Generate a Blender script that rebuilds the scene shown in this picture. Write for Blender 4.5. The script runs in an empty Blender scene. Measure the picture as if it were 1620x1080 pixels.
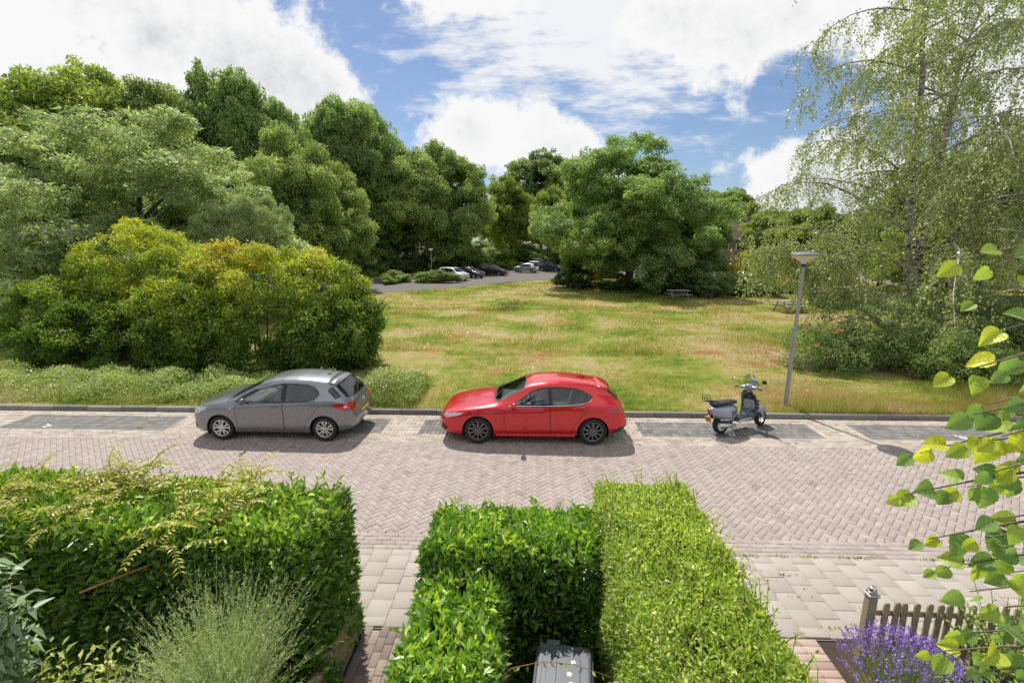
import bpy, bmesh, math, random
import numpy as np
from mathutils import Vector, Matrix

scene = bpy.context.scene
R = math.radians
rng = np.random.default_rng(7)
random.seed(7)

# ------------------------------------------------------------------ camera
CAM_H, YAW, PITCH, FPX = 4.65, R(1.86), R(11.753), 745.0
cam = bpy.data.cameras.new('camera')
cam.sensor_width = 36.0
cam.lens = FPX / 1620.0 * 36.0
cam.clip_start = 0.05
cam.clip_end = 3000.0
cam_o = bpy.data.objects.new('camera', cam)
scene.collection.objects.link(cam_o)
cam_o.location = (0, 0, CAM_H)
cam_o.rotation_euler = (R(90) - PITCH, 0, YAW)
scene.camera = cam_o

# ------------------------------------------------------------------ node helpers
def nd(nt, kind, **kw):
    n = nt.nodes.new(kind)
    for k, v in kw.items():
        if k.startswith('i_'):
            n.inputs[k[2:].replace('_', ' ')].default_value = v
        else:
            setattr(n, k, v)
    return n

def mth(nt, op, a, b=None, c=None, clamp=False):
    n = nt.nodes.new('ShaderNodeMath'); n.operation = op; n.use_clamp = clamp
    for i, v in enumerate((a, b, c)):
        if v is None: continue
        if isinstance(v, (int, float)): n.inputs[i].default_value = v
        else: nt.links.new(v, n.inputs[i])
    return n.outputs[0]

def mixc(nt, fac, a, b, blend='MIX'):
    n = nt.nodes.new('ShaderNodeMix'); n.data_type = 'RGBA'; n.blend_type = blend
    n.clamp_factor = True
    for sock, v in ((n.inputs[0], fac), (n.inputs[6], a), (n.inputs[7], b)):
        if isinstance(v, (int, float)): sock.default_value = v if sock.type == 'VALUE' else (v, v, v, 1.0)
        elif isinstance(v, (tuple, list)): sock.default_value = (*v[:3], 1.0)
        else: nt.links.new(v, sock)
    return n.outputs[2]

def smooth(nt, x, lo, hi):
    n = nt.nodes.new('ShaderNodeMapRange'); n.interpolation_type = 'SMOOTHSTEP'
    n.inputs['From Min'].default_value = lo; n.inputs['From Max'].default_value = hi
    nt.links.new(x, n.inputs['Value'])
    return n.outputs[0]

def noise(nt, vec, scale, detail=4.0, rough=0.5, dist=0.0, out='Fac'):
    n = nt.nodes.new('ShaderNodeTexNoise')
    n.inputs['Scale'].default_value = scale; n.inputs['Detail'].default_value = detail
    n.inputs['Roughness'].default_value = rough; n.inputs['Distortion'].default_value = dist
    if vec is not None: nt.links.new(vec, n.inputs['Vector'])
    return n.outputs[out]

def ramp(nt, fac, stops):
    n = nt.nodes.new('ShaderNodeValToRGB')
    e = n.color_ramp.elements
    while len(e) < len(stops): e.new(0.5)
    for el, (p, c) in zip(e, stops):
        el.position = p; el.color = (*c[:3], 1.0)
    nt.links.new(fac, n.inputs[0])
    return n.outputs[0]

# ------------------------------------------------------------------ sun and sky
SUN_EL, SUN_AZ = R(56.5), R(19.7 + 1.86)          # azimuth to the left of +Y
sd = Vector((-math.sin(SUN_AZ) * math.cos(SUN_EL), math.cos(SUN_AZ) * math.cos(SUN_EL), math.sin(SUN_EL)))
sun = bpy.data.lights.new('sun', 'SUN')
sun.energy = 3.5; sun.angle = R(0.53); sun.color = (1.0, 0.95, 0.87)
sun_o = bpy.data.objects.new('sun', sun); scene.collection.objects.link(sun_o)
sun_o.rotation_euler = (-sd).to_track_quat('-Z', 'Y').to_euler()
sun_o.location = (0, 0, 60)

world = bpy.data.worlds.new('World'); scene.world = world; world.use_nodes = True
wt = world.node_tree; wt.nodes.clear()
world.cycles.sampling_method = 'NONE'                # a bright even sky needs no aimed sampling
sky = nd(wt, 'ShaderNodeTexSky', sky_type='NISHITA', sun_disc=False)
sky.sun_elevation = SUN_EL; sky.sun_rotation = -SUN_AZ
sky.altitude = 0; sky.air_density = 1.0; sky.dust_density = 0.6; sky.ozone_density = 1.6
tc = nd(wt, 'ShaderNodeTexCoord')
sep = nd(wt, 'ShaderNodeSeparateXYZ'); wt.links.new(tc.outputs['Generated'], sep.inputs[0])
dx, dy, dz = sep.outputs
ys = mth(wt, 'MAXIMUM', dy, 0.12)
cu = mth(wt, 'DIVIDE', dx, ys)                     # the sky ahead, as slopes
cv = mth(wt, 'DIVIDE', dz, ys)
zs_ = mth(wt, 'ADD', mth(wt, 'MAXIMUM', dz, 0.0), 0.22)
pl = nd(wt, 'ShaderNodeCombineXYZ')                # cloud layer seen in perspective
wt.links.new(mth(wt, 'DIVIDE', dx, zs_), pl.inputs[0]); wt.links.new(mth(wt, 'DIVIDE', dy, zs_), pl.inputs[1])
P_ = pl.outputs[0]
uv = nd(wt, 'ShaderNodeCombineXYZ'); wt.links.new(cu, uv.inputs[0]); wt.links.new(cv, uv.inputs[1])
edge = noise(wt, uv.outputs[0], 5.6, 6, 0.64)
mid = noise(wt, uv.outputs[0], 2.4, 3, 0.5)
# heaps of cumulus ahead: (slope right, slope up, half width, half height, tilt)
heaps = [(-0.98, 0.66, 0.66, 0.62, 0), (-0.62, 0.36, 0.36, 0.17, -30), (-0.42, 0.20, 0.20, 0.08, -28), (-0.30, 0.13, 0.20, 0.07, -20),
         (-0.10, 0.22, 0.17, 0.085, -10), (0.03, 0.17, 0.16, 0.10, -14), (-0.08, 0.52, 0.15, 0.13, 10), (-0.04, 0.70, 0.2, 0.14, 0),
         (0.50, 0.62, 0.36, 0.30, 0), (0.42, 0.42, 0.28, 0.11, 6), (0.72, 0.42, 0.18, 0.10, 0),
         (0.58, 0.10, 0.22, 0.115, 0), (0.95, 0.36, 0.34, 0.25, 0), (1.15, 0.12, 0.4, 0.14, 0), (-1.3, 0.2, 0.5, 0.2, 0)]
field = None
for (u0, v0, a, b, t) in heaps:
    mp = nd(wt, 'ShaderNodeMapping', vector_type='TEXTURE')
    mp.inputs['Location'].default_value = (u0, v0, 0); mp.inputs['Rotation'].default_value = (0, 0, R(t)); mp.inputs['Scale'].default_value = (a, b, 1)
    wt.links.new(uv.outputs[0], mp.inputs[0])
    ln = nd(wt, 'ShaderNodeVectorMath', operation='LENGTH'); wt.links.new(mp.outputs[0], ln.inputs[0])
    d = mth(wt, 'SUBTRACT', 1.0, ln.outputs['Value'])
    field = d if field is None else mth(wt, 'SMOOTH_MAX', field, d, 0.18)
ahead = smooth(wt, dy, 0.15, 0.4)
heap_f = mth(wt, 'ADD', field, mth(wt, 'MULTIPLY_ADD', edge, 2.5, -1.25))
gen_f = mth(wt, 'MULTIPLY_ADD', noise(wt, P_, 1.1, 4, 0.58), 5.0, -2.2)
dens = mth(wt, 'ADD', mth(wt, 'MULTIPLY', heap_f, ahead), mth(wt, 'MULTIPLY', gen_f, mth(wt, 'SUBTRACT', 1.0, ahead)))
cum = smooth(wt, dens, -0.02, 0.30)
# thin rippled veil high above the middle
rip = nd(wt, 'ShaderNodeMapping'); rip.inputs['Scale'].default_value = (2.2, 7.5, 1); rip.inputs['Rotation'].default_value = (0, 0, R(-8))
wt.links.new(uv.outputs[0], rip.inputs[0])
ripn = noise(wt, rip.outputs[0], 3.4, 6, 0.66)
du = mth(wt, 'DIVIDE', mth(wt, 'SUBTRACT', cu, 0.12), 0.40); dv = mth(wt, 'DIVIDE', mth(wt, 'SUBTRACT', cv, 0.43), 0.24)
veil_m = mth(wt, 'SUBTRACT', 1.0, mth(wt, 'SQRT', mth(wt, 'ADD', mth(wt, 'MULTIPLY', du, du), mth(wt, 'MULTIPLY', dv, dv))))
veil = smooth(wt, mth(wt, 'ADD', veil_m, mth(wt, 'MULTIPLY_ADD', ripn, 2.4, -1.15)), -0.05, 0.75)
veil = mth(wt, 'MULTIPLY', mth(wt, 'MULTIPLY', veil, 0.9), ahead)
cirr = smooth(wt, mth(wt, 'MULTIPLY_ADD', mid, 0.7, mth(wt, 'MULTIPLY', ripn, 0.4)), 0.60, 0.85)
veil = mth(wt, 'MAXIMUM', veil, mth(wt, 'MULTIPLY', cirr, 0.6))
# light and grey within the clouds
thick = smooth(wt, dens, 0.25, 1.3)
sh = mth(wt, 'MULTIPLY', smooth(wt, mth(wt, 'ADD', mth(wt, 'MULTIPLY', mid, 0.65), mth(wt, 'MULTIPLY', edge, 0.35)), 0.40, 0.62), thick)
CLOUD = 7.4
white = tuple(CLOUD * c for c in (1.0, 1.0, 1.0)); grey = tuple(CLOUD * c for c in (0.56, 0.585, 0.62))
ccol = mixc(wt, mth(wt, 'MULTIPLY', sh, 0.95), white, grey)
skyc = mixc(wt, 1.0, sky.outputs[0], (0.66, 0.71, 0.79), 'MULTIPLY')
c1 = mixc(wt, veil, skyc, white)
c2 = mixc(wt, cum, c1, ccol)
bg = nd(wt, 'ShaderNodeBackground'); bg.inputs['Strength'].default_value = 0.085
wt.links.new(c2, bg.inputs['Color'])
wo = nd(wt, 'ShaderNodeOutputWorld'); wt.links.new(bg.outputs[0], wo.inputs['Surface'])

vs = scene.view_settings
vs.view_transform = 'Standard'; vs.look = 'None'; vs.exposure = 0.60; vs.gamma = 1.0; vs.use_curve_mapping = False
scene.render.engine = 'CYCLES'
cy = scene.cycles
cy.max_bounces = 7; cy.diffuse_bounces = 3; cy.glossy_bounces = 3; cy.transmission_bounces = 5; cy.transparent_max_bounces = 10
cy.caustics_reflective = False; cy.caustics_refractive = False
cy.sample_clamp_indirect = 4.0
cy.use_denoising = False; cy.use_adaptive_sampling = False
try: cy.denoiser = 'OPENIMAGEDENOISE'
except Exception: pass

# ------------------------------------------------------------------ object helpers
COL = scene.collection
def tag(o, label=None, cat=None, group=None, kind=None):
    if label: o['label'] = label
    if cat: o['category'] = cat
    if group: o['group'] = group
    if kind: o['kind'] = kind
    return o

def link(o, parent=None):
    COL.objects.link(o)
    if parent is not None: o.parent = parent
    return o

def empty(name, loc=(0, 0, 0), rz=0.0, parent=None):
    o = bpy.data.objects.new(name, None); o.empty_display_size = 0.2
    o.location = loc; o.rotation_euler = (0, 0, rz)
    return link(o, parent)

def np_mesh(name, V, F, mats=(), smooth_=False, attr=None, midx=None):
    """V (n,3), F (m,k) all faces of the same size k."""
    V = np.asarray(V, dtype=np.float32); F = np.asarray(F, dtype=np.int32)
    me = bpy.data.meshes.new(name)
    m, k = F.shape
    me.vertices.add(len(V)); me.vertices.foreach_set('co', V.ravel())
    me.loops.add(m * k); me.loops.foreach_set('vertex_index', F.ravel())
    me.polygons.add(m); me.polygons.foreach_set('loop_start', np.arange(0, m * k, k, dtype=np.int32))
    if smooth_: me.polygons.foreach_set('use_smooth', np.ones(m, dtype=bool))
    if midx is not None: me.polygons.foreach_set('material_index', np.asarray(midx, dtype=np.int32))
    if attr is not None:
        a = me.attributes.new('tint', 'FLOAT', 'POINT'); a.data.foreach_set('value', np.asarray(attr, dtype=np.float32))
    for mt in mats: me.materials.append(mt)
    me.update(calc_edges=True)
    return me

def mesh_obj(name, me, parent=None, mat=None):
    if mat is not None and not me.materials: me.materials.append(mat)
    return link(bpy.data.objects.new(name, me), parent)

def bm_obj(name, bm, mat, parent=None, smooth_=False):
    me = bpy.data.meshes.new(name)
    bm.normal_update(); bm.to_mesh(me); bm.free()
    if smooth_: me.polygons.foreach_set('use_smooth', np.ones(len(me.polygons), dtype=bool))
    me.materials.append(mat)
    return link(bpy.data.objects.new(name, me), parent)

def box(bm, c, s, rot=None, bevel=0.0, seg=2, taper=None):
    r = bmesh.ops.create_cube(bm, size=1.0)
    vs_ = r['verts']
    for v in vs_:
        x, y, z = v.co
        if taper and z > 0: x *= taper[0]; y *= taper[1]
        v.co = Vector((x * s[0], y * s[1], z * s[2]))
    if bevel > 0:
        es = list({e for v in vs_ for e in v.link_edges})
        bv = bmesh.ops.bevel(bm, geom=es, offset=bevel, segments=seg, profile=0.5, affect='EDGES')
        vs_ = list({v for f in bv['faces'] for v in f.verts} | {v for v in vs_ if v.is_valid})
    M = Matrix.Translation(c) @ (rot.to_4x4() if rot is not None else Matrix.Identity(4))
    for v in vs_: v.co = M @ v.co
    return vs_

def tube(bm, pts, radii, seg=8, cap=True):
    pts = [Vector(p) for p in pts]
    if isinstance(radii, (int, float)): radii = [radii] * len(pts)
    rings = []; ref = None
    for i, p in enumerate(pts):
        d = (pts[min(i + 1, len(pts) - 1)] - pts[max(i - 1, 0)]).normalized()
        if ref is None: ref = Vector((0, 0, 1)) if abs(d.z) < 0.9 else Vector((1, 0, 0))
        a = d.cross(ref).normalized(); b = d.cross(a).normalized(); ref = -b if False else ref
        rings.append([bm.verts.new(p + (a * math.cos(2 * math.pi * k / seg) + b * math.sin(2 * math.pi * k / seg)) * radii[i]) for k in range(seg)])
    for r0, r1 in zip(rings, rings[1:]):
        for k in range(seg):
            bm.faces.new((r0[k], r0[(k + 1) % seg], r1[(k + 1) % seg], r1[k]))
    if cap:
        bm.faces.new(rings[0][::-1]); bm.faces.new(rings[-1])

def lathe(bm, prof, seg=24, M=None, closed=False):
    """prof = [(r, z)] turned about local z, then moved by M."""
    M = M or Matrix.Identity(4)
    rings = []
    for r, z in prof:
        if r < 1e-5: rings.append([bm.verts.new(M @ Vector((0, 0, z)))])
        else: rings.append([bm.verts.new(M @ Vector((r * math.cos(2 * math.pi * k / seg), r * math.sin(2 * math.pi * k / seg), z))) for k in range(seg)])
    if closed: rings.append(rings[0])
    for a, b in zip(rings, rings[1:]):
        for k in range(seg):
            q = [a[k % len(a)], a[(k + 1) % len(a)], b[(k + 1) % len(b)], b[k % len(b)]]
            q2 = []
            for v in q:
                if v not in q2: q2.append(v)
            if len(q2) > 2:
                try: bm.faces.new(q2)
                except ValueError: pass

# ------------------------------------------------------------------ materials
MATS = {}
def mat(name, col, rough=0.6, metal=0.0, spec=0.5, bump=0.0, bscale=60.0, var=0.0, vscale=4.0, objvar=0.0, coat=0.0, emit=None):
    if name in MATS: return MATS[name]
    m = bpy.data.materials.new(name); m.use_nodes = True
    nt = m.node_tree; b = nt.nodes['Principled BSDF']
    b.inputs['Roughness'].default_value = rough; b.inputs['Metallic'].default_value = metal
    b.inputs['Specular IOR Level'].default_value = spec; b.inputs['Coat Weight'].default_value = coat
    b.inputs['Coat Roughness'].default_value = 0.05
    b.inputs['Base Color'].default_value = (*col, 1)
    geo = nd(nt, 'ShaderNodeNewGeometry')
    c = None
    if var > 0:
        n1 = noise(nt, geo.outputs['Position'], vscale, 5, 0.6)
        v = mth(nt, 'MULTIPLY_ADD', n1, 2 * var, 1 - var)
        c = mixc(nt, 1.0, col, v, 'MULTIPLY')
    if objvar > 0:
        oi = nd(nt, 'ShaderNodeObjectInfo')
        v = mth(nt, 'MULTIPLY_ADD', oi.outputs['Random'], 2 * objvar, 1 - objvar)
        c = mixc(nt, 1.0, c if c is not None else col, v, 'MULTIPLY')
    if c is not None: nt.links.new(c, b.inputs['Base Color'])
    if bump > 0:
        n2 = noise(nt, geo.outputs['Position'], bscale, 4, 0.6)
        bp = nd(nt, 'ShaderNodeBump'); bp.inputs['Strength'].default_value = bump; bp.inputs['Distance'].default_value = 0.01
        nt.links.new(n2, bp.inputs['Height']); nt.links.new(bp.outputs[0], b.inputs['Normal'])
    if emit:
        b.inputs['Emission Color'].default_value = (*emit[:3], 1); b.inputs['Emission Strength'].default_value = emit[3]
    MATS[name] = m
    return m

def leaf_mat(name, stops, transl=0.42, rough=0.42, spec=0.45, objvar=0.12, tcol=(1.25, 1.35, 0.55), patch=0.15, pscale=0.6, gain=1.7):
    """stops: colours over the leaf's own 'tint' value (leaf age; on hedge tops also sunlit brightness)."""
    if name in MATS: return MATS[name]
    m = bpy.data.materials.new(name); m.use_nodes = True
    nt = m.node_tree; b = nt.nodes['Principled BSDF']; out = nt.nodes['Material Output']
    at = nd(nt, 'ShaderNodeAttribute', attribute_name='tint')
    c = ramp(nt, at.outputs['Fac'], stops)
    oi = nd(nt, 'ShaderNodeObjectInfo'); geo = nd(nt, 'ShaderNodeNewGeometry')
    v = mth(nt, 'MULTIPLY_ADD', oi.outputs['Random'], 2 * objvar, 1 - objvar)
    pn = noise(nt, geo.outputs['Position'], pscale, 2, 0.5)
    v = mth(nt, 'MULTIPLY', v, mth(nt, 'MULTIPLY_ADD', pn, 2 * patch, 1 - patch))
    # reflected and transmitted light each get about half of the shader, so the blade colour is doubled between them
    c = mixc(nt, 1.0, c, mth(nt, 'MULTIPLY', v, gain), 'MULTIPLY')
    nt.links.new(c, b.inputs['Base Color'])
    b.inputs['Roughness'].default_value = rough; b.inputs['Specular IOR Level'].default_value = spec
    tr = nd(nt, 'ShaderNodeBsdfTranslucent')
    nt.links.new(mixc(nt, 1.0, c, tcol, 'MULTIPLY'), tr.inputs['Color'])
    mx = nd(nt, 'ShaderNodeMixShader'); mx.inputs[0].default_value = transl
    nt.links.new(b.outputs[0], mx.inputs[1]); nt.links.new(tr.outputs[0], mx.inputs[2])
    nt.links.new(mx.outputs[0], out.inputs['Surface'])
    MATS[name] = m
    return m
# ================================================================== ground, road, pavement
def tint_mat(name, stops, rough=0.85, bump=0.3, bscale=90.0, patch=0.14, pscale=1.2, spec=0.3, stain=None):
    """stone-like: colour by the piece's own 'tint', large soft wear patches, fine relief."""
    if name in MATS: return MATS[name]
    m = bpy.data.materials.new(name); m.use_nodes = True
    nt = m.node_tree; b = nt.nodes['Principled BSDF']
    at = nd(nt, 'ShaderNodeAttribute', attribute_name='tint'); geo = nd(nt, 'ShaderNodeNewGeometry')
    pos = geo.outputs['Position']
    c = ramp(nt, at.outputs['Fac'], stops)
    v = mth(nt, 'MULTIPLY_ADD', noise(nt, pos, pscale, 5, 0.6), 2 * patch, 1 - patch)
    v = mth(nt, 'MULTIPLY', v, mth(nt, 'MULTIPLY_ADD', noise(nt, pos, 70, 3, 0.7), 0.24, 0.88))
    c = mixc(nt, 1.0, c, v, 'MULTIPLY')
    if stain is not None:
        s = smooth(nt, noise(nt, pos, 2.3, 6, 0.7), 0.60, 0.78)
        c = mixc(nt, mth(nt, 'MULTIPLY', s, 0.45), c, stain)
    nt.links.new(c, b.inputs['Base Color'])
    b.inputs['Roughness'].default_value = rough; b.inputs['Specular IOR Level'].default_value = spec
    bp = nd(nt, 'ShaderNodeBump'); bp.inputs['Strength'].default_value = bump; bp.inputs['Distance'].default_value = 0.004
    nt.links.new(noise(nt, pos, bscale, 5, 0.65), bp.inputs['Height']); nt.links.new(bp.outputs[0], b.inputs['Normal'])
    MATS[name] = m
    return m

ROAD = tint_mat('road_brick', [(0, (.275, .222, .200)), (.15, (.325, .270, .244)), (.55, (.352, .298, .268)), (.85, (.378, .324, .290)), (.98, (.395, .345, .30)), (1, (.375, .29, .255))], stain=(.30, .26, .235))
GUTTER = tint_mat('gutter_brick', [(0, (.30, .25, .21)), (.5, (.40, .345, .29)), (1, (.48, .43, .36))], stain=(.33, .30, .25))
BAY = tint_mat('bay_brick', [(0, (.125, .120, .118)), (.5, (.175, .168, .160)), (1, (.24, .23, .215))], stain=(.23, .21, .185))
TILE = tint_mat('pavement_tile', [(0, (.335, .300, .262)), (.5, (.375, .336, .295)), (1, (.41, .370, .327))], patch=0.14, bscale=140, stain=(.36, .33, .28))
PATH = tint_mat('path_brick', [(0, (.17, .135, .11)), (.5, (.25, .20, .165)), (1, (.33, .27, .22))], patch=0.2)
PINK = tint_mat('pink_path_brick', [(0, (.30, .21, .17)), (.5, (.40, .29, .235)), (1, (.46, .36, .30))], patch=0.2)
KERB = tint_mat('kerb_concrete', [(0, (.17, .165, .155)), (.5, (.21, .20, .19)), (1, (.26, .25, .235))], patch=0.25, pscale=3.0, stain=(.12, .115, .10))
SAND = mat('joint_sand', (.27, .235, .19), 0.95, var=0.35, vscale=3.0, bump=0.4, bscale=150)
SOIL = mat('garden_soil', (.055, .038, .026), 0.95, var=0.4, vscale=5.0, bump=0.9, bscale=35)

BV = np.array([(-1, -1, -1), (1, -1, -1), (1, 1, -1), (-1, 1, -1)], dtype=float)
BF = [(8, 9, 10, 11), (4, 5, 9, 8), (5, 6, 10, 9), (6, 7, 11, 10), (7, 4, 8, 11), (0, 1, 5, 4), (1, 2, 6, 5), (2, 3, 7, 6), (3, 0, 4, 7)]
def piece_verts(lx, ly, h, ch):
    """a paver: 12 vertices, chamfered top edge at z = 0."""
    V = []
    for z, ins in ((-h, 0), (-ch * 0.7, 0), (0, ch)):
        for sx, sy in ((-1, -1), (1, -1), (1, 1), (-1, 1)):
            V.append((sx * (lx / 2 - ins), sy * (ly / 2 - ins), z))
    return np.array(V)

def pavers(name, cen, ang, lx, ly, h, ch, material, parent, seed, zj=0.0016, tilt=0.0035, z0=0.0, singles=None, piece='brick'):
    """cen (n,2), ang (n,). Pieces picked by 'singles' become objects of their own, the rest one mesh."""
    r = np.random.default_rng(seed); n = len(cen)
    cen = np.asarray(cen, float); ang = np.asarray(ang, float)
    ang = ang + r.normal(0, 0.006, n)
    base = piece_verts(lx, ly, h, ch)
    tint = np.clip(r.beta(2.4, 2.2, n), 0, 1); odd = r.random(n) < 0.03; tint[odd] = r.choice([0.0, 1.0, 0.98], odd.sum())
    dzz = r.normal(0, zj, n); tx = r.normal(0, tilt, n); ty = r.normal(0, tilt, n)
    lens = np.ones((n, 1))
    X = base[None, :, 0] * lens; Y = base[None, :, 1] * lens; Z = base[None, :, 2] + X * tx[:, None] + Y * ty[:, None] + dzz[:, None] + z0
    c, s = np.cos(ang)[:, None], np.sin(ang)[:, None]
    V = np.stack([X * c - Y * s + cen[:, 0:1], X * s + Y * c + cen[:, 1:2], Z], axis=2)
    pick = np.zeros(n, bool)
    if singles is not None: pick[singles] = True
    rest = np.where(~pick)[0]
    if len(rest):
        F = (np.array(BF)[None] + 12 * np.arange(len(rest))[:, None, None]).reshape(-1, 4)
        o = mesh_obj(name, np_mesh(name, V[rest].reshape(-1, 3), F, [material], attr=np.repeat(tint[rest], 12)), parent)
        o['kind'] = 'stuff'
    if pick.any():
        protos = [np_mesh(piece, base, np.array(BF), [material], attr=np.full(12, t)) for t in (0.12, 0.3, 0.42, 0.52, 0.64, 0.8, 0.97)]
        lv = np.array([0.12, 0.3, 0.42, 0.52, 0.64, 0.8, 0.97])
        for i in np.where(pick)[0]:
            o = bpy.data.objects.new(piece, protos[int(np.argmin(abs(lv - tint[i])))])
            o.location = (cen[i, 0], cen[i, 1], z0 + dzz[i]); o.rotation_euler = (ty[i], -tx[i], ang[i])
            link(o, parent)

def sheet(name, x0, x1, y0, y1, z, material, kind='structure', parent=None):
    me = np_mesh(name, [(x0, y0, z), (x1, y0, z), (x1, y1, z), (x0, y1, z)], [(0, 1, 2, 3)], [material])
    o = mesh_obj(name, me, parent)
    if parent is None: o['kind'] = kind
    return o

# ---- meadow colour, shared by the turf and its blades
def meadow_color(nt):
    geo = nd(nt, 'ShaderNodeNewGeometry'); pos = geo.outputs['Position']
    mp = nd(nt, 'ShaderNodeMapping'); mp.inputs['Scale'].default_value = (1, 1, 0.0); nt.links.new(pos, mp.inputs[0])
    p = mp.outputs[0]
    big = noise(nt, p, 0.16, 4, 0.55, 0.4)
    med = noise(nt, p, 0.55, 5, 0.6)
    sml = noise(nt, p, 2.6, 5, 0.65)
    f = mth(nt, 'ADD', mth(nt, 'MULTIPLY', big, 0.50), mth(nt, 'ADD', mth(nt, 'MULTIPLY', med, 0.32), mth(nt, 'MULTIPLY', sml, 0.26)))
    c = ramp(nt, f, [(.405, (.075, .130, .016)), (.48, (.160, .218, .028)), (.535, (.262, .272, .058)), (.58, (.355, .305, .125)), (.63, (.410, .320, .190)), (.70, (.46, .37, .25))])
    red = smooth(nt, noise(nt, p, 0.42, 4, 0.6, 0.5), 0.57, 0.66)
    c = mixc(nt, mth(nt, 'MULTIPLY', red, 0.6), c, (.370, .190, .085))
    return c, pos

TURF = bpy.data.materials.new('meadow_turf'); TURF.use_nodes = True
_nt = TURF.node_tree; _b = _nt.nodes['Principled BSDF']
_c, _p = meadow_color(_nt)
_c = mixc(_nt, 1.0, _c, mth(_nt, 'MULTIPLY_ADD', noise(_nt, _p, 14, 5, 0.75), 0.9, 0.5), 'MULTIPLY')
_nt.links.new(_c, _b.inputs['Base Color']); _b.inputs['Roughness'].default_value = 0.95; _b.inputs['Specular IOR Level'].default_value = 0.1
_bp = nd(_nt, 'ShaderNodeBump'); _bp.inputs['Strength'].default_value = 1.0; _bp.inputs['Distance'].default_value = 0.06
_nt.links.new(noise(_nt, _p, 9, 6, 0.75), _bp.inputs['Height']); _nt.links.new(_bp.outputs[0], _b.inputs['Normal'])
BLADE = bpy.data.materials.new('grass_blade'); BLADE.use_nodes = True
_nt = BLADE.node_tree; _b = _nt.nodes['Principled BSDF']
_c, _p = meadow_color(_nt)
_at = nd(_nt, 'ShaderNodeAttribute', attribute_name='tint')
_c2 = mixc(_nt, mth(_nt, 'MULTIPLY', _at.outputs['Fac'], 0.75), _c, (.42, .335, .19))
_c2 = mixc(_nt, 1.0, _c2, 1.4, 'MULTIPLY')
_nt.links.new(_c2, _b.inputs['Base Color']); _b.inputs['Roughness'].default_value = 0.7; _b.inputs['Specular IOR Level'].default_value = 0.2
_tr = nd(_nt, 'ShaderNodeBsdfTranslucent'); _nt.links.new(mixc(_nt, 1.0, _c2, (1.1, 1.1, .7), 'MULTIPLY'), _tr.inputs['Color'])
_mx = nd(_nt, 'ShaderNodeMixShader'); _mx.inputs[0].default_value = 0.4
_nt.links.new(_b.outputs[0], _mx.inputs[1]); _nt.links.new(_tr.outputs[0], _mx.inputs[2]); _nt.links.new(_mx.outputs[0], _nt.nodes['Material Output'].inputs['Surface'])

WOODSOIL = mat('wood_floor', (.075, .068, .035), 0.95, var=0.45, vscale=0.8, bump=0.8, bscale=12)
ground = sheet('ground', -900, 900, -300, 1500, -0.08, WOODSOIL)

# meadow: a gently uneven sheet from the kerb to the trees
gx = np.linspace(-70, 90, 161); gy = np.concatenate([np.linspace(12.44, 40, 70), np.linspace(40.6, 130, 60)])
GX, GY = np.meshgrid(gx, gy)
def meadow_z(x, y):
    w = np.clip((y - 13.0) / 6, 0, 1) * np.clip((40 - y) / 8, 0, 1)
    return 0.10 + w * 0.07 * (np.sin(x * 0.43 + y * 0.21) + np.sin(x * 0.19 - y * 0.37 + 1.0))
GZ = meadow_z(GX, GY)
V = np.stack([GX, GY, GZ], 2).reshape(-1, 3)
nx, ny = len(gx), len(gy)
I = np.arange(ny - 1)[:, None] * nx + np.arange(nx - 1)[None]
F = np.stack([I, I + 1, I + nx + 1, I + nx], 2).reshape(-1, 4)
meadow = mesh_obj('meadow', np_mesh('meadow', V, F, [TURF], smooth_=True)); meadow['kind'] = 'structure'

# road bed and everything laid on it
road = sheet('road', -90, 90, 4.93, 12.46, -0.022, SAND)
w = 0.105
Rt = math.cos(R(45))
cells = []
for cx in range(-190, 190):
    for cy_ in range(-190, 190):
        k = (cx - cy_) % 4
        if k == 0: a, b_, an = cx + 1.0, cy_ + 0.5, 0.0
        elif k == 2: a, b_, an = cx + 0.5, cy_ + 0.0, math.pi / 2
        else: continue
        x, y = (a - b_) * w * Rt, (a + b_) * w * Rt + 8.6
        if 6.84 < y < 10.52 and -15.5 < x < 15.5: cells.append((x, y, an + math.pi / 4))
cells = np.array(cells)
vis = np.where((cells[:, 0] > 2.75 - (cells[:, 1] - 6.9) * .3) & (cells[:, 0] < 7.6) & (cells[:, 1] < 8.15))[0]
vis = vis[np.argsort(cells[vis, 1])][:300]
pavers('herringbone_bricks', cells[:, :2], cells[:, 2], 2 * w - .006, w - .006, .05, .0035, ROAD, road, 11, singles=vis)
# stretcher courses along both edges of the road
def courses(y0, n, step, L, x0, x1, shift=0.5):
    c = []
    for r_ in range(n):
        off = (r_ % 2) * L * shift
        for i in range(int((x1 - x0) / L)): c.append((x0 + off + i * L, y0 + step * r_))
    return np.array(c)
cc = courses(6.505, 4, .104, .212, -15, 15); pavers('edge_course_bricks', cc, np.zeros(len(cc)), .206, .099, .05, .004, ROAD, road, 12, z0=0.004)
cc = courses(10.50, 5, .1045, .212, -15, 15); pavers('gutter_bricks', cc, np.zeros(len(cc)), .205, .098, .05, .006, GUTTER, road, 13, z0=0.004)
cc = courses(11.985, 3, .104, .212, -15, 15); pavers('kerb_course_bricks', cc, np.zeros(len(cc)), .205, .098, .05, .006, GUTTER, road, 14, z0=0.004)
bays = [(-13.7, -9.3), (-8.34, -3.66), (-2.69, 1.96), (2.91, 7.34), (8.33, 13.0)]
inb = lambda x: any(a < x < b for a, b in bays)
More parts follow.
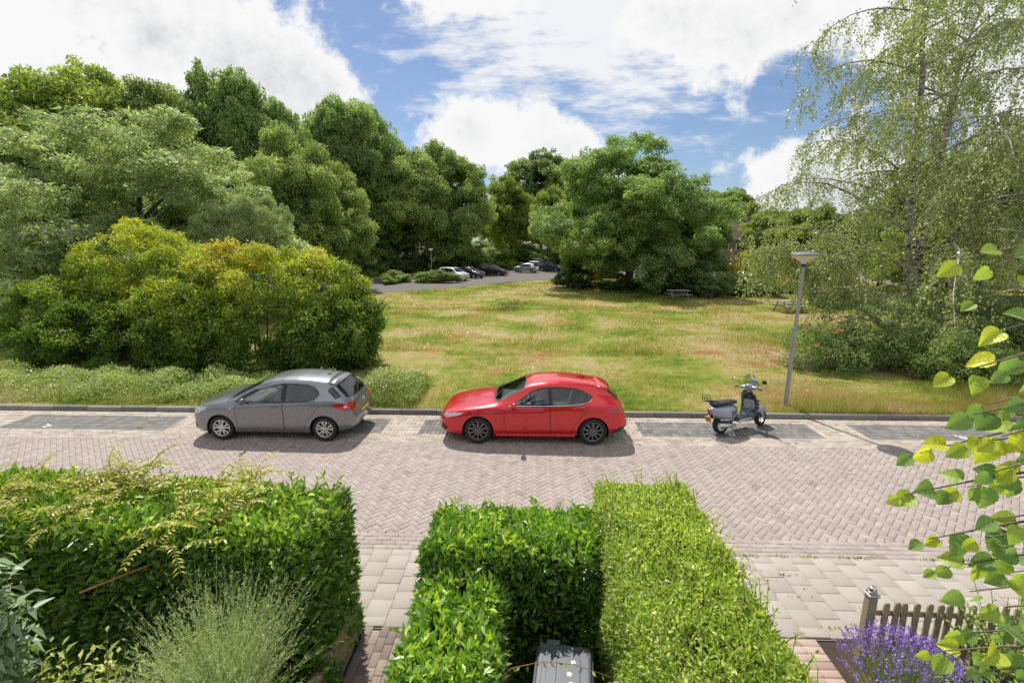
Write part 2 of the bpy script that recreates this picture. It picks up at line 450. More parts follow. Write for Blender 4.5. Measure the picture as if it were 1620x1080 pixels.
# bay pavers stand across the bay, two rows deep per stone
cb = np.array([(x, 11.08 + .21 * k) for k in range(5) for x in np.arange(-15, 15, .1055) if inb(x)])
cs = np.array([(x, 11.08 + .21 * k) for k in range(5) for x in np.arange(-15, 15, .1055) if not inb(x)])
cb[:, 1] -= .012; cs[:, 1] -= .012
cb = cb[cb[:, 1] < 11.93]; cs = cs[cs[:, 1] < 11.93]
pavers('parking_bay_bricks', cb, np.full(len(cb), math.pi / 2), .204, .099, .05, .005, BAY, road, 15)
pavers('bay_divider_bricks', cs, np.full(len(cs), math.pi / 2), .204, .099, .05, .005, GUTTER, road, 16)
# white letter P set into each bay
WHITE = mat('white_road_paint', (.74, .73, .70), 0.7, var=0.15, vscale=30)
def letter_p(x, y, s=0.30, rz=0.0):
    bm = bmesh.new()
    t = 0.17
    rects = [(0, 0, t, 1.0), (t + .002, 1.0 - t, .50, 1.0), (t + .002, .42, .50, .42 + t), (.502, .50, .502 + t, .92)]
    for (x0, y0, x1, y1) in rects:
        vs_ = [bm.verts.new((a * s, b * s, 0)) for a, b in ((x0, y0), (x1, y0), (x1, y1), (x0, y1))]
        bm.faces.new(vs_)
    o = bm_obj('parking_letter', bm, WHITE, road)
    o.location = (x, y, 0.0085); o.rotation_euler = (0, 0, rz)
for bx_ in (-12.62, -6.4, -0.5, 4.93, 10.5):
    letter_p(bx_ + .05, 11.28, s=.24, rz=R(-115))

# kerb, one stone after another
kerb = empty('kerb', (0, 12.39, 0)); kerb['kind'] = 'structure'
kb = bmesh.new(); box(kb, (0, 0, 0.035), (.993, .13, .17), bevel=.018, seg=2)
me = bpy.data.meshes.new('kerb_stone'); kb.to_mesh(me); kb.free(); me.materials.append(KERB)
kvar = []
for t in (.1, .35, .5, .65, .9):
    m2 = me.copy(); a = m2.attributes.new('tint', 'FLOAT', 'POINT'); a.data.foreach_set('value', np.full(len(m2.vertices), t, dtype=np.float32)); kvar.append(m2)
for i in range(34):
    o = bpy.data.objects.new('kerb_stone', random.choice(kvar)); o.location = (-17 + i * 1.0, random.gauss(0, .004), random.gauss(0, .003)); o.rotation_euler = (0, 0, random.gauss(0, .003)); link(o, kerb)

# pavement of concrete tiles, columns staggered by half a tile
pavement = sheet('pavement', -90, 90, 4.93, 6.452, -0.018, SAND)
tc_, tv = [], []
for i in range(-32, 42):
    x = -1.0 + i * .302
    off = .151 if i % 2 else 0.0
    for k in range(-1, 6):
        y = 4.95 + .151 + k * .302 + off - .0
        if 4.96 < y - .0 and y < 6.45: tc_.append((x, y))
tc_ = np.array(tc_)
keep = (tc_[:, 1] + .15 < 6.60)
tc_ = tc_[keep]
sel = np.where(((tc_[:, 0] > -2.6) & (tc_[:, 0] < -.7)) | ((tc_[:, 0] > 1.4) & (tc_[:, 0] < 8.6)))[0]
# trim: pieces that would pass the road edge are half tiles
whole = tc_[:, 1] + .151 <= 6.47
tc_[:, 1] -= .008
pavers('pavement_tiles', tc_[whole], np.zeros(whole.sum()), .297, .297, .05, .004, TILE, pavement, 17, singles=np.where(np.isin(np.where(whole)[0], sel))[0], piece='paving_tile', z0=0.004)
half = np.array([(x, 6.379) for i, x in enumerate([-1.0 + j * .302 for j in range(-32, 42)]) if (i - 32) % 2 == 1])
pavers('pavement_half_tiles', half, np.zeros(len(half)), .297, .146, .05, .004, TILE, pavement, 18, z0=0.004)
half = np.array([(x, 5.026) for i, x in enumerate([-1.0 + j * .302 for j in range(-32, 42)]) if (i - 32) % 2 == 1])
pavers('pavement_half_tiles', half, np.zeros(len(half)), .297, .146, .05, .004, TILE, pavement, 19, z0=0.004)

# front gardens: soil, a brick path on each side
soil = sheet('garden_soil', -40, 40, -12, 4.94, -0.03, SOIL)
gp = empty('garden_path', (-1.5, 4.0, 0)); gp['kind'] = 'structure'
cc = np.array([(-1.93 + i * .104 + 1.5, 4.90 - k * .208 - (i % 2) * .104 - 4.0) for i in range(9) for k in range(14)])
pavers('path_bricks', cc, np.full(len(cc), math.pi / 2), .204, .099, .05, .005, PATH, gp, 20, z0=-.004)
gp2 = empty('neighbour_path', (2.9, 4.0, 0)); gp2['kind'] = 'structure'
cc = np.array([(1.9 + i * .212 - 2.9, 4.88 - k * .104 - 4.0) for i in range(8) for k in range(24)])
pavers('path_bricks', cc, np.zeros(len(cc)), .205, .098, .05, .005, PINK, gp2, 21, z0=-.002)

# car park lane behind the meadow
ASPH = mat('old_asphalt', (.125, .115, .105), 0.9, var=0.25, vscale=0.7, bump=0.3, bscale=40)
def flat_poly(name, pts, z, material, kind='structure'):
    bm = bmesh.new(); f = bm.faces.new([bm.verts.new((x, y, z)) for x, y in pts])
    bmesh.ops.triangulate(bm, faces=[f])
    o = bm_obj(name, bm, material); o['kind'] = kind
    return o
flat_poly('car_park', [(-60, 40), (-26, 41.2), (-14.3, 43.4), (-8.7, 48.4), (-2.6, 56.2), (3.0, 61.5), (16, 68), (40, 72), (40, 92), (-2, 84), (-8, 74), (-9, 66), (-14, 61.0), (-22, 60.5), (-60, 62)], 0.118, ASPH)
flat_poly('footpath', [(19.5, 43.5), (60, 38.0), (60, 39.9), (20.0, 45.6)], 0.125, mat('footpath_paving', (.36, .32, .28), .9, var=.2, vscale=2))
# ================================================================== plants: builders
def unit(v):
    return v / np.maximum(np.linalg.norm(v, axis=1, keepdims=True), 1e-9)

def leaf_arrays(P, D, N, L, W, kind='q', curl=0.15):
    """leaf blades: q = one diamond, f = folded along the midrib."""
    D = unit(D); S = unit(np.cross(D, N)); N = np.cross(S, D)
    n = len(P); L = np.broadcast_to(L, n)[:, None]; W = np.broadcast_to(W, n)[:, None]
    if kind == 't':
        V = np.stack([P - S * W * .5, P + S * W * .5, P + D * L - N * L * curl], 1)
        return V.reshape(-1, 3), np.arange(3 * n).reshape(-1, 3), 3
    if kind == 'q':
        V = np.stack([P, P + D * L * .45 + S * W * .5, P + D * L - N * L * curl, P + D * L * .45 - S * W * .5], 1)
        F = np.arange(n)[:, None] * 4 + np.array([[0, 1, 2, 3]])
        return V.reshape(-1, 3), F.reshape(-1, 4), 4
    V = np.stack([P, P + D * L * .48 + S * W * .5 + N * W * .22, P + D * L * .5, P + D * L - N * L * curl, P + D * L * .48 - S * W * .5 + N * W * .22], 1)
    F = np.arange(n)[:, None, None] * 5 + np.array([[0, 2, 3, 1], [0, 4, 3, 2]])[None]
    return V.reshape(-1, 3), F.reshape(-1, 4), 5

def leaf_mesh(name, P, D, N, L, W, material, kind='q', curl=0.15, tint=None):
    V, F, k = leaf_arrays(P, D, N, L, W, kind, curl)
    t = np.repeat(rng.random(len(P)) if tint is None else tint, k)
    return np_mesh(name, V, F, [material], attr=t)

def sph(n, r=None):
    r = r or rng
    return unit(r.normal(size=(n, 3)))

def crown_leaves(env, nb, br, nl, L, W, seed, flat=0.75, droop=0.25, lowcut=-0.55, shell=0.35, tips=0.0):
    """env: ellipsoids (cx,cy,cz,rx,ry,rz). nb twigs' ends (clumps) spread through them, nl leaves round each."""
    r = np.random.default_rng(seed)
    env = np.array(env, float)
    vol = env[:, 3] * env[:, 4] * env[:, 5]; which = r.choice(len(env), nb, p=vol ** .75 / (vol ** .75).sum())
    d = sph(nb * 3, r); d = d[d[:, 2] > lowcut][:nb]
    while len(d) < nb: d = np.vstack([d, np.abs(sph(nb - len(d), r))])
    rad = r.uniform(shell ** 3, 1, nb) ** (1 / 3)
    c = env[which, :3] + d * env[which, 3:6] * rad[:, None]
    bs = br * r.uniform(.6, 1.35, nb)
    idx = np.repeat(np.arange(nb), (nl * (bs / br) ** 1.6).astype(int))
    n = len(idx)
    q = sph(n, r)
    flip = (q * d[idx]).sum(1) < -0.25
    q[flip] *= -1
    q[:, 2] = np.where((q[:, 2] < -.35) & (r.random(n) < .7), -q[:, 2], q[:, 2])
    rr = r.uniform(.25, 1, n) ** .45
    P = c[idx] + q * (bs[idx] * rr)[:, None] * np.array([1, 1, flat])
    D = unit(q * .6 + r.normal(0, .55, (n, 3)) + np.array([0, 0, -droop]))
    N = unit(q * .5 + np.array([0, 0, .8]) + r.normal(0, .45, (n, 3)))
    Ls = L * r.uniform(.65, 1.3, n); Ws = W * r.uniform(.7, 1.25, n)
    tint = np.clip(r.normal(.45, .2, n) + r.normal(0, .14, nb)[idx] + tips * (rr - .7), 0, 1)
    return P, D, N, Ls, Ws, tint, c

def crown_tree(env, lobes, lr, subs, sr, nl, L, W, seed, flat=.8, droop=.25, lowcut=-.5, shell=.5, up=.25):
    """a crown in three sizes: lobes on the limbs, clumps on each lobe, leaves round each clump."""
    r = np.random.default_rng(seed); env = np.array(env, float)
    vol = env[:, 3] * env[:, 4] * env[:, 5]; w_ = r.choice(len(env), lobes, p=vol ** .6 / (vol ** .6).sum())
    d = sph(lobes * 4, r); d = d[d[:, 2] > lowcut][:lobes]
    c = env[w_, :3] + d * env[w_, 3:6] * (r.uniform(shell ** 3, 1, lobes) ** (1 / 3))[:, None]
    ls = lr * r.uniform(.6, 1.4, lobes)
    i2 = np.repeat(np.arange(lobes), np.maximum(3, (subs * (ls / lr) ** 1.7).astype(int)))
    q2 = sph(len(i2), r) + d[i2] * .35 + np.array([0, 0, up]); q2 = unit(q2)
    c2 = c[i2] + q2 * (ls[i2] * r.uniform(.35, 1.08, len(i2)))[:, None] * np.array([1, 1, flat])
    s2 = sr * r.uniform(.55, 1.45, len(i2))
    i3 = np.repeat(np.arange(len(i2)), (nl * (s2 / sr) ** 1.5).astype(int)); n = len(i3)
    q = unit(sph(n, r) + q2[i3] * .3)
    P = c2[i3] + q * (s2[i3] * r.uniform(.2, 1, n) ** .5)[:, None] * np.array([1, 1, flat])
    D = unit(q * .5 + r.normal(0, .6, (n, 3)) + np.array([0, 0, -droop])); N = unit(q * .4 + np.array([0, 0, .7]) + r.normal(0, .55, (n, 3)))
    t = np.clip(r.normal(.45, .18, n) + r.normal(0, .10, len(i2))[i3] + r.normal(0, .10, lobes)[i2][i3], 0, 1)
    return P, D, N, L * r.uniform(.6, 1.35, n), W * r.uniform(.7, 1.3, n), t, c

BARK = mat('bark', (.115, .095, .075), .95, var=.4, vscale=6, bump=.8, bscale=18)
BARK_D = mat('dark_bark', (.07, .06, .048), .95, var=.4, vscale=6, bump=.8, bscale=18)

def branches_bm(base, fork, ends, r0, seed, bend=.12, sub=0):
    r = random.Random(seed)
    bm = bmesh.new()
    b = Vector(base); f = Vector(fork)
    m = (b + f) / 2 + Vector((r.uniform(-1, 1), r.uniform(-1, 1), 0)) * (f - b).length * .04
    tube(bm, [b, b + (m - b) * .25, m, f], [r0 * 1.35, r0 * 1.05, r0 * .92, r0 * .72], 9)
    for e in ends:
        e = Vector(e); t = r.uniform(.35, 1.0)
        s = b.lerp(f, t) if t > .6 else m.lerp(f, t)
        L = (e - s).length
        mid = s.lerp(e, .5) + Vector((r.uniform(-1, 1), r.uniform(-1, 1), r.uniform(.2, 1.2))) * L * bend
        ra = r0 * r.uniform(.28, .45)
        tube(bm, [s, s.lerp(mid, .5) + Vector((0, 0, L * .02)), mid, e], [ra, ra * .8, ra * .6, ra * .18], 6, cap=False)
    return bm

def P3(px, py, Y):
    """world point at world depth Y for a spot of the photograph (used once, to lay the plan)."""
    u = (px - 810) / FPX; v = (py - 540) / FPX
    c, s = math.cos(PITCH), math.sin(PITCH)
    x, y, z = u, c - v * s, -s - v * c
    xw, yw = x * math.cos(YAW) - y * math.sin(YAW), x * math.sin(YAW) + y * math.cos(YAW)
    t = Y / yw
    return (xw * t, Y, CAM_H + z * t)

# ------------------------------------------------------------------ leaf colours
G_OAK = leaf_mat('oak_leaves', [(0, (0.080, 0.122, 0.047)), (0.5, (0.157, 0.230, 0.083)), (1, (0.304, 0.382, 0.142))], transl=.45, objvar=.1, patch=.25, spec=.3, rough=.5, tcol=(1.25, 1.3, .7))
G_ASH = leaf_mat('ash_leaves', [(0, (0.117, 0.160, 0.083)), (.5, (0.202, 0.253, 0.124)), (1, (0.359, 0.384, 0.227))], transl=.45, spec=.35, rough=.5, patch=.2, tcol=(1.25, 1.3, .7))
G_LIME = leaf_mat('light_leaves', [(0, (0.103, 0.150, 0.034)), (.5, (0.196, 0.246, 0.054)), (1, (0.373, 0.378, 0.094))], transl=.40, patch=.2, spec=.3, rough=.5, tcol=(1.25, 1.3, .7))
G_MID = leaf_mat('mid_leaves', [(0, (0.093, 0.131, 0.045)), (0.5, (0.178, 0.239, 0.078)), (1, (0.315, 0.378, 0.139))], transl=.46, patch=.22, spec=.3, rough=.5, tcol=(1.25, 1.3, .7))
G_DARK = leaf_mat('dark_leaves', [(0, (0.062, 0.089, 0.034)), (0.5, (0.117, 0.160, 0.060)), (1, (0.220, 0.260, 0.104))], transl=.4, patch=.25, spec=.3, rough=.5, tcol=(1.25, 1.3, .7))
G_BIRCH = leaf_mat('birch_leaves', [(0, (0.113, 0.141, 0.057)), (.5, (0.215, 0.248, 0.108)), (1, (0.394, 0.399, 0.234))], transl=.36, spec=.6, rough=.38, patch=.15)
G_BRONZE = leaf_mat('bronze_shrub_leaves', [(0, (0.040, 0.081, 0.015)), (.35, (0.078, 0.137, 0.020)), (.58, (0.212, 0.242, 0.030)), (.80, (0.378, 0.346, 0.047)), (1, (0.300, 0.185, 0.065))], transl=.40, spec=.28, rough=.5, patch=.12, gain=2.0)
G_LAUREL = leaf_mat('laurel_leaves', [(0, (0.036, 0.071, 0.018)), (.5, (0.071, 0.133, 0.023)), (.85, (0.152, 0.232, 0.031)), (1, (0.285, 0.330, 0.044))], transl=.34, spec=.6, rough=.30, objvar=.15, patch=.12, gain=2.4)
G_PRIVET = leaf_mat('privet_leaves', [(0, (0.094, 0.153, 0.028)), (.5, (0.212, 0.269, 0.051)), (.85, (0.362, 0.399, 0.090)), (1, (0.567, 0.522, 0.276))], transl=.45, spec=.4, rough=.42, patch=.12, pscale=1.5, gain=1.85)
G_SPIR = leaf_mat('spiraea_leaves', [(0, (0.086, 0.125, 0.039)), (.5, (0.194, 0.231, 0.083)), (.8, (0.331, 0.323, 0.144)), (1, (0.431, 0.273, 0.193))], transl=.35, patch=.2, gain=2.0)
G_VINE = leaf_mat('vine_leaves', [(0, (0.130, 0.165, 0.020)), (.5, (0.250, 0.265, 0.030)), (1, (0.370, 0.340, 0.060))], transl=.42, patch=.1)
G_GREY = leaf_mat('grey_green_leaves', [(0, (0.104, 0.149, 0.079)), (.5, (0.160, 0.221, 0.124)), (1, (0.240, 0.310, 0.184))], transl=.28, patch=.1)
G_YELLOW = leaf_mat('yellow_leaves', [(0, (0.340, 0.290, 0.020)), (1, (0.520, 0.430, 0.030))], transl=.4)
PINK_FL = leaf_mat('pink_petals', [(0, (0.400, 0.100, 0.110)), (1, (0.500, 0.220, 0.200))], transl=.3)

# ------------------------------------------------------------------ trees
PROTO = {}
def proto_crown(kind):
    """crowns about one unit wide and one unit high, reused at the size each tree has."""
    if kind in PROTO: return PROTO[kind]
    if kind == 'round':
        env = [(0, 0, .56, .40, .40, .38), (-.12, .05, .40, .34, .34, .25), (.16, -.06, .38, .32, .32, .22), (.05, .1, .78, .24, .24, .20)]
        a = crown_tree(env, 60, .115, 24, .040, 105, .0175, .0125, 31)
    elif kind == 'tall':
        env = [(0, 0, .62, .30, .30, .36), (-.16, 0, .42, .28, .28, .26), (.17, .04, .46, .28, .28, .26), (0, 0, .25, .34, .34, .18), (.06, 0, .84, .17, .17, .14)]
        a = crown_tree(env, 70, .098, 22, .035, 100, .016, .0115, 32, flat=.95)
    elif kind == 'pompom':
        env = [(0, 0, .60, .38, .38, .34), (-.2, 0, .42, .28, .28, .24), (.2, 0, .45, .28, .28, .24), (.0, 0, .26, .36, .36, .17)]
        a = crown_tree(env, 62, .115, 24, .044, 105, .019, .0105, 33, flat=.75, droop=.45)
    elif kind == 'oak':
        env = [(0, 0, .55, .42, .40, .36), (-.22, -.05, .38, .28, .30, .22), (.20, -.05, .42, .30, .30, .25), (.02, -.05, .24, .44, .40, .18), (-.1, 0, .2, .36, .36, .13), (0, 0, .80, .24, .24, .19), (-.12, 0, .68, .26, .26, .2)]
        a = crown_tree(env, 125, .085, 24, .028, 70, .0115, .0085, 34, flat=.85, shell=.35, lowcut=-.7)
    elif kind == 'ashy':
        env = [(0, 0, .52, .44, .42, .40), (-.2, 0, .35, .30, .32, .28), (.22, 0, .33, .30, .32, .26), (0, 0, .22, .44, .40, .18)]
        a = crown_tree(env, 110, .090, 24, .034, 75, .0165, .0066, 35, flat=.72, droop=.45, shell=.4)
    elif kind == 'shrub':
        env = [(0, 0, .42, .44, .44, .46), (-.2, 0, .3, .3, .32, .34), (.2, 0, .3, .3, .32, .34)]
        a = crown_tree(env, 34, .16, 18, .062, 70, .028, .018, 36, lowcut=-.8, flat=.9)
    P, D, N, L, W, t, c = a
    lo = np.array([np.percentile(P[:, 0], .4), np.percentile(P[:, 1], .4), 0.0]); hi = np.array([np.percentile(P[:, 0], 99.6), np.percentile(P[:, 1], 99.6), np.percentile(P[:, 2], 99.9)])
    ce = np.array([(lo[0] + hi[0]) / 2, (lo[1] + hi[1]) / 2, 0]); sc = 1 / (hi - lo)
    P = (P - ce) * sc; c = (c - ce) * sc
    PROTO[kind] = (leaf_mesh('crown', P, D, N, L, W, G_MID, 't', tint=t), c)
    return PROTO[kind]

def tree(name, label, kind, x, y, width, height, material, seed, rz=None, trunk=None, group=None, cat='tree', bark=None, base=0.1, depth=None):
    me, cl = proto_crown(kind)
    r = random.Random(seed)
    root = empty(name, (x, y, base))
    tag(root, label, cat, group)
    rz = r.uniform(0, 6.28) if rz is None else rz
    c = bpy.data.objects.new('crown', me); c.scale = (width, depth or width, height); c.rotation_euler = (0, 0, rz)
    link(c, root); c.material_slots[0].link = 'OBJECT'; c.material_slots[0].material = material
    r0 = trunk or max(.1, width * .022)
    pick = cl[np.random.default_rng(seed).choice(len(cl), min(15, len(cl)), replace=False)]
    M = Matrix.Rotation(rz, 3, 'Z') @ Matrix.Diagonal((width, depth or width, height))
    ends = [M @ Vector(p) for p in pick]
    ends = [e for e in ends if e.z > height * .22]
    bm = branches_bm((0, 0, -.15), (r.uniform(-.03, .03) * width, 0, height * .62), ends, r0, seed)
    bm_obj('trunk', bm, bark or BARK_D, root, True)
    return root

def ptree(name, label, kind, px, top, hw, Y, material, seed, **kw):
    xw, _, zt = P3(px, top + 9, Y)
    wid = 2 * hw / FPX * Y * 1.06
    return tree(name, label, kind, xw, Y, wid, zt - .1, material, seed, **kw)

# the belt of trees behind the car park, from the left
GRP = 'trees of the wood behind the meadow'
belt = [
    ('leafy_tree', 'light yellow-green tree at the top left, its crown highest beside the left edge', 'pompom', 70, 88, 150, 46, G_LIME, 1),
    ('leafy_tree', 'mid-green feathery tree behind the ash, between the yellow-green tree and the tall oak', 'pompom', 215, 128, 110, 50, G_MID, 2),
    ('oak_tree', 'tall dark oak whose top rises highest left of the blue sky gap', 'round', 325, 100, 92, 54, G_OAK, 3),
    ('oak_tree', 'dark round-topped tree just right of the tallest oak in the wood', 'tall', 425, 148, 72, 58, G_OAK, 4),
    ('leafy_tree', 'feathery mid-green tree low in front of the tall oaks, right of the ash', 'pompom', 470, 200, 85, 47, G_MID, 5),
    ('oak_tree', 'narrow dark tree with a spiky top, last high crown before the tree line drops', 'tall', 528, 152, 74, 70, G_OAK, 6),
    ('oak_tree', 'dark slim tree with a pointed top where the tree line steps down to the cloud', 'tall', 588, 160, 48, 80, G_OAK, 7),
    ('leafy_tree', 'broad mid-green tree above the far lamp post and the white van', 'pompom', 634, 224, 80, 76, G_MID, 8),
    ('leafy_tree', 'bright-topped green tree above the black car at the car park', 'pompom', 706, 217, 62, 79, G_MID, 9),
    ('leafy_tree', 'small light tree above the dark people carrier, left of the gap in the trees', 'round', 808, 276, 44, 92, G_LIME, 10),
    ('oak_tree', 'distant dark tree rising behind the gap over the far car park', 'round', 872, 234, 80, 118, G_OAK, 11),
    ('leafy_tree', 'light green tree leaning out left of the big oak on the meadow', 'round', 880, 288, 36, 84, G_LIME, 12),
    ('leafy_tree', 'deep green tree at the far left edge behind the ash tree', 'pompom', -30, 190, 120, 40, G_MID, 13),
    ('leafy_tree', 'shaded green tree filling in behind the right flank of the ash tree', 'round', 395, 285, 90, 44, G_OAK, 14),
    ('leafy_tree', 'shaded tree behind the middle of the wood, below the dark slim crowns', 'tall', 560, 300, 80, 74, G_OAK, 15),
]
for (nm, lb, kd, px, top, hw, Y, m_, sd_) in belt:
    ptree(nm, lb, kd, px, top, hw, Y, m_, sd_, group=GRP, bark=BARK if sd_ in (5, 8, 9) else None)
# ash tree on the left, in front of the wood
ptree('ash_tree', 'broad pale ash tree with feathery leaves behind the bronze shrubs', 'ashy', 205, 192, 212, 30, G_ASH, 21, bark=BARK, rz=.4)
ptree('ash_tree', 'small pale ash tree at the right foot of the broad ash tree', 'ashy', 385, 300, 62, 27, G_ASH, 22, bark=BARK, rz=2.0)
# the big oak standing on the meadow
ptree('oak_tree', 'huge spreading oak standing alone on the far side of the meadow', 'oak', 1005, 196, 132, 49.6, G_OAK, 23, trunk=.42, rz=.0)
ptree('oak_tree', 'lower oak joined to the right flank of the huge oak on the meadow', 'oak', 1092, 285, 58, 55, G_OAK, 24, rz=1.0)
ptree('leafy_tree', 'light green tree between the huge oak and the house roof', 'round', 1232, 322, 44, 80, G_LIME, 25)
ptree('leafy_tree', 'pale green tree with a flat top behind the right side of the huge oak', 'round', 1150, 292, 55, 96, G_MID, 26)
ptree('leafy_tree', 'mid-green tree behind the birch, above the houses by the right edge', 'round', 1590, 225, 130, 44, G_MID, 27)
ptree('leafy_tree', 'round green tree low behind the right flank of the birch', 'round', 1520, 320, 85, 34, G_LIME, 28)
ptree('leafy_tree', 'small green tree behind the birch trunk, in front of the white houses', 'round', 1410, 322, 75, 50, G_MID, 29)
ptree('leafy_tree', 'light green tree behind the left side of the birch, above the container', 'round', 1300, 318, 70, 48, G_LIME, 30)

# ------------------------------------------------------------------ undergrowth at the foot of the wood
def shrub(name, label, px, top, hw, Y, material, seed, group=None, cat='shrub', depth=None):
    xw, _, zt = P3(px, top, Y)
    me, cl = proto_crown('shrub')
    root = empty(name, (xw, Y, .08)); tag(root, label, cat, group)
    c = bpy.data.objects.new('foliage', me); wd = 2 * hw / FPX * Y * 1.05
    c.scale = (wd, depth or wd, max(.3, zt - .05)); c.rotation_euler = (0, 0, seed * 1.7)
    link(c, root); c.material_slots[0].link = 'OBJECT'; c.material_slots[0].material = material
    bm = bmesh.new(); r = random.Random(seed)
    for k in range(4): tube(bm, [(r.uniform(-.1, .1), r.uniform(-.1, .1), -.1), (r.uniform(-.2, .2) * wd, r.uniform(-.2, .2) * wd, (zt) * .6)], [.035, .012], 6, cap=False)
    bm_obj('stem', bm, BARK_D, root, True)['kind'] = 'stuff'
    return root
UG = 'bushes along the foot of the wood'
for i, (lb, px, top, hw, Y, m_) in enumerate([
    ('dark bush in the deep shade at the left edge, above the shed roof', 20, 408, 75, 44, G_DARK),
    ('dark bush behind the bronze shrubs, under the ash tree', 120, 400, 90, 42, G_DARK),
    ('dark bush under the right side of the ash tree', 300, 392, 90, 43, G_DARK),
    ('dark bush at the wood edge, just above the right bronze shrub', 470, 382, 75, 62, G_DARK),
    ('grey-green bush at the wood edge, left of the far lamp post', 560, 382, 45, 68, G_MID),
    ('shaded bush right behind the far lamp post', 640, 378, 44, 76, G_DARK),
    ('leafy bush behind the white van and the black car', 728, 376, 44, 82, G_MID),
    ('pale bush above the dark people carrier at the car park', 778, 386, 38, 86, G_MID),
    ('light bush between the dark people carrier and the white hatchback', 808, 414, 24, 92, G_MID),
    ('dark bush behind the white hatchback at the end of the car park', 845, 388, 36, 104, G_DARK),
    ('dark bush filling the shade behind the far left tree trunks', 400, 380, 70, 66, G_DARK),
    ('dark tall bush in the gap of trees over the far car park', 800, 330, 30, 105, G_DARK),
    ('dark distant bush closing the view behind the plum people carrier', 765, 380, 42, 112, G_OAK),
    ('dark distant bush closing the view behind the white hatchback', 838, 384, 44, 120, G_OAK),
    ('dark distant bush at the far end of the lane, left of the huge oak', 895, 384, 44, 112, G_OAK)]):
    shrub('bush', lb, px, top, hw, Y, m_, 40 + i, UG)
# clipped cover beside the parking lane
for i, (lb, px, top, hw, Y) in enumerate([('low hedge at the lane, left of the far lamp post', 625, 428, 38, 55.0), ('low hedge at the lane, in front of the white van', 693, 427, 36, 55.6)]):
    shrub('low_hedge', lb, px, top, hw, Y, G_MID, 60 + i, 'low hedges beside the car park lane', 'hedge', depth=2.6)
# bushes under the oak
OB = 'bushes round the foot of the huge oak'
for i, (lb, px, top, hw, Y, m_) in enumerate([
    ('dark bush at the left foot of the huge oak, beside the lane', 908, 420, 32, 50, G_DARK),
    ('large dark bush right of the huge oak, behind the far picnic table', 1118, 412, 56, 42.5, G_DARK),
    ('dark bush just right of the oak trunk', 1050, 426, 34, 46, G_OAK),
    ('low dark growth round the trunk of the huge oak', 985, 440, 52, 50.5, G_OAK),
    ('sunlit bush between the large dark bush and the birch', 1190, 422, 38, 43, G_MID),
    ('clipped green bush below the orange triangle sign', 1232, 440, 42, 46, G_MID)]):
    shrub('bush', lb, px, top, hw, Y, m_, 70 + i, OB)
shrub('flowering_shrub', 'bright yellow shrub in front of the house with the metal flue', 1172, 399, 14, 52, G_YELLOW, 80)
shrub('flowering_shrub', 'small yellow shrub glimpsed left of the oak trunk', 938, 412, 12, 60, G_YELLOW, 81)

# ------------------------------------------------------------------ the bronze shrubs by the road
def big_shrub(name, label, env, nb, br, nl, seed, stems, material=G_BRONZE, L=.13, W=.055, tips=.9, group=None):
    P, D, N, Ls, Ws, t, c = crown_tree(env, nb, br, 15, br * .5, nl, L, W, seed, flat=.8, droop=.3, lowcut=-.85, shell=.86, up=.3)
    hi = max(e[2] + e[5] for e in env)
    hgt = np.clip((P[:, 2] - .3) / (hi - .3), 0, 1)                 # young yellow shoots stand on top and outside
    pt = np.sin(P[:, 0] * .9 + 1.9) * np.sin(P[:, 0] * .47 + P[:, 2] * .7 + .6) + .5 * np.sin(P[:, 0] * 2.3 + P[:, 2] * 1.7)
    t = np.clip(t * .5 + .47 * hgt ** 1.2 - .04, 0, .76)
    br_ = np.random.default_rng(seed).random(len(t)) < np.clip(.8 * (pt - .2) * hgt, 0, .6)
    t = np.where(br_, np.clip(t + .30, 0, .97), t)
    keep = P[:, 2] > .05
    cx, cy_ = np.mean([e[0] for e in env]), np.mean([e[1] for e in env])
    root = empty(name, (cx, cy_, .1)); tag(root, label, 'shrub', group)
    off = np.array([cx, cy_, .1])
    mesh_obj('foliage', leaf_mesh('foliage', P[keep] - off, D[keep], N[keep], Ls[keep], Ws[keep], material, 'q', tint=t[keep]), root)
    bm = bmesh.new(); r = random.Random(seed)
    for k in range(stems):
        e = Vector(c[r.randrange(len(c))]) - Vector(off); s = Vector((e.x * .35, e.y * .35, -.1))
        tube(bm, [s, s.lerp(e, .5) + Vector((0, 0, .25)), e], [.035, .022, .008], 6, cap=False)
    bm_obj('stem', bm, BARK, root, True)['kind'] = 'stuff'
    return root
BS = 'bronze and yellow-green shrubs behind the kerb'
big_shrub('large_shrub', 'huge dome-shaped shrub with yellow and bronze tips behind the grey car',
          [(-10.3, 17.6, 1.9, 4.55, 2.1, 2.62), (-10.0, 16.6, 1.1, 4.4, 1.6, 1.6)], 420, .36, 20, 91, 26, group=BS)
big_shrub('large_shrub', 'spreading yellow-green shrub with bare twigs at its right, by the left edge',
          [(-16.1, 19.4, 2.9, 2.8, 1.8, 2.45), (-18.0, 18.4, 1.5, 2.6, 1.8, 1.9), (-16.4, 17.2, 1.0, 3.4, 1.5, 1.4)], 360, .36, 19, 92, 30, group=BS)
# bare grey twigs between the two
tw = bmesh.new(); r_ = random.Random(5)
for k in range(26):
    p = Vector((-13.0 + r_.uniform(-.4, .5), 16.3 + r_.uniform(-.2, .2), .7 + r_.uniform(0, .4)))
    pts, d = [p], Vector((r_.uniform(-.7, .4), r_.uniform(-.3, .05), r_.uniform(.5, 1)))
    for q in range(4): d = (d + Vector((r_.uniform(-.5, .4), r_.uniform(-.2, .2), r_.uniform(-.4, .4)))).normalized(); pts.append(pts[-1] + d * .36)
    tube(tw, pts, [.016, .013, .010, .007, .004], 5, cap=False)
tag(bm_obj('dead_branch', tw, mat('dead_twig', (.30, .26, .21), .9, var=.2), None, True), 'tangle of bare grey twigs between the two large bronze shrubs', 'branch')

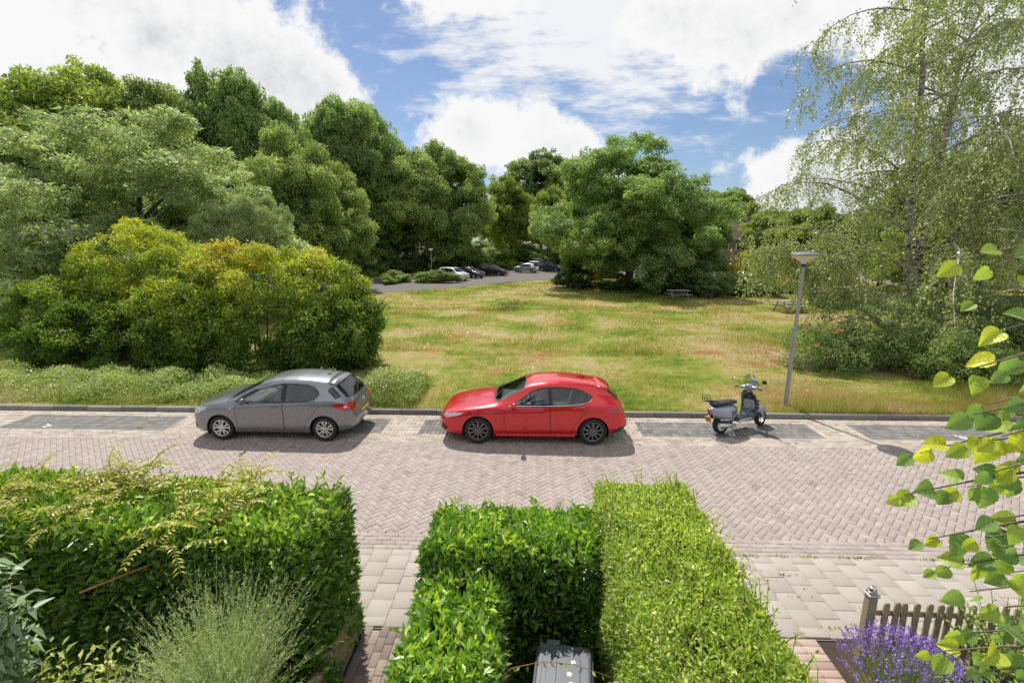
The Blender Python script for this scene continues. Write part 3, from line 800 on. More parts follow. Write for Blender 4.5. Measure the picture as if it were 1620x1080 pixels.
# ------------------------------------------------------------------ spiraea strip along the kerb
def low_strip(name, label, x0, x1, y0, y1, h, n, seed, material=G_SPIR, L=.075, W=.035, group=None, cat='shrub'):
    r = np.random.default_rng(seed)
    x = r.uniform(x0, x1, n); y = r.uniform(y0, y1, n)
    ed = np.minimum(np.minimum((x - x0), (x1 - x)) / .45, np.minimum(y - y0, y1 - y) / .3)
    top = h * (.72 + .28 * np.sin(x * 2.3 + seed) * np.cos(y * 3.1 + x)) * np.clip(ed, 0.25, 1) ** .5
    z = top * r.uniform(.02, 1, n) ** .45
    P = np.stack([x, y, .1 + z], 1)
    P[:, :2] += r.normal(0, .05, (n, 2))
    D = unit(r.normal(0, .6, (n, 3)) + np.array([0, -.15, .45])); N = unit(r.normal(0, .5, (n, 3)) + np.array([0, -.2, .8]))
    t = np.clip(r.beta(2, 2.4, n) * .7 + .4 * (z / h) ** 2 * r.random(n), 0, 1)
    c = np.array([(x0 + x1) / 2, (y0 + y1) / 2, .1])
    root = empty(name, c); tag(root, label, cat, group)
    mesh_obj('foliage', leaf_mesh('foliage', P - c, D, N, L * r.uniform(.6, 1.4, n), W * r.uniform(.6, 1.4, n), material, 'q', tint=t), root)
    bm = bmesh.new(); q = random.Random(seed)
    for k in range(int((x1 - x0) * 6)):
        a = Vector((q.uniform(x0, x1), q.uniform(y0, y1), .08)) - Vector(c)
        tube(bm, [a, a + Vector((q.uniform(-.1, .1), q.uniform(-.1, .1), h * .8))], [.008, .003], 4, cap=False)
    bm_obj('stem', bm, BARK, root)['kind'] = 'stuff'
    return root
SG = 'low spiraea bushes along the kerb'
low_strip('spiraea_bush', 'low pale green bush along the kerb at the left edge', -18.0, -13.2, 12.75, 15.0, .80, 9000, 101, group=SG)
low_strip('spiraea_bush', 'low pale bush with brownish flower heads along the kerb, second from the left', -13.5, -10.4, 12.7, 14.8, .85, 7500, 102, group=SG)
low_strip('spiraea_bush', 'low pale green bush along the kerb just ahead of the grey car', -10.6, -7.6, 12.7, 14.6, .78, 7500, 103, group=SG)
low_strip('spiraea_bush', 'low pale bush along the kerb hidden partly behind the grey car', -7.7, -5.0, 12.75, 14.4, .75, 5000, 104, group=SG)
low_strip('spiraea_bush', 'rounded pale bush with pinkish tops right behind the tail of the grey car', -5.1, -3.15, 12.65, 14.9, .95, 7000, 105, group=SG)

# ------------------------------------------------------------------ shrubs under the birch
def mound(name, label, env, nb, br, nl, L, W, material, seed, group=None, tips=.3, kind='q', cat='shrub'):
    P, D, N, Ls, Ws, t, c = crown_leaves(env, nb, br, nl, L, W, seed, flat=.8, lowcut=-.8, shell=.55, tips=tips)
    k = P[:, 2] > .05
    cx, cy_ = np.mean([e[0] for e in env]), np.mean([e[1] for e in env]); off = np.array([cx, cy_, .1])
    root = empty(name, off); tag(root, label, cat, group)
    mesh_obj('foliage', leaf_mesh('foliage', P[k] - off, D[k], N[k], Ls[k], Ws[k], material, kind, tint=t[k]), root)
    bm = bmesh.new(); r = random.Random(seed)
    for q in range(12):
        e = Vector(c[r.randrange(len(c))]) - Vector(off)
        tube(bm, [(e.x * .3, e.y * .3, -.1), e], [.02, .006], 5, cap=False)
    bm_obj('stem', bm, BARK_D, root)['kind'] = 'stuff'
    return root
BB = 'bushes round the foot of the birch'
rose = mound('rose_bush', 'rounded bush dotted with pink blooms beside the lamp post', [(10.6, 17.3, .8, 1.15, .9, .95), (11.2, 16.9, .6, 1.0, .8, .75)], 130, .26, 60, .075, .05, G_OAK, 111, BB)
r_ = np.random.default_rng(9)
for k in range(15):
    a = sph(1, r_)[0]; p = np.array([10.6, 17.2, .9]) + np.array([a[0] * 1.2, -abs(a[1]) * .95, abs(a[2]) * .95])
    bm = bmesh.new()
    for q in range(6):
        d = Vector(sph(1, r_)[0]) * .055; u = Vector(sph(1, r_)[0]) * .045
        bm.faces.new([bm.verts.new(d * .1), bm.verts.new(d * .6 + u), bm.verts.new(d * 1.2), bm.verts.new(d * .6 - u)])
    o = bm_obj('bloom', bm, PINK_FL, rose); o.location = Vector(p - np.array([10.9, 17.1, .1]))
mound('bush', 'rounded grey-green bush left of the birch trunk', [(13.0, 17.8, 1.2, 1.7, 1.2, 1.45), (12.2, 17.2, .8, 1.2, 1.0, 1.0), (14.4, 17.0, .8, 1.4, 1.1, 1.0)], 260, .3, 62, .085, .055, G_DARK, 112, BB)
mound('bush', 'dark leafy bush right of the birch trunk', [(16.3, 18.2, 1.4, 2.2, 1.4, 1.7), (15.6, 17.2, .9, 1.6, 1.2, 1.1)], 260, .32, 60, .09, .06, G_DARK, 113, BB)
mound('bush', 'fresher green bush at the front of the dark growth under the birch', [(14.5, 15.9, .75, 1.25, .85, .95), (15.6, 15.8, .6, 1.0, .7, .75)], 150, .26, 64, .08, .05, G_MID, 114, BB)
mound('bush', 'dark bush running out of the picture under the right side of the birch', [(19.2, 18.0, 1.4, 2.4, 1.5, 1.7), (18.2, 16.6, .9, 2.0, 1.2, 1.1)], 280, .32, 58, .09, .06, G_DARK, 115, BB)

# ------------------------------------------------------------------ birch
def birch(x, y):
    r = random.Random(77); rn = np.random.default_rng(77)
    root = empty('birch_tree', (x, y, .05))
    tag(root, 'tall silver birch with hanging twigs towering behind the lamp post', 'tree')
    bm = bmesh.new(); limbs = []
    def limb(p0, d, L, r0, n=7, grav=.0, wob=.16, keep=True):
        pts = [Vector(p0)]; d = Vector(d).normalized()
        for i in range(n):
            d = (d + Vector((r.uniform(-1, 1), r.uniform(-1, 1), r.uniform(-.6, .6))) * wob + Vector((0, 0, -grav * i / n))).normalized()
            pts.append(pts[-1] + d * L / n)
        tube(bm, pts, [r0 * (1 - .86 * i / n) for i in range(n + 1)], 8 if r0 > .07 else 5, cap=False)
        if keep: limbs.append((pts, r0))
        return pts
    tr = limb((0, 0, -.15), (.05, 0, 1), 3.0, .30, 4, 0, .05, False)
    top = tr[-1]
    a = limb(top, (-.02, .0, 1), 13.5, .20, 10, 0, .07)              # two leaders
    b = limb(top, (.26, .1, 1), 14.0, .21, 10, 0, .07)
    c = limb(tr[1] + Vector((0, 0, .2)), (-.95, -.05, .62), 7.6, .15, 8, .12, .10)   # the long limb low on the left
    d = limb(top, (.75, -.1, .9), 9.5, .14, 8, .05, .1)
    for L_, n_, src in ((8.4, 29, a), (7.8, 28, b), (4.0, 14, c), (4.6, 12, d)):
        for k in range(n_):
            t = (k + r.uniform(0, .9)) / n_; i = min(int(t * (len(src) - 1)), len(src) - 2); p = src[i].lerp(src[i + 1], t * (len(src) - 1) - i)
            an = k * 2.4 + r.uniform(-.5, .5)
            ll = L_ * r.uniform(.7, 1.1) * (1.05 - .62 * t)
            limb(p, (math.cos(an), math.sin(an), r.uniform(.15, .75) + .3 * t), ll, .055 * (1.2 - .6 * t), 7, .45, .15)
    # hanging twigs, leaves strung along them
    P, D, N, T = [], [], [], []
    tw = bmesh.new()
    for pts, r0 in limbs:
        npt = len(pts) - 1
        dens = 32 if r0 > .1 else 38
        for k in range(dens):
            t = r.uniform(.25 if r0 < .1 else .35, 1.0); i = min(int(t * npt), npt - 1)
            p = pts[i].lerp(pts[i + 1], t * npt - i)
            an = r.uniform(0, 6.28); d = Vector((math.cos(an), math.sin(an), r.uniform(-.1, .7)))
            L_ = r.uniform(.7, 2.4)
            n = 7; q = [p]
            for s in range(n):
                d = (d + Vector((r.uniform(-.2, .2), r.uniform(-.2, .2), -.55))).normalized(); q.append(q[-1] + d * L_ / n)
            if k % 2 == 0: tube(tw, q[::2] + [q[-1]], [.007, .006, .005, .004, .003][:len(q[::2]) + 1], 3, cap=False)
            nl = int(27 * L_)
            tt = rn.uniform(.08, 1, nl) * n; ii = np.minimum(tt.astype(int), n - 1)
            Q = np.array([list(v) for v in q])
            pp = Q[ii] + (Q[ii + 1] - Q[ii]) * (tt - ii)[:, None] + rn.normal(0, .075, (nl, 3))
            P.append(pp); D.append(rn.normal(0, .5, (nl, 3)) + np.array([0, 0, -.8])); N.append(rn.normal(0, 1, (nl, 3)) + np.array([0, 0, .3]))
            T.append(np.clip(rn.normal(.45, .22, nl) + rn.normal(0, .1), 0, 1))
    P, D, N, T = map(np.concatenate, (P, D, N, T))
    ok = P[:, 2] > 1.9 + .5 * np.sin(P[:, 0] * 3.1) * np.sin(P[:, 1] * 2.3)
    P, D, N, T = P[ok], D[ok], N[ok], T[ok]; n = len(P)
    mesh_obj('crown', leaf_mesh('crown', P, D, N, rn.uniform(.068, .112, n), rn.uniform(.05, .082, n), G_BIRCH, 'q', .1, T), root)
    m = bpy.data.materials.new('birch_bark'); m.use_nodes = True; nt = m.node_tree
    geo = nd(nt, 'ShaderNodeNewGeometry'); mp = nd(nt, 'ShaderNodeMapping'); mp.inputs['Scale'].default_value = (1, 1, 3.0); nt.links.new(geo.outputs['Position'], mp.inputs[0])
    k1 = smooth(nt, noise(nt, mp.outputs[0], 2.2, 6, .7), .48, .60)
    col = mixc(nt, k1, (.42, .38, .33), (.075, .062, .05))
    nt.links.new(col, nt.nodes['Principled BSDF'].inputs['Base Color']); nt.nodes['Principled BSDF'].inputs['Roughness'].default_value = .85
    bm_obj('trunk', bm, m, root, True)
    bm_obj('twigs', tw, mat('birch_twig', (.10, .075, .05), .8), root)['kind'] = 'stuff'
    return n
print('birch leaves', birch(15.9, 20.8))

# ------------------------------------------------------------------ grass
def blades(n, xr, yr, hgt, wid, seed, tall=None, dens=None):
    r = np.random.default_rng(seed)
    x = r.uniform(*xr, n); y = yr[0] + (yr[1] - yr[0]) * r.random(n) ** 1.5
    if dens is not None:
        k = dens(x, y) > r.random(n); x, y = x[k], y[k]
    n = len(x)
    z = meadow_z(x, y) - .01
    h = hgt * r.uniform(.4, 1.3, n) * (.7 + .5 * np.sin(x * .9 + y * .5) * np.sin(y * .8 - x * .3))
    if tall is not None: h = h * tall(x, y)
    a = r.uniform(0, 6.283, n); le = r.uniform(.1, .6, n) * h; w_ = wid * r.uniform(.6, 1.4, n) * (1 + (y - 12) / 40)
    b = r.uniform(0, 6.283, n)
    dx_, dy_ = np.cos(b) * w_ / 2, np.sin(b) * w_ / 2
    V = np.stack([np.stack([x - dx_, y - dy_, z], 1), np.stack([x + dx_, y + dy_, z], 1), np.stack([x + np.cos(a) * le, y + np.sin(a) * le, z + h], 1)], 1)
    F = np.arange(3 * n).reshape(-1, 3)
    t = np.clip(r.beta(1.1, 2.6, n), 0, 1)
    return V.reshape(-1, 3), F, np.repeat(t, 3)
def inlawn(x, y):
    edge = np.interp(x, [-14.3, -8.7, -2.6, 3, 16, 60], [43, 48, 56, 61, 66, 66])
    return ((y < edge) & (x > -26) & ~((x < -3.4) & (y < 19.5)) & ~((x > 10) & (x < 21) & (y > 15.5) & (y < 19.5))).astype(float)
Vs, Fs, Ts = [], [], []; k = 0
def strip_tall(x, y):
    return 1 + 1.1 * np.clip((15.0 - y) / 1.5, 0, 1) * np.clip((x - 7.2) / 3, 0, 1)
for (n, xr, yr, h, wd, sd_) in [(60000, (-7, 18), (12.46, 22), .13, .016, 1), (26000, (6.5, 17), (12.46, 15.6), .18, .012, 2), (52000, (-14, 30), (19, 34), .16, .03, 3), (36000, (-16, 40), (32, 62), .18, .05, 4), (5000, (-18, 18), (12.44, 12.62), .10, .012, 5)]:
    V, F, T = blades(n, xr, yr, h, wd, sd_, strip_tall, inlawn if sd_ != 5 else None)
    Vs.append(V); Fs.append(F + k); Ts.append(T); k += len(V)
g = mesh_obj('grass', np_mesh('grass', np.concatenate(Vs), np.concatenate(Fs), [BLADE], attr=np.concatenate(Ts)))
tag(g, 'rough half-dry grass of the meadow between road and oak', 'grass', kind='stuff')

rn = np.random.default_rng(66); n = 1500
x = rn.uniform(-6, 26, n); y = 12.8 + 34 * rn.random(n) ** 1.3; k = inlawn(x, y) > 0
cl = (np.sin(x * .7 + 1) * np.sin(y * .5) > .1) & k; x, y = x[cl], y[cl]; n = len(x)
P = np.stack([x, y, meadow_z(x, y) + rn.uniform(.10, .24, n)], 1)
fl = leaf_mat('meadow_flowers', [(0, (.55, .40, .03)), (.45, (.55, .42, .04)), (.55, (.62, .60, .52)), (1, (.66, .64, .58))], transl=.3, gain=1.0)
o = mesh_obj('wildflowers', leaf_mesh('wildflowers', P, rn.normal(0, 1, (n, 3)) * [1, 1, .2], np.tile([0, -.4, 1.], (n, 1)), .05 * (1 + (y - 12) / 30), .05 * (1 + (y - 12) / 30), fl, 'q', tint=rn.random(n)))
tag(o, 'small white and yellow wildflowers scattered over the meadow', 'wildflowers', kind='stuff')
# ================================================================== front gardens
TWIG_AND_CORE = mat('twig_and_dark_core', (.050, .040, .026), .95, var=.4, vscale=9, bump=.9, bscale=30)

def wob(x, y, s=0.0):
    return np.sin(x * 3.1 + s) * np.cos(y * 2.7 + 1.3 * s) * .5 + np.sin(x * 7.3 + y * 5.1 + s) * .3

def hedge_points(r, boxes, per_m2, depth, bulge, rnd=.16):
    """points just under the surface of clipped hedge blocks (x0,x1,y0,y1,z1a,z1b): top, both long sides and ends."""
    P, Nn = [], []
    for (x0, x1, y0, y1, za, zb) in boxes:
        H = (za + zb) / 2
        faces = [('t', (x1 - x0) * (y1 - y0)), ('f', (x1 - x0) * H), ('b', (x1 - x0) * H * .6), ('l', (y1 - y0) * H), ('r', (y1 - y0) * H)]
        for f, A in faces:
            n = int(A * per_m2)
            a, b = r.random(n), r.random(n)
            x = x0 + (x1 - x0) * a; y = y0 + (y1 - y0) * b
            if f == 't': nrm = np.tile([0, 0, 1.], (n, 1)); z = za + (zb - za) * a
            elif f in 'fb':
                y = np.full(n, y0 if f == 'f' else y1); z = (za + (zb - za) * a) * b; nrm = np.tile([0, -1. if f == 'f' else 1., 0], (n, 1))
            else:
                x = np.full(n, x0 if f == 'l' else x1); y = y0 + (y1 - y0) * a; z = (za if f == 'l' else zb) * b; nrm = np.tile([-1. if f == 'l' else 1., 0, 0], (n, 1))
            p = np.stack([x, y, z], 1)
            # round the upper edges
            zt = za + (zb - za) * (p[:, 0] - x0) / (x1 - x0)
            ex = np.minimum(p[:, 0] - x0, x1 - p[:, 0]); ey = np.minimum(p[:, 1] - y0, y1 - p[:, 1]); ez = zt - p[:, 2]
            cen = np.stack([(x0 + x1) / 2 - p[:, 0], (y0 + y1) / 2 - p[:, 1], -np.ones(n)], 1)
            if f == 't':
                p[:, 2] -= rnd * (np.clip(1 - ex / rnd, 0, 1) ** 2 + np.clip(1 - ey / rnd, 0, 1) ** 2) * .7
            else:
                k = np.clip(1 - ez / rnd, 0, 1) ** 2 * rnd * .7
                p -= nrm * k[:, None]
            p += nrm * (bulge * wob(p[:, 0] + p[:, 1] * .7, p[:, 2] * 1.3 + p[:, 1], x0))[:, None]
            p -= nrm * (depth * r.random(n) ** 1.7)[:, None]
            P.append(p); Nn.append(nrm)
    P = np.concatenate(P); Nn = np.concatenate(Nn)
    # drop what lies deep inside another block
    ok = np.ones(len(P), bool)
    for (x0, x1, y0, y1, za, zb) in boxes:
        m = depth + .1
        ok &= ~((P[:, 0] > x0 + m) & (P[:, 0] < x1 - m) & (P[:, 1] > y0 + m) & (P[:, 1] < y1 - m) & (P[:, 2] < min(za, zb) - m))
    ok &= P[:, 2] > .03
    return P[ok], Nn[ok]

LEAFPROTO = {}
def single_leaves(parent, name, idx, P, D, N, L, W, tint, material, shape=None, curl=.15):
    """the leaves that show largest, each an object sharing one of a few meshes."""
    key = (material.name, shape)
    if key not in LEAFPROTO:
        out = []
        for t in (.1, .3, .45, .6, .75, .95):
            V, F, k = leaf_arrays(np.zeros((1, 3)), np.array([[0, 1., 0]]), np.array([[0, 0, 1.]]), np.array([1.0]), np.array([1.0]), 'f', curl)
            out.append(np_mesh(name, V, F, [material], attr=np.full(len(V), t)))
        LEAFPROTO[key] = out
    D = unit(D[idx]); S = unit(np.cross(D, N[idx])); Nn = np.cross(S, D)
    for a, i in enumerate(idx):
        o = bpy.data.objects.new(name, LEAFPROTO[key][min(5, int(tint[i] * 6))])
        M = Matrix(((S[a, 0] * W[i], D[a, 0] * L[i], Nn[a, 0] * L[i], P[i, 0]), (S[a, 1] * W[i], D[a, 1] * L[i], Nn[a, 1] * L[i], P[i, 1]), (S[a, 2] * W[i], D[a, 2] * L[i], Nn[a, 2] * L[i], P[i, 2]), (0, 0, 0, 1)))
        o.matrix_basis = M
        link(o, parent)

def clipped_hedge(name, label, boxes, per_m2, L, W, material, seed, depth=.16, bulge=.05, up=.75, kind='f', singles=300, cat='hedge', tint_top=.25, core_in=.2, spread=.5, group=None):
    r = np.random.default_rng(seed)
    P, Nn = hedge_points(r, boxes, per_m2, depth, bulge)
    n = len(P)
    ref = np.array([(boxes[0][0] + boxes[0][1]) / 2, (boxes[0][2] + boxes[0][3]) / 2, 0])
    D = unit(Nn * .8 + np.array([0, 0, up]) + r.normal(0, spread, (n, 3)))
    N = unit(Nn * .5 + np.array([0, -.1, .6]) + r.normal(0, .55, (n, 3)))
    Ls = L * r.uniform(.65, 1.25, n); Ws = W * r.uniform(.75, 1.25, n)
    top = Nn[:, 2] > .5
    t = np.clip(r.normal(.38, .2, n) + np.where(top, tint_top, 0) + .12 * wob(P[:, 0] * .6, P[:, 1] * .6, 2), 0, 1)  # hedge tops get a lighter tint: sunlit brightness put into the leaf colour
    root = empty(name, tuple(ref)); tag(root, label, cat, group)
    P = P - ref
    idx = np.array([], int)
    if singles:
        vis = np.where(top | (Nn[:, 1] < -.5))[0]
        camv = np.linalg.norm(P[vis] + ref - np.array([0, 0, CAM_H]), axis=1)
        score = Ls[vis] / camv * r.uniform(.7, 1, len(vis)) * ((P[vis, 2] + ref[2]) > .5)
        idx = vis[np.argsort(-score)][:singles]
        single_leaves(root, 'leaf', idx, P, D, N, Ls, Ws, t, material)
    rest = np.setdiff1d(np.arange(n), idx)
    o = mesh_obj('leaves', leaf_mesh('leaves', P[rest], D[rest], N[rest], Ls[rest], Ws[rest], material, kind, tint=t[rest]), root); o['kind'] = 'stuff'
    bm = bmesh.new()
    for (x0, x1, y0, y1, za, zb) in boxes:
        h = min(za, zb) - core_in
        box(bm, ((x0 + x1) / 2 - ref[0], (y0 + y1) / 2 - ref[1], h / 2 + .02), (x1 - x0 - 2 * core_in, y1 - y0 - 2 * core_in, h), bevel=.05)
    bm_obj('dark_core', bm, TWIG_AND_CORE, root)  # solid dark boxes added inside the blocks to stop the view through
    return root

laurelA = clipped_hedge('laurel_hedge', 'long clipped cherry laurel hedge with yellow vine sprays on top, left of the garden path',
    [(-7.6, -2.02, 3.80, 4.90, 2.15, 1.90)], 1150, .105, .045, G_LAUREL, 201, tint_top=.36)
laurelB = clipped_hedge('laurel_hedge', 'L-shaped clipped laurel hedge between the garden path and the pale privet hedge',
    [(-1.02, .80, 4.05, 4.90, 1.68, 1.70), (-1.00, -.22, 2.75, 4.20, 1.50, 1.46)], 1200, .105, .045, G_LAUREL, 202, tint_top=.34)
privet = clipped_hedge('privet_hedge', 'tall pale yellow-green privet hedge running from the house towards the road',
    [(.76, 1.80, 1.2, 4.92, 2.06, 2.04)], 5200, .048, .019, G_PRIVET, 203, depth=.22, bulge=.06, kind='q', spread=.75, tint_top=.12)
# long wild shoots standing out of the privet
def shoots(parent, name, spots, n_leaf, L, W, material, seed, length=(.2, .4), wood=TWIG_AND_CORE, dirf=None, rad=.004, tint=None):
    r = random.Random(seed); rn = np.random.default_rng(seed)
    P, D, N, T = [], [], [], []; bm = bmesh.new()
    off = Vector(parent.location)
    for s in spots:
        p = Vector(s) - off; d = Vector(dirf(r)) if dirf else Vector((r.uniform(-.5, .5), r.uniform(-.5, .5), 1))
        d.normalize(); Ls = r.uniform(*length); pts = [p]
        for k in range(4): d = (d + Vector((r.uniform(-.15, .15), r.uniform(-.15, .15), -.06))).normalized(); pts.append(pts[-1] + d * Ls / 4)
        tube(bm, pts, [rad, rad * .9, rad * .75, rad * .55, rad * .3], 4, cap=False)
        for q in range(n_leaf):
            t = (q + .5) / n_leaf * 3.99; i = int(t); b = pts[i].lerp(pts[i + 1], t - i)
            P.append(b); sd_ = rn.normal(0, 1, 3); D.append(np.array(d) * .5 + sd_ / np.linalg.norm(sd_)); N.append(rn.normal(0, .6, 3) + np.array([0, -.2, .8]))
    P = np.array([list(p) for p in P]); n = len(P)
    o = mesh_obj(name, leaf_mesh(name, P, np.array(D), np.array(N), L * rn.uniform(.7, 1.2, n), W * rn.uniform(.7, 1.2, n), material, 'f', tint=rn.uniform(.35, 1, n) if tint is None else np.clip(rn.normal(tint, .2, n), 0, 1)), parent)
    o['kind'] = 'stuff'
    o = bm_obj('shoot_stems', bm, wood, parent); o['kind'] = 'stuff'
r_ = random.Random(3)
shoots(privet, 'shoot_leaves', [(r_.uniform(.8, 1.78), r_.uniform(1.8, 4.9), 1.98) for k in range(230)] + [(1.76, r_.uniform(1.8, 4.9), r_.uniform(1.0, 1.95)) for k in range(160)] + [(.8, r_.uniform(2, 4.9), r_.uniform(1.0, 1.95)) for k in range(90)], 12, .042, .017, G_PRIVET, 31, (.12, .30), tint=.6)
CREAM = leaf_mat('cream_blossom', [(0, (.40, .37, .22)), (1, (.52, .49, .34))], transl=.3, gain=1.0)
rn = np.random.default_rng(12); n = 900
pp = np.stack([np.where(rn.random(n) < .9, rn.normal(.88, .10, n), rn.uniform(.8, 1.75, n)), rn.uniform(2.2, 4.9, n), rn.uniform(2.0, 2.10, n)], 1)
cl = rn.normal(0, .05, (n, 3)); pp += np.repeat(rn.normal(0, .1, (n // 10, 3)) * [1, 1, 0], 10, axis=0) * 0 + cl * [1, 1, .3]
o = mesh_obj('blossom', leaf_mesh('blossom', pp - np.array(privet.location), rn.normal(0, 1, (n, 3)) + [0, 0, .5], rn.normal(0, 1, (n, 3)), .02, .014, CREAM), privet); o['kind'] = 'stuff'
r_ = random.Random(4)
shoots(laurelA, 'shoot_leaves', [(r_.uniform(-7.3, -2.1), r_.uniform(3.9, 4.88), 1.93) for k in range(170)], 7, .095, .036, G_LAUREL, 32, (.10, .24), tint=.72)
shoots(laurelB, 'shoot_leaves', [(r_.uniform(-.95, .75), r_.uniform(4.1, 4.88), 1.62) for k in range(90)] + [(r_.uniform(-.95, -.3), r_.uniform(2.8, 4.1), 1.42) for k in range(60)], 7, .10, .038, G_LAUREL, 33, (.10, .22), tint=.78)

# yellow-green vine sprays lying over the left hedge
def vine(name, label, starts, seed):
    r = random.Random(seed); rn = np.random.default_rng(seed)
    root = empty(name, starts[0][:3]); off = Vector(starts[0][:3]); tag(root, label, 'vine', 'vine sprays on the left laurel hedge')
    P, D, N = [], [], []; bm = bmesh.new()
    for (x, y, z, n_) in starts:
        for k in range(n_):
            p = Vector((x + r.uniform(-.25, .25), y + r.uniform(-.2, .2), z)) - off
            an = r.uniform(0, 6.28); d = Vector((math.cos(an), math.sin(an) * .8, r.uniform(.5, 1.9))).normalized(); L_ = r.uniform(.25, .55); pts = [p]
            for q in range(6): d = (d + Vector((r.uniform(-.2, .2), r.uniform(-.2, .2), -.22))).normalized(); pts.append(pts[-1] + d * L_ / 6)
            tube(bm, pts, [.005, .0045, .004, .0035, .003, .0025, .002], 4, cap=False)
            for q in range(22):                                      # pinnate leaflets in pairs
                t = (q // 2 + .6) / 11 * 5.9; i = min(5, int(t)); b = pts[i].lerp(pts[i + 1], t - i); dd = (pts[i + 1] - pts[i]).normalized()
                sd_ = dd.cross(Vector((0, 0, 1))).normalized() * (1 if q % 2 else -1)
                P.append(list(b)); D.append(list(sd_ + dd * .6 + Vector((0, 0, r.uniform(-.3, .2))))); N.append([r.uniform(-.3, .3), r.uniform(-.3, .3), 1])
    P = np.array(P); n = len(P)
    o = mesh_obj('leaves', leaf_mesh('leaves', P, np.array(D), np.array(N), .062 * rn.uniform(.6, 1.2, n), .022 * rn.uniform(.7, 1.2, n), G_VINE, 'q', .2), root); o['kind'] = 'stuff'
    o = bm_obj('stems', bm, mat('vine_stem', (.22, .15, .06), .8), root); o['kind'] = 'stuff'
vine('vine_spray', 'yellow vine spray on the left hedge, the tallest one near its middle', [(-4.6, 4.75, 2.06, 34), (-4.25, 4.6, 2.0, 26), (-4.5, 4.3, 2.0, 16), (-4.4, 4.0, 1.98, 10)], 41)
vine('vine_spray', 'yellow vine spray trailing down the hedge top towards its right end', [(-3.35, 4.75, 1.98, 34), (-3.15, 4.5, 1.96, 26), (-3.2, 4.2, 1.94, 20), (-3.4, 3.9, 1.9, 14)], 42)
vine('vine_spray', 'yellow vine spray lying on the left third of the hedge', [(-5.4, 4.4, 2.1, 12), (-5.2, 4.1, 2.06, 14), (-5.7, 4.0, 2.08, 14), (-6.2, 3.95, 2.1, 12)], 43)
bm = bmesh.new(); tube(bm, [(0, 0, 0), (.32, .22, .06), (.62, .40, .12), (.85, .50, .16)], [.009, .0085, .007, .004], 6)
for (t, dz_) in ((.35, .16), (.6, .2), (.9, .12)): tube(bm, [(.85 * t, .5 * t, .14 * t), (.85 * t + .05, .5 * t, .14 * t + dz_ * .6)], [.004, .002], 4, cap=False)
o = bm_obj('cut_vine_stem', bm, mat('red_brown_stem', (.28, .13, .075), .7), None, True); o.location = (-3.95, 3.50, 1.62)
tag(o, 'bare reddish-brown vine stem sticking out of the left hedge face', 'stem')

# ---------------------------------------------------------------- low garden wall and the path's edge
WALL = mat('garden_wall_brick', (.36, .29, .185), .9, var=.25, vscale=5, bump=.5, bscale=40, objvar=.12)
MORT = mat('wall_mortar', (.30, .26, .2), .95, var=.2)
gw = empty('garden_wall', (-2.06, 3.4, 0)); tag(gw, 'low tan brick wall along the garden path below the left hedge', 'wall')
bm = bmesh.new(); box(bm, (0, 0, .22), (.085, 2.9, .47)); bm_obj('core', bm, MORT, gw)
bm = bmesh.new(); box(bm, (0, 0, 0), (.10, .205, .055), bevel=.005, seg=1); wm = bpy.data.meshes.new('brick'); bm.to_mesh(wm); bm.free(); wm.materials.append(WALL)
for k in range(8):
    for i in range(14):
        y = -1.40 + i * .212 + (k % 2) * .106
        o = bpy.data.objects.new('brick', wm); o.location = (0, y, .015 + k * .063); link(o, gw)

# ---------------------------------------------------------------- wheelie bin
BIN = mat('grey_plastic', (.115, .125, .145), .42, var=.12, vscale=20, bump=.15, bscale=120)
bn = empty('wheelie_bin', (.34, 3.46, -.03), R(-7)); bn.scale = (.9, .9, .945); tag(bn, 'dark grey wheelie bin between the laurel and the privet hedge', 'bin')
bm = bmesh.new(); box(bm, (0, 0, .55), (.50, .56, .90), bevel=.035, seg=2)
for v in bm.verts: k = .82 + .18 * (v.co.z - .1) / .9; v.co.x *= k; v.co.y *= k
bm_obj('body', bm, BIN, bn, False)
bm = bmesh.new(); box(bm, (0, 0, 1.005), (.585, .63, .05), bevel=.02, seg=2); bm_obj('rim', bm, BIN, bn)
bm = bmesh.new(); box(bm, (0.0, .0, 1.055), (.56, .66, .055), bevel=.024, seg=3, taper=(.93, .95)); lid = bm_obj('lid', bm, BIN, bn, False)
bm = bmesh.new(); box(bm, (-.03, -.06, 1.0835), (.38, .42, .018), bevel=.008); bm_obj('raised_panel', bm, BIN, lid)
bm = bmesh.new(); box(bm, (-.12, -.06, 1.094), (.10, .40, .012), bevel=.005); bm_obj('rib', bm, BIN, lid)
bm = bmesh.new(); box(bm, (-.12, .315, 1.075), (.14, .06, .05), bevel=.012); bm_obj('grip', bm, BIN, lid)
bm = bmesh.new(); tube(bm, [(-.26, -.34, 1.03), (.26, -.34, 1.03)], .016, 8); bm_obj('handle', bm, BIN, bn)
for sx in (-1, 1):
    bm = bmesh.new(); lathe(bm, [(0, -.03), (.09, -.03), (.10, -.02), (.10, .02), (.09, .03), (0, .03)], 18, Matrix.Translation((sx * .24, -.24, .10)) @ Matrix.Rotation(R(90), 4, 'Y'))
    bm_obj('wheel', bm, mat('black_rubber', (.02, .02, .02), .8), bn, True)
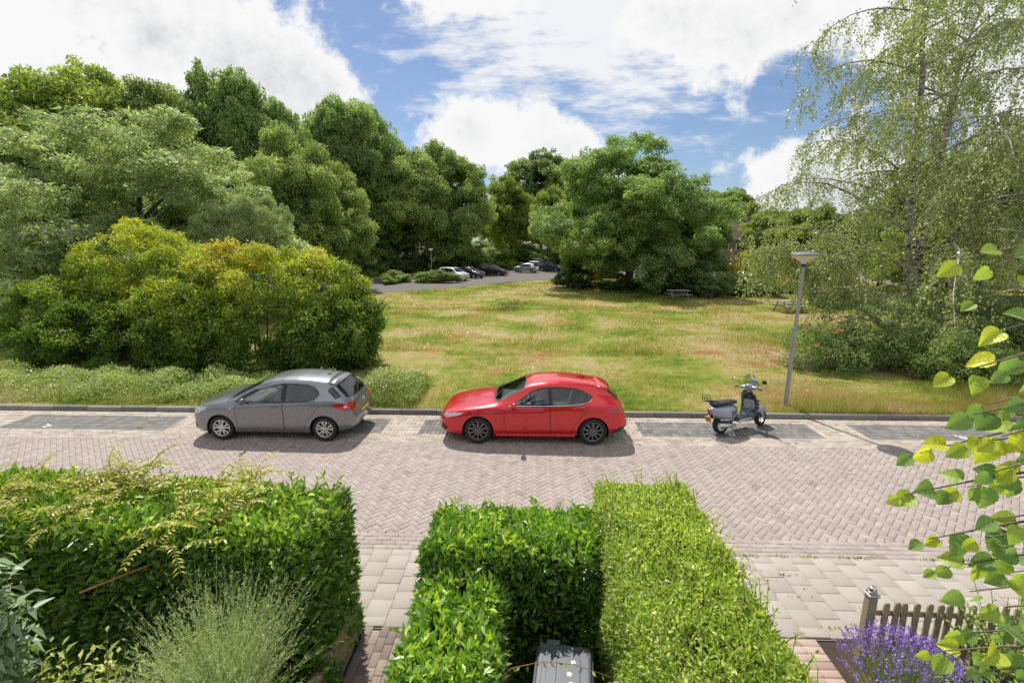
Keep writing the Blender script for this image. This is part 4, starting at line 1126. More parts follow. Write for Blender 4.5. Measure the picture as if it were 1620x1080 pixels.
# a thin rambler over the bin
ram = empty('rambler_shoot', (.1, 3.0, 1.2)); tag(ram, 'thin reddish rambler shoot with small leaves and white blooms over the bin', 'vine')
bm = bmesh.new(); pts = [(-.42, .10, -.02), (-.2, .22, .06), (.05, .26, .09), (.3, .25, .08), (.6, .2, .02)]; tube(bm, pts, [.004, .004, .0035, .003, .002], 5, cap=False)
bm_obj('stem', bm, mat('red_brown_stem', (.28, .13, .075), .7), ram)
for k in range(16):
    t = k / 16 * 3.99; i = int(t); p = Vector(pts[i]).lerp(Vector(pts[i + 1]), t - i)
    bm = bmesh.new(); V, F, _ = leaf_arrays(np.array([list(p)]), np.array([[random.uniform(-.5, .5), -.3, random.uniform(-1, .6)]]), np.array([[0, -1., .5]]), np.array([.055]), np.array([.022]), 'f')
    mesh_obj('leaf', np_mesh('leaf', V, F, [G_PRIVET], attr=np.full(len(V), random.random())), ram)
PETAL = leaf_mat('white_petals', [(0, (.70, .68, .62)), (1, (.80, .79, .75))], transl=.3)
for (x, y, z) in ((.26, .2, .0), (.27, .13, -.02), (.30, .28, .03)):
    rr = np.random.default_rng(int(x * 100)); a = np.arange(5) * 1.2566; d = np.stack([np.cos(a), np.sin(a), np.full(5, .5)], 1)
    V, F, _ = leaf_arrays(np.tile([x, y, z + .03], (5, 1)), d, np.tile([0, 0, 1.], (5, 1)), np.full(5, .026), np.full(5, .022), 'f'); mesh_obj('bloom', np_mesh('bloom', V, F, [PETAL], attr=np.full(len(V), .5)), ram)

# ---------------------------------------------------------------- picket fence
FW = mat('weathered_fence_wood', (.33, .285, .185), .9, var=.35, vscale=14, bump=.5, bscale=60, objvar=.12)
fence = empty('picket_fence', (3.80, 4.62, 0), R(-1.2)); tag(fence, 'low weathered wooden picket fence behind the lavender', 'fence')
bm = bmesh.new(); box(bm, (0, 0, .43), (.09, .09, .90), bevel=.008); po = bm_obj('post', bm, FW, fence)
STEEL = mat('bare_steel', (.62, .62, .63), .28, metal=1.0)
bm = bmesh.new(); box(bm, (0, 0, .891), (.115, .115, .022), bevel=.006); lathe(bm, [(0, .90), (.03, .903), (.042, .925), (.044, .945), (.035, .972), (.018, .985), (0, .988)], 18); bm_obj('post_cap', bm, STEEL, po, False)
for z in (.28, .665):
    bm = bmesh.new(); box(bm, (1.45, .0, z), (2.82, .032, .07), bevel=.006); bm_obj('rail', bm, FW, fence)
bm = bmesh.new()
pr = [(-.03, .06), (.03, .06), (.03, .775), (.026, .80), (.014, .817), (0, .822), (-.014, .817), (-.026, .80), (-.03, .775)]
f0 = [bm.verts.new((x, 0, z)) for x, z in pr]; f1 = [bm.verts.new((x, .02, z)) for x, z in pr]
bm.faces.new(f0); bm.faces.new(f1[::-1])
for i in range(len(pr)): bm.faces.new((f0[i - 1], f0[i], f1[i], f1[i - 1])[::-1])
bmesh.ops.recalc_face_normals(bm, faces=bm.faces)
pm = bpy.data.meshes.new('picket'); bm.to_mesh(pm); bm.free(); pm.materials.append(FW)
for i in range(24):
    o = bpy.data.objects.new('picket', pm); o.location = (.145 + i * .1135, -.042, random.gauss(0, .004)); o.rotation_euler = (0, random.gauss(0, .012), 0); link(o, fence)
bm = bmesh.new(); box(bm, (2.9, 0, .43), (.09, .09, .90), bevel=.008); bm_obj('post', bm, FW, fence)

# ---------------------------------------------------------------- lavender
LAV_ST = leaf_mat('lavender_stalks', [(0, (.10, .15, .055)), (.5, (.18, .235, .095)), (1, (.27, .31, .16))], transl=.3)
LAV_FL = leaf_mat('lavender_flowers', [(0, (.10, .055, .26)), (.5, (.19, .115, .42)), (1, (.33, .23, .58))], transl=.25)
def lavender(cx, cy_, rad, h, n, seed):
    rn = np.random.default_rng(seed)
    root = empty('lavender', (cx, cy_, 0)); tag(root, 'lavender bush in full purple bloom in front of the picket fence', 'plant')
    a = rn.uniform(0, 6.283, n); q = rn.random(n) ** .6
    tip = np.stack([np.cos(a) * rad * q, np.sin(a) * rad * q, h * (1.05 - .42 * q ** 2) * rn.uniform(.88, 1.1, n)], 1)
    b = tip * np.array([.38, .38, 0]) + np.array([0, 0, .05])
    d = unit(tip - b); s = unit(np.cross(d, rn.normal(size=(n, 3)))) * .0035
    V = np.stack([b - s, b + s, tip], 1).reshape(-1, 3)
    o = mesh_obj('stalks', np_mesh('stalks', V, np.arange(3 * n).reshape(-1, 3), [LAV_ST], attr=np.repeat(rn.random(n), 3)), root); o['kind'] = 'stuff'
    m = n * 3; lp = tip[rn.integers(0, n, m)] * rn.uniform(.25, .75, (m, 1)); 
    o = mesh_obj('leaves', leaf_mesh('leaves', lp, unit(lp + [0, 0, .3]) + rn.normal(0, .35, (m, 3)), rn.normal(0, 1, (m, 3)), .07, .007, LAV_ST), root); o['kind'] = 'stuff'
    P, D, N = [], [], []
    for k in range(9):
        u = k / 8
        P.append(tip - d * (.075 * (1 - u)) + rn.normal(0, .003, (n, 3))); D.append(d * .8 + rn.normal(0, .8, (n, 3))); N.append(rn.normal(0, 1, (n, 3)))
    P, D, N = map(np.concatenate, (P, D, N))
    o = mesh_obj('flower_spikes', leaf_mesh('flower_spikes', P, D, N, .022 * rn.uniform(.7, 1.3, len(P)), .013, LAV_FL), root); o['kind'] = 'stuff'
lavender(3.80, 4.02, .62, .78, 620, 51)

# ---------------------------------------------------------------- other garden plants
def strands(name, label, base, n, spread, length, seed, material, lean=(0, 0), wid=.0055, cat='plant', needles=10):
    """a plume of thin upright shoots set with short needles."""
    rn = np.random.default_rng(seed)
    root = empty(name, base); tag(root, label, cat)
    a = rn.uniform(0, 6.283, n); q = rn.random(n) ** .6
    p = np.stack([np.cos(a) * spread[0] * q * .35, np.sin(a) * spread[1] * q * .35, np.zeros(n)], 1)
    d = unit(np.stack([np.cos(a) * q * spread[0] + lean[0], np.sin(a) * q * spread[1] + lean[1], np.full(n, length * .85)], 1))
    L = length * rn.uniform(.45, 1.05, n)
    V, F, T = [], [], []; k = 0
    prev = p; seg = 5
    PN, DN = [], []
    for s in range(seg):
        d = unit(d + rn.normal(0, .10, (n, 3)) + np.stack([np.cos(a) * .04, np.sin(a) * .04, np.full(n, -.03)], 1))
        nxt = prev + d * (L / seg)[:, None]
        side = unit(np.cross(d, rn.normal(size=(n, 3)))) * (wid * (1 - s / seg * .7))
        V.append(np.stack([prev - side, prev + side, nxt], 1).reshape(-1, 3)); F.append(np.arange(3 * n).reshape(-1, 3) + k); k += 3 * n
        for e in range(needles // seg + 1):
            t = rn.random((n, 1)); PN.append(prev + (nxt - prev) * t); DN.append(d * .9 + rn.normal(0, .5, (n, 3)))
        prev = nxt
    V = np.concatenate(V); F = np.concatenate(F)
    o = mesh_obj('shoots', np_mesh('shoots', V, F, [material], attr=np.repeat(rn.random(len(F)), 3)), root); o['kind'] = 'stuff'
    PN, DN = np.concatenate(PN), np.concatenate(DN)
    o = mesh_obj('needles', leaf_mesh('needles', PN, DN, rn.normal(0, 1, PN.shape), .035 * rn.uniform(.6, 1.3, len(PN)), .006, material, 't'), root); o['kind'] = 'stuff'
    return root
G_BROOM = leaf_mat('broom_shoots', [(0, (.14, .18, .075)), (.5, (.25, .29, .145)), (1, (.38, .41, .25))], transl=.35, rough=.5, patch=.1)
strands('broom_bush', 'feathery grey-green broom bush with upright plumes below the left hedge', (-2.36, 2.95, .72), 1300, (.24, .24), 1.40, 61, G_BROOM, lean=(.06, 0), needles=30, wid=.003)
strands('broom_bush', 'low sprawling half of the grey-green broom at the bottom edge', (-2.62, 2.75, .55), 1400, (.5, .32), 1.0, 62, G_BROOM, lean=(-.15, 0), needles=30, wid=.003)

def leafy_plant(name, label, base, n_st, spread, height, lf, L, W, material, seed, cat='plant', kind='f', droop=.3, tint=None, singles=True, up=.9):
    r = random.Random(seed); rn = np.random.default_rng(seed)
    root = empty(name, base); tag(root, label, cat)
    P, D, N = [], [], []; bm = bmesh.new()
    for k in range(n_st):
        an = r.uniform(0, 6.28); q = r.random() ** .6
        p = Vector((math.cos(an) * .08, math.sin(an) * .08, 0)); e = Vector((math.cos(an) * spread[0] * q, math.sin(an) * spread[1] * q, height * r.uniform(.55, 1.0)))
        m = p.lerp(e, .55) + Vector((0, 0, height * .12)); tube(bm, [p, m, e], [.007, .005, .0025], 5, cap=False)
        for i in range(lf):
            t = .3 + .7 * (i + .5) / lf; b = (p.lerp(m, t / .55) if t < .55 else m.lerp(e, (t - .55) / .45))
            a2 = i * 2.4 + r.random(); P.append(list(b)); D.append([math.cos(a2), math.sin(a2), up - droop * 2 * r.random()]); N.append([r.uniform(-.4, .4), r.uniform(-.4, .4), 1.0])
    P, D, N = np.array(P), np.array(D), np.array(N); n = len(P); t = np.clip(rn.normal(tint or .5, .22, n), 0, 1)
    Ls, Ws = L * rn.uniform(.6, 1.2, n), W * rn.uniform(.7, 1.2, n)
    idx = np.arange(min(n, 120)) if singles else np.array([], int)
    if singles: single_leaves(root, 'leaf', idx, P, unit(D), unit(N), Ls, Ws, t, material, shape='plant')
    rest = np.setdiff1d(np.arange(n), idx)
    if len(rest):
        o = mesh_obj('leaves', leaf_mesh('leaves', P[rest], D[rest], N[rest], Ls[rest], Ws[rest], material, kind, tint=t[rest]), root); o['kind'] = 'stuff'
    o = bm_obj('stems', bm, mat('green_stem', (.15, .16, .085), .8), root); o['kind'] = 'stuff'
    return root
leafy_plant('buddleia', 'grey-green buddleia with long pointed leaves at the left edge', (-3.80, 2.65, 0), 26, (.24, .32), 3.0, 30, .15, .048, G_GREY, 71, 'shrub', droop=.9, up=.5)
G_PIER = leaf_mat('pieris_leaves', [(0, (.09, .14, .025)), (.5, (.22, .26, .045)), (1, (.40, .40, .12))], transl=.35, patch=.1)
leafy_plant('pieris_bush', 'yellow-green shrub with whorled leaves in the bottom left corner', (-3.55, 2.95, 0), 50, (.45, .26), 1.72, 12, .085, .032, G_PIER, 72, 'shrub')
leafy_plant('pieris_bush', 'small yellow-tipped shrub right of the bottom left corner', (-3.02, 3.05, 0), 26, (.2, .2), 1.62, 11, .075, .028, G_PIER, 73, 'shrub')
leafy_plant('ground_plant', 'low dark green plants under the left hedge beside the broom', (-2.35, 3.45, 0), 42, (.75, .22), .62, 10, .075, .040, G_LAUREL, 74, tint=.55)
leafy_plant('ground_plant', 'fresh green plants at the foot of the left hedge by the wall', (-2.3, 3.15, .25), 40, (.34, .45), .75, 10, .08, .036, G_LAUREL, 75, tint=.7)
leafy_plant('jasmine_bush', 'loose green jasmine growing over the right part of the picket fence', (5.0, 4.25, 0), 70, (.72, .5), 1.05, 18, .055, .020, G_PRIVET, 76, 'shrub', tint=.35)
leafy_plant('jasmine_bush', 'lower green bush beside the lavender in the bottom right corner', (4.35, 3.7, 0), 60, (.62, .45), .85, 18, .055, .020, G_PRIVET, 77, 'shrub', tint=.3)

# ---------------------------------------------------------------- lime branches in the right foreground
G_LINDEN = leaf_mat('linden_leaves', [(0, (.055, .115, .035)), (.45, (.115, .195, .060)), (.75, (.22, .29, .045)), (1, (.40, .40, .03))], transl=.5, spec=.5, rough=.45, objvar=.12, tcol=(1.2, 1.25, .5), patch=.05, gain=2.2)
_nt = G_LINDEN.node_tree; _b = _nt.nodes['Principled BSDF']
_tc = nd(_nt, 'ShaderNodeTexCoord'); _sp = nd(_nt, 'ShaderNodeSeparateXYZ'); _nt.links.new(_tc.outputs['Object'], _sp.inputs[0])
_ax = mth(_nt, 'ABSOLUTE', _sp.outputs[0])
_fr = mth(_nt, 'FRACT', mth(_nt, 'MULTIPLY', mth(_nt, 'SUBTRACT', _sp.outputs[1], mth(_nt, 'MULTIPLY', _ax, .75)), 6.0))
_ln = mth(_nt, 'MAXIMUM', smooth(_nt, mth(_nt, 'ABSOLUTE', mth(_nt, 'SUBTRACT', _fr, .5)), .09, .02), smooth(_nt, _ax, .03, .008))
for _sock in (_b.inputs['Base Color'], [n_ for n_ in _nt.nodes if n_.type == 'BSDF_TRANSLUCENT'][0].inputs['Color']):
    _src = _sock.links[0].from_socket
    _nt.links.new(mixc(_nt, mth(_nt, 'MULTIPLY', _ln, .45), _src, (.40, .46, .22)), _sock)
_bp = nd(_nt, 'ShaderNodeBump'); _bp.inputs['Strength'].default_value = .5; _bp.inputs['Distance'].default_value = .01; _bp.invert = True
_nt.links.new(_ln, _bp.inputs['Height']); _nt.links.new(_bp.outputs[0], _b.inputs['Normal'])
def heart_leaf(t, seed):
    r = random.Random(seed)
    prof = [(.0, .0), (.16, -.10), (.33, -.06), (.45, .08), (.50, .24), (.47, .42), (.39, .58), (.27, .74), (.13, .90), (0, 1.03)]
    V, F = [], []
    edge = []
    for i, (x, y) in enumerate(prof):
        edge.append((x, y))
        if 0 < i < len(prof) - 1:                                   # toothed margin
            x2, y2 = prof[i + 1]; edge.append(((x + x2) / 2 * .965, (y + y2) / 2))
    mids = [(0, y) for (_, y) in edge]
    n = len(edge)
    cup = r.uniform(.05, .5); bend = r.uniform(.0, .55); tw = r.uniform(-.45, .45)
    def zz(x, y): return abs(x) * cup - bend * max(0, y - .2) ** 2 + tw * x * y + .03 * math.sin(y * 22 - abs(x) * 16) * min(1, abs(x) * 4)
    bm = bmesh.new()
    mv = [bm.verts.new((0, y, zz(0, y) - .012)) for (_, y) in edge]
    for s in (-1, 1):
        qv = [bm.verts.new((s * x * .5, y * .97 + .0, zz(x * .5, y))) for (x, y) in edge]
        ev = [bm.verts.new((s * x, y, zz(x, y))) for (x, y) in edge]
        for i in range(n - 1):
            for a, b in ((mv, qv), (qv, ev)):
                f = [a[i], a[i + 1], b[i + 1], b[i]]
                try: bm.faces.new(f if s < 0 else f[::-1])
                except ValueError: pass
    bmesh.ops.remove_doubles(bm, verts=bm.verts, dist=1e-4)
    me = bpy.data.meshes.new('leaf'); bm.to_mesh(me); bm.free()
    at = me.attributes.new('tint', 'FLOAT', 'POINT'); at.data.foreach_set('value', np.full(len(me.vertices), t, dtype=np.float32))
    me.polygons.foreach_set('use_smooth', np.ones(len(me.polygons), dtype=bool)); me.materials.append(G_LINDEN)
    return me
LL = [[heart_leaf(t, i * 3 + q) for q in range(3)] for i, t in enumerate((.1, .2, .3, .4, .5, .62, .74, .86, .97))]
lime = empty('linden_tree', (2.75, 1.55, 0)); tag(lime, 'young linden tree reaching in from the right edge with large heart-shaped leaves', 'tree')
LIMEBARK = mat('linden_bark', (.16, .12, .085), .85, var=.25, vscale=10)
bm = bmesh.new(); tube(bm, [(0, 0, 0), (.02, 0, 2.0), (0, .02, 4.4), (.02, 0, 5.4)], [.06, .052, .035, .012], 9); bm_obj('trunk', bm, LIMEBARK, lime, True)
# branches: (tip x px, tip y px, root y px, depth, number of leaves)
def lime_branch(tip, rootz, depth, nl, seed, size=.090, old=.4):
    r = random.Random(seed)
    depth = depth * .9; nl = int(nl * 1.85); t = Vector(P3(tip[0], tip[1], depth)) - Vector(lime.location)
    s = Vector((.0, .0, rootz)); m = s.lerp(t, .55) + Vector((0, -.02, .12))
    pts = [s, s.lerp(m, .5) + Vector((0, 0, .03)), m, m.lerp(t, .55) + Vector((0, 0, .015)), t]
    bm = bmesh.new(); tube(bm, pts, [.011, .009, .006, .004, .002], 6, cap=False); br_ = bm_obj('branch', bm, LIMEBARK, lime, True)
    for k in range(nl):
        u = .12 + .88 * (k / max(1, nl - 1)); f = u * 3.999; i = int(f); p = pts[i].lerp(pts[i + 1], f - i)
        d = (pts[min(i + 1, 4)] - pts[i]).normalized()
        side = (1 if k % 2 else -1)
        ax = (d * r.uniform(.2, .7) + Vector((0, 0, side * r.uniform(.25, .8) - .35)) + Vector((0, r.uniform(-.5, .5), 0))).normalized()
        if u > .95: ax = (d + Vector((0, 0, -.4))).normalized()
        pet = ax * r.uniform(.02, .045)
        nn = Vector((r.uniform(-.4, .4), -.85 + r.uniform(-.3, .3), .75 + r.uniform(-.4, .4)))
        S = ax.cross(nn).normalized(); nn = S.cross(ax).normalized()
        sz = size * r.uniform(.72, 1.2) * (1 - .40 * u ** 3)
        ti = old + .34 * u ** 2 + r.uniform(-.26, .26)
        o = bpy.data.objects.new('leaf', r.choice(LL[max(0, min(8, int(ti * 9)))]))
        o.matrix_basis = Matrix(((S.x * sz, ax.x * sz, nn.x * sz, p.x + pet.x), (S.y * sz, ax.y * sz, nn.y * sz, p.y + pet.y), (S.z * sz, ax.z * sz, nn.z * sz, p.z + pet.z), (0, 0, 0, 1)))
        link(o, lime)
for i, b in enumerate([((1535, 408), 4.62, 1.75, 6), ((1560, 470), 4.5, 1.8, 6), ((1592, 520), 4.4, 1.7, 6), ((1512, 590), 4.35, 1.75, 8), ((1562, 640), 4.2, 1.85, 8), ((1540, 655), 4.1, 1.65, 7), ((1455, 715), 4.05, 1.85, 11), ((1545, 700), 3.9, 1.7, 9), ((1432, 782), 3.85, 1.80, 11), ((1530, 770), 3.8, 1.95, 9), ((1470, 852), 3.65, 1.75, 11), ((1492, 898), 3.5, 1.85, 11), ((1560, 850), 3.55, 1.65, 8), ((1535, 935), 3.3, 1.7, 8), ((1600, 905), 3.4, 1.85, 7), ((1478, 1030), 3.0, 1.75, 9), ((1530, 1000), 3.05, 1.9, 9), ((1560, 1060), 2.9, 1.7, 8), ((1590, 960), 3.2, 1.6, 7), ((1575, 745), 3.95, 1.6, 8), ((1580, 820), 3.6, 1.55, 8), ((1585, 690), 4.1, 1.6, 7), ((1575, 420), 4.75, 1.6, 5), ((1600, 585), 4.35, 1.55, 5)]):
    lime_branch(b[0], b[1], b[2], b[3], 300 + i, old=.28 if i % 3 else .42)
# ================================================================== cars
def paint(name, col, metal=.0, rough=.32, flake=False):
    if name in MATS: return MATS[name]
    m = bpy.data.materials.new(name); m.use_nodes = True; nt = m.node_tree; b = nt.nodes['Principled BSDF']
    b.inputs['Base Color'].default_value = (*col, 1); b.inputs['Metallic'].default_value = metal; b.inputs['Roughness'].default_value = rough
    b.inputs['Coat Weight'].default_value = 1.0; b.inputs['Coat Roughness'].default_value = .06
    geo = nd(nt, 'ShaderNodeNewGeometry')
    d = noise(nt, geo.outputs['Position'], 3.0, 5, .6)                 # a little road dust
    nt.links.new(mth(nt, 'MULTIPLY_ADD', d, .07, .01), b.inputs['Coat Roughness'])
    MATS[name] = m
    return m
def glass_mat(name, tint, mixf):
    if name in MATS: return MATS[name]
    m = bpy.data.materials.new(name); m.use_nodes = True; nt = m.node_tree; nt.nodes.clear()
    tr = nd(nt, 'ShaderNodeBsdfTransparent'); tr.inputs[0].default_value = (*tint, 1)
    gl = nd(nt, 'ShaderNodeBsdfGlossy'); gl.inputs['Roughness'].default_value = .02; gl.inputs['Color'].default_value = (.95, .97, 1, 1)
    fr = nd(nt, 'ShaderNodeFresnel'); fr.inputs['IOR'].default_value = 1.55
    f = mth(nt, 'MULTIPLY_ADD', fr.outputs[0], .9, mixf, clamp=True)
    mx = nd(nt, 'ShaderNodeMixShader'); nt.links.new(f, mx.inputs[0]); nt.links.new(tr.outputs[0], mx.inputs[1]); nt.links.new(gl.outputs[0], mx.inputs[2])
    o = nd(nt, 'ShaderNodeOutputMaterial'); nt.links.new(mx.outputs[0], o.inputs[0])
    MATS[name] = m
    return m
GLASS = glass_mat('car_glass', (.82, .87, .85), .05)
GLASS_D = glass_mat('tinted_car_glass', (.48, .52, .53), .04)
TYRE = mat('tyre_rubber', (.022, .022, .023), .8, bump=.2, bscale=200)
BLACK = mat('black_trim', (.018, .018, .02), .45)
GAP = mat('shut_line', (.012, .012, .012), .8)
SILVER = mat('silver_alloy', (.62, .62, .63), .3, metal=.85)
DARKALLOY = mat('dark_alloy', (.16, .16, .165), .35, metal=.7)
CHROME = mat('chrome', (.80, .80, .82), .12, metal=1.0)
LAMP_C = mat('headlight_lens', (.55, .58, .60), .12, spec=.9, metal=.35)
LAMP_R = mat('tail_light_lens', (.42, .012, .014), .15, spec=.8, coat=1.0)
LAMP_D = mat('dark_lamp_housing', (.05, .05, .055), .3)
PLATE = mat('yellow_plate', (.72, .46, .03), .45)
PLATE_TX = mat('plate_letters', (.02, .02, .02), .6)
PLATE_B = mat('plate_blue', (.03, .07, .35), .5)
LINING = mat('car_interior', (.10, .098, .098), .85)
SEAT = mat('seat_fabric', (.16, .155, .15), .9)

def smooth_interp(tab, xs, win=.10):
    t = np.array(tab, float); fx = np.linspace(xs[0] - .4, xs[-1] + .4, 1600)
    y = np.interp(fx, t[:, 0], t[:, 1])
    k = max(3, int(win / (fx[1] - fx[0])) | 1); ker = np.hanning(k + 2)[1:-1]; ker /= ker.sum()
    yp = np.pad(y, k // 2, mode='edge'); ys_ = np.convolve(yp, ker, 'valid')
    return np.interp(xs, fx, ys_)

def in_poly(x, y, poly):
    c = False; n = len(poly)
    for i in range(n):
        x0, y0 = poly[i]; x1, y1 = poly[i - 1]
        if (y0 > y) != (y1 > y) and x < (x1 - x0) * (y - y0) / (y1 - y0) + x0: c = not c
    return c

def cut_poly(bm, poly, ax, filt, pad=.03):
    """cut a polygon outline, seen along one axis, into the faces passing filt; returns the faces inside."""
    a, b = {'y': (0, 2), 'z': (0, 1), 'x': (1, 2)}[ax]
    lo = (min(p[0] for p in poly) - pad, min(p[1] for p in poly) - pad); hi = (max(p[0] for p in poly) + pad, max(p[1] for p in poly) + pad)
    n = len(poly)
    for i in range(n):
        p0, p1 = poly[i - 1], poly[i]
        if math.hypot(p1[0] - p0[0], p1[1] - p0[1]) < 1e-5: continue
        e0, e1 = (min(p0[0], p1[0]) - pad, min(p0[1], p1[1]) - pad), (max(p0[0], p1[0]) + pad, max(p0[1], p1[1]) + pad)
        fs = []
        for f in bm.faces:
            us = [v.co[a] for v in f.verts]; ws = [v.co[b] for v in f.verts]
            if max(us) < e0[0] or min(us) > e1[0] or max(ws) < e0[1] or min(ws) > e1[1]: continue
            if filt(f): fs.append(f)
        if not fs: continue
        geom = fs + list({e for f in fs for e in f.edges}) + list({v for f in fs for v in f.verts})
        co = [0, 0, 0]; co[a], co[b] = p0; no = [0, 0, 0]; no[a], no[b] = p1[1] - p0[1], -(p1[0] - p0[0])
        bmesh.ops.bisect_plane(bm, geom=geom, dist=1e-5, plane_co=co, plane_no=no)
    out = []
    for f in bm.faces:
        c = f.calc_center_median()
        if lo[0] < c[a] < hi[0] and lo[1] < c[b] < hi[1] and filt(f) and in_poly(c[a], c[b], poly): out.append(f)
    return out

def pick_poly(bm, poly, ax, filt):
    a, b = {'y': (0, 2), 'z': (0, 1), 'x': (1, 2)}[ax]; out = []
    for f in bm.faces:
        c = f.calc_center_median()
        if filt(f) and in_poly(c[a], c[b], poly): out.append(f)
    return out

def grow(poly, d):
    """offset a polygon outwards by d (metres)."""
    n = len(poly); A = sum(poly[i - 1][0] * poly[i][1] - poly[i][0] * poly[i - 1][1] for i in range(n)); s = 1 if A > 0 else -1
    out = []
    for i in range(n):
        p, q, r = poly[i - 1], poly[i], poly[(i + 1) % n]
        e1 = Vector((q[0] - p[0], q[1] - p[1])).normalized(); e2 = Vector((r[0] - q[0], r[1] - q[1])).normalized()
        n1 = Vector((e1.y, -e1.x)) * s; n2 = Vector((e2.y, -e2.x)) * s
        m = (n1 + n2); m = m / max(.35, (1 + n1.dot(n2)))
        out.append((q[0] + m.x * d, q[1] + m.y * d))
    return out

def extract(bm, faces, name, material, parent, inset=0.0, keep=False, smooth_=True):
    nb = bmesh.new(); mp = {}
    for f in faces:
        vs_ = []
        for v in f.verts:
            if v not in mp: mp[v] = nb.verts.new(v.co - v.normal * inset)
            vs_.append(mp[v])
        try: nb.faces.new(vs_)
        except ValueError: pass
    if not keep: bmesh.ops.delete(bm, geom=faces, context='FACES')
    bmesh.ops.dissolve_degenerate(nb, dist=1e-5, edges=nb.edges)
    return bm_obj(name, nb, material, parent, smooth_)

def wheel(parent, x, y, R_, Wd, rim_mat, style, side, rim_r=.215):
    w_ = empty('wheel', (x, y, R_), 0, parent)
    M = Matrix.Rotation(R(90) * side, 4, 'X')                          # local +z points outwards
    bm = bmesh.new(); h = Wd / 2; rr = rim_r
    lathe(bm, [(rr, -h * .9), (rr + .03, -h), (R_ - .03, -h * .96), (R_ - .006, -h * .72), (R_, -h * .3), (R_, h * .3), (R_ - .006, h * .72), (R_ - .03, h * .96), (rr + .03, h), (rr, h * .86)], 44, M, closed=True)
    bm_obj('tyre', bm, TYRE, w_, True)
    bm = bmesh.new()
    lathe(bm, [(rr + .004, h * .87), (rr - .012, h * .90), (rr - .022, h * .80), (rr - .03, h * .2), (rr - .03, -h * .8), (rr + .004, -h * .9)], 44, M)
    n = {'ten': 10, 'five': 5, 'seven': 7}[style]
    for k in range(n):
        a = 2 * math.pi * k / n + .3
        for off in ((0,) if style != 'five' else (-.25, .25)):
            a2 = a + off; wr = .022 if style == 'ten' else (.021 if style == 'five' else .038)
            q = []
            for (r0, wd, z) in ((.03, wr * .9, h * .72), (rr * .55, wr * .78, h * .82), (rr - .015, wr * 1.05, h * .84)):
                c = Vector((math.cos(a2) * r0, math.sin(a2) * r0, z)); t = Vector((-math.sin(a2), math.cos(a2), 0)) * wd
                q.append((bm.verts.new(M @ (c - t)), bm.verts.new(M @ (c + t)), bm.verts.new(M @ (c + t * .7 - Vector((0, 0, .03)))), bm.verts.new(M @ (c - t * .7 - Vector((0, 0, .03))))))
            for s0, s1 in zip(q, q[1:]):
                for i in range(4): bm.faces.new((s0[i], s0[(i + 1) % 4], s1[(i + 1) % 4], s1[i]))
    lathe(bm, [(0, h * .86), (.028, h * .86), (.055, h * .78), (.06, h * .5), (0, h * .5)], 20, M)
    bmesh.ops.recalc_face_normals(bm, faces=bm.faces)
    bm_obj('rim', bm, rim_mat, w_, False)
    bm = bmesh.new(); lathe(bm, [(0, h * .1), (.14, h * .1), (.145, h * .04), (.145, -.02), (0, -.02)], 28, M); bm_obj('brake_disc', bm, mat('brake_disc', (.16, .155, .15), .4, metal=.8), w_, False)
    bm = bmesh.new(); lathe(bm, [(0, -h * .55), (rr - .02, -h * .55)], 28, M); bm_obj('wheel_back', bm, GAP, w_)
    return w_

def glyphs(text, s):
    """5x7 block letters as rectangles."""
    FT = {'0': '01110 10001 10011 10101 11001 10001 01110', '1': '00100 01100 00100 00100 00100 00100 01110', '2': '01110 10001 00001 00110 01000 10000 11111', '4': '00010 00110 01010 10010 11111 00010 00010', '6': '01110 10000 10000 11110 10001 10001 01110', '8': '01110 10001 10001 01110 10001 10001 01110', 'X': '10001 10001 01010 00100 01010 10001 10001', 'Z': '11111 00001 00010 00100 01000 10000 11111', 'H': '10001 10001 10001 11111 10001 10001 10001', '-': '00000 00000 00000 01110 00000 00000 00000', 'J': '00001 00001 00001 00001 10001 10001 01110', 'R': '11110 10001 10001 11110 10100 10010 10001', 'K': '10001 10010 10100 11000 10100 10010 10001', 'D': '11110 10001 10001 10001 10001 10001 11110', 'G': '01110 10001 10000 10111 10001 10001 01110', 'T': '11111 00100 00100 00100 00100 00100 00100'}
    out = []; x = 0
    for ch in text:
        for r_, row in enumerate(FT[ch].split()):
            for c, b in enumerate(row):
                if b == '1': out.append((x + c * s, (6 - r_) * s))
        x += 6 * s
    return out, x - s

def number_plate(parent, M, text, w_=.50, h_=.11):
    bm = bmesh.new(); box(bm, (0, 0, 0), (w_, .012, h_), bevel=.004, seg=1)
    o = bm_obj('number_plate', bm, PLATE, parent); o.matrix_basis = M
    bm = bmesh.new(); q = [bm.verts.new(v) for v in ((-w_ / 2 + .004, -.0075, -h_ / 2 + .004), (-w_ / 2 + .04, -.0075, -h_ / 2 + .004), (-w_ / 2 + .04, -.0075, h_ / 2 - .004), (-w_ / 2 + .004, -.0075, h_ / 2 - .004))]; bm.faces.new(q); bm_obj('country_band', bm, PLATE_B, o)
    s = (w_ - .08) / (6 * len(text)); s = min(s, h_ * .72 / 7)
    rc, tw_ = glyphs(text, s); bm = bmesh.new()
    for (x, z) in rc:
        x0, z0 = x - tw_ / 2 + .015, z - 3.5 * s
        bm.faces.new([bm.verts.new(v) for v in ((x0, -.0078, z0), (x0 + s, -.0078, z0), (x0 + s, -.0078, z0 + s), (x0, -.0078, z0 + s))])
    bm_obj('plate_text', bm, PLATE_TX, o)

def ellipsoid(bm, c, s, seg=14, rot=None, flat=None):
    r = bmesh.ops.create_uvsphere(bm, u_segments=seg, v_segments=max(6, seg // 2), radius=1.0)
    for v in r['verts']:
        p = Vector((v.co.x * s[0], v.co.y * s[1], v.co.z * s[2]))
        if rot is not None: p = rot @ p
        v.co = p + Vector(c)

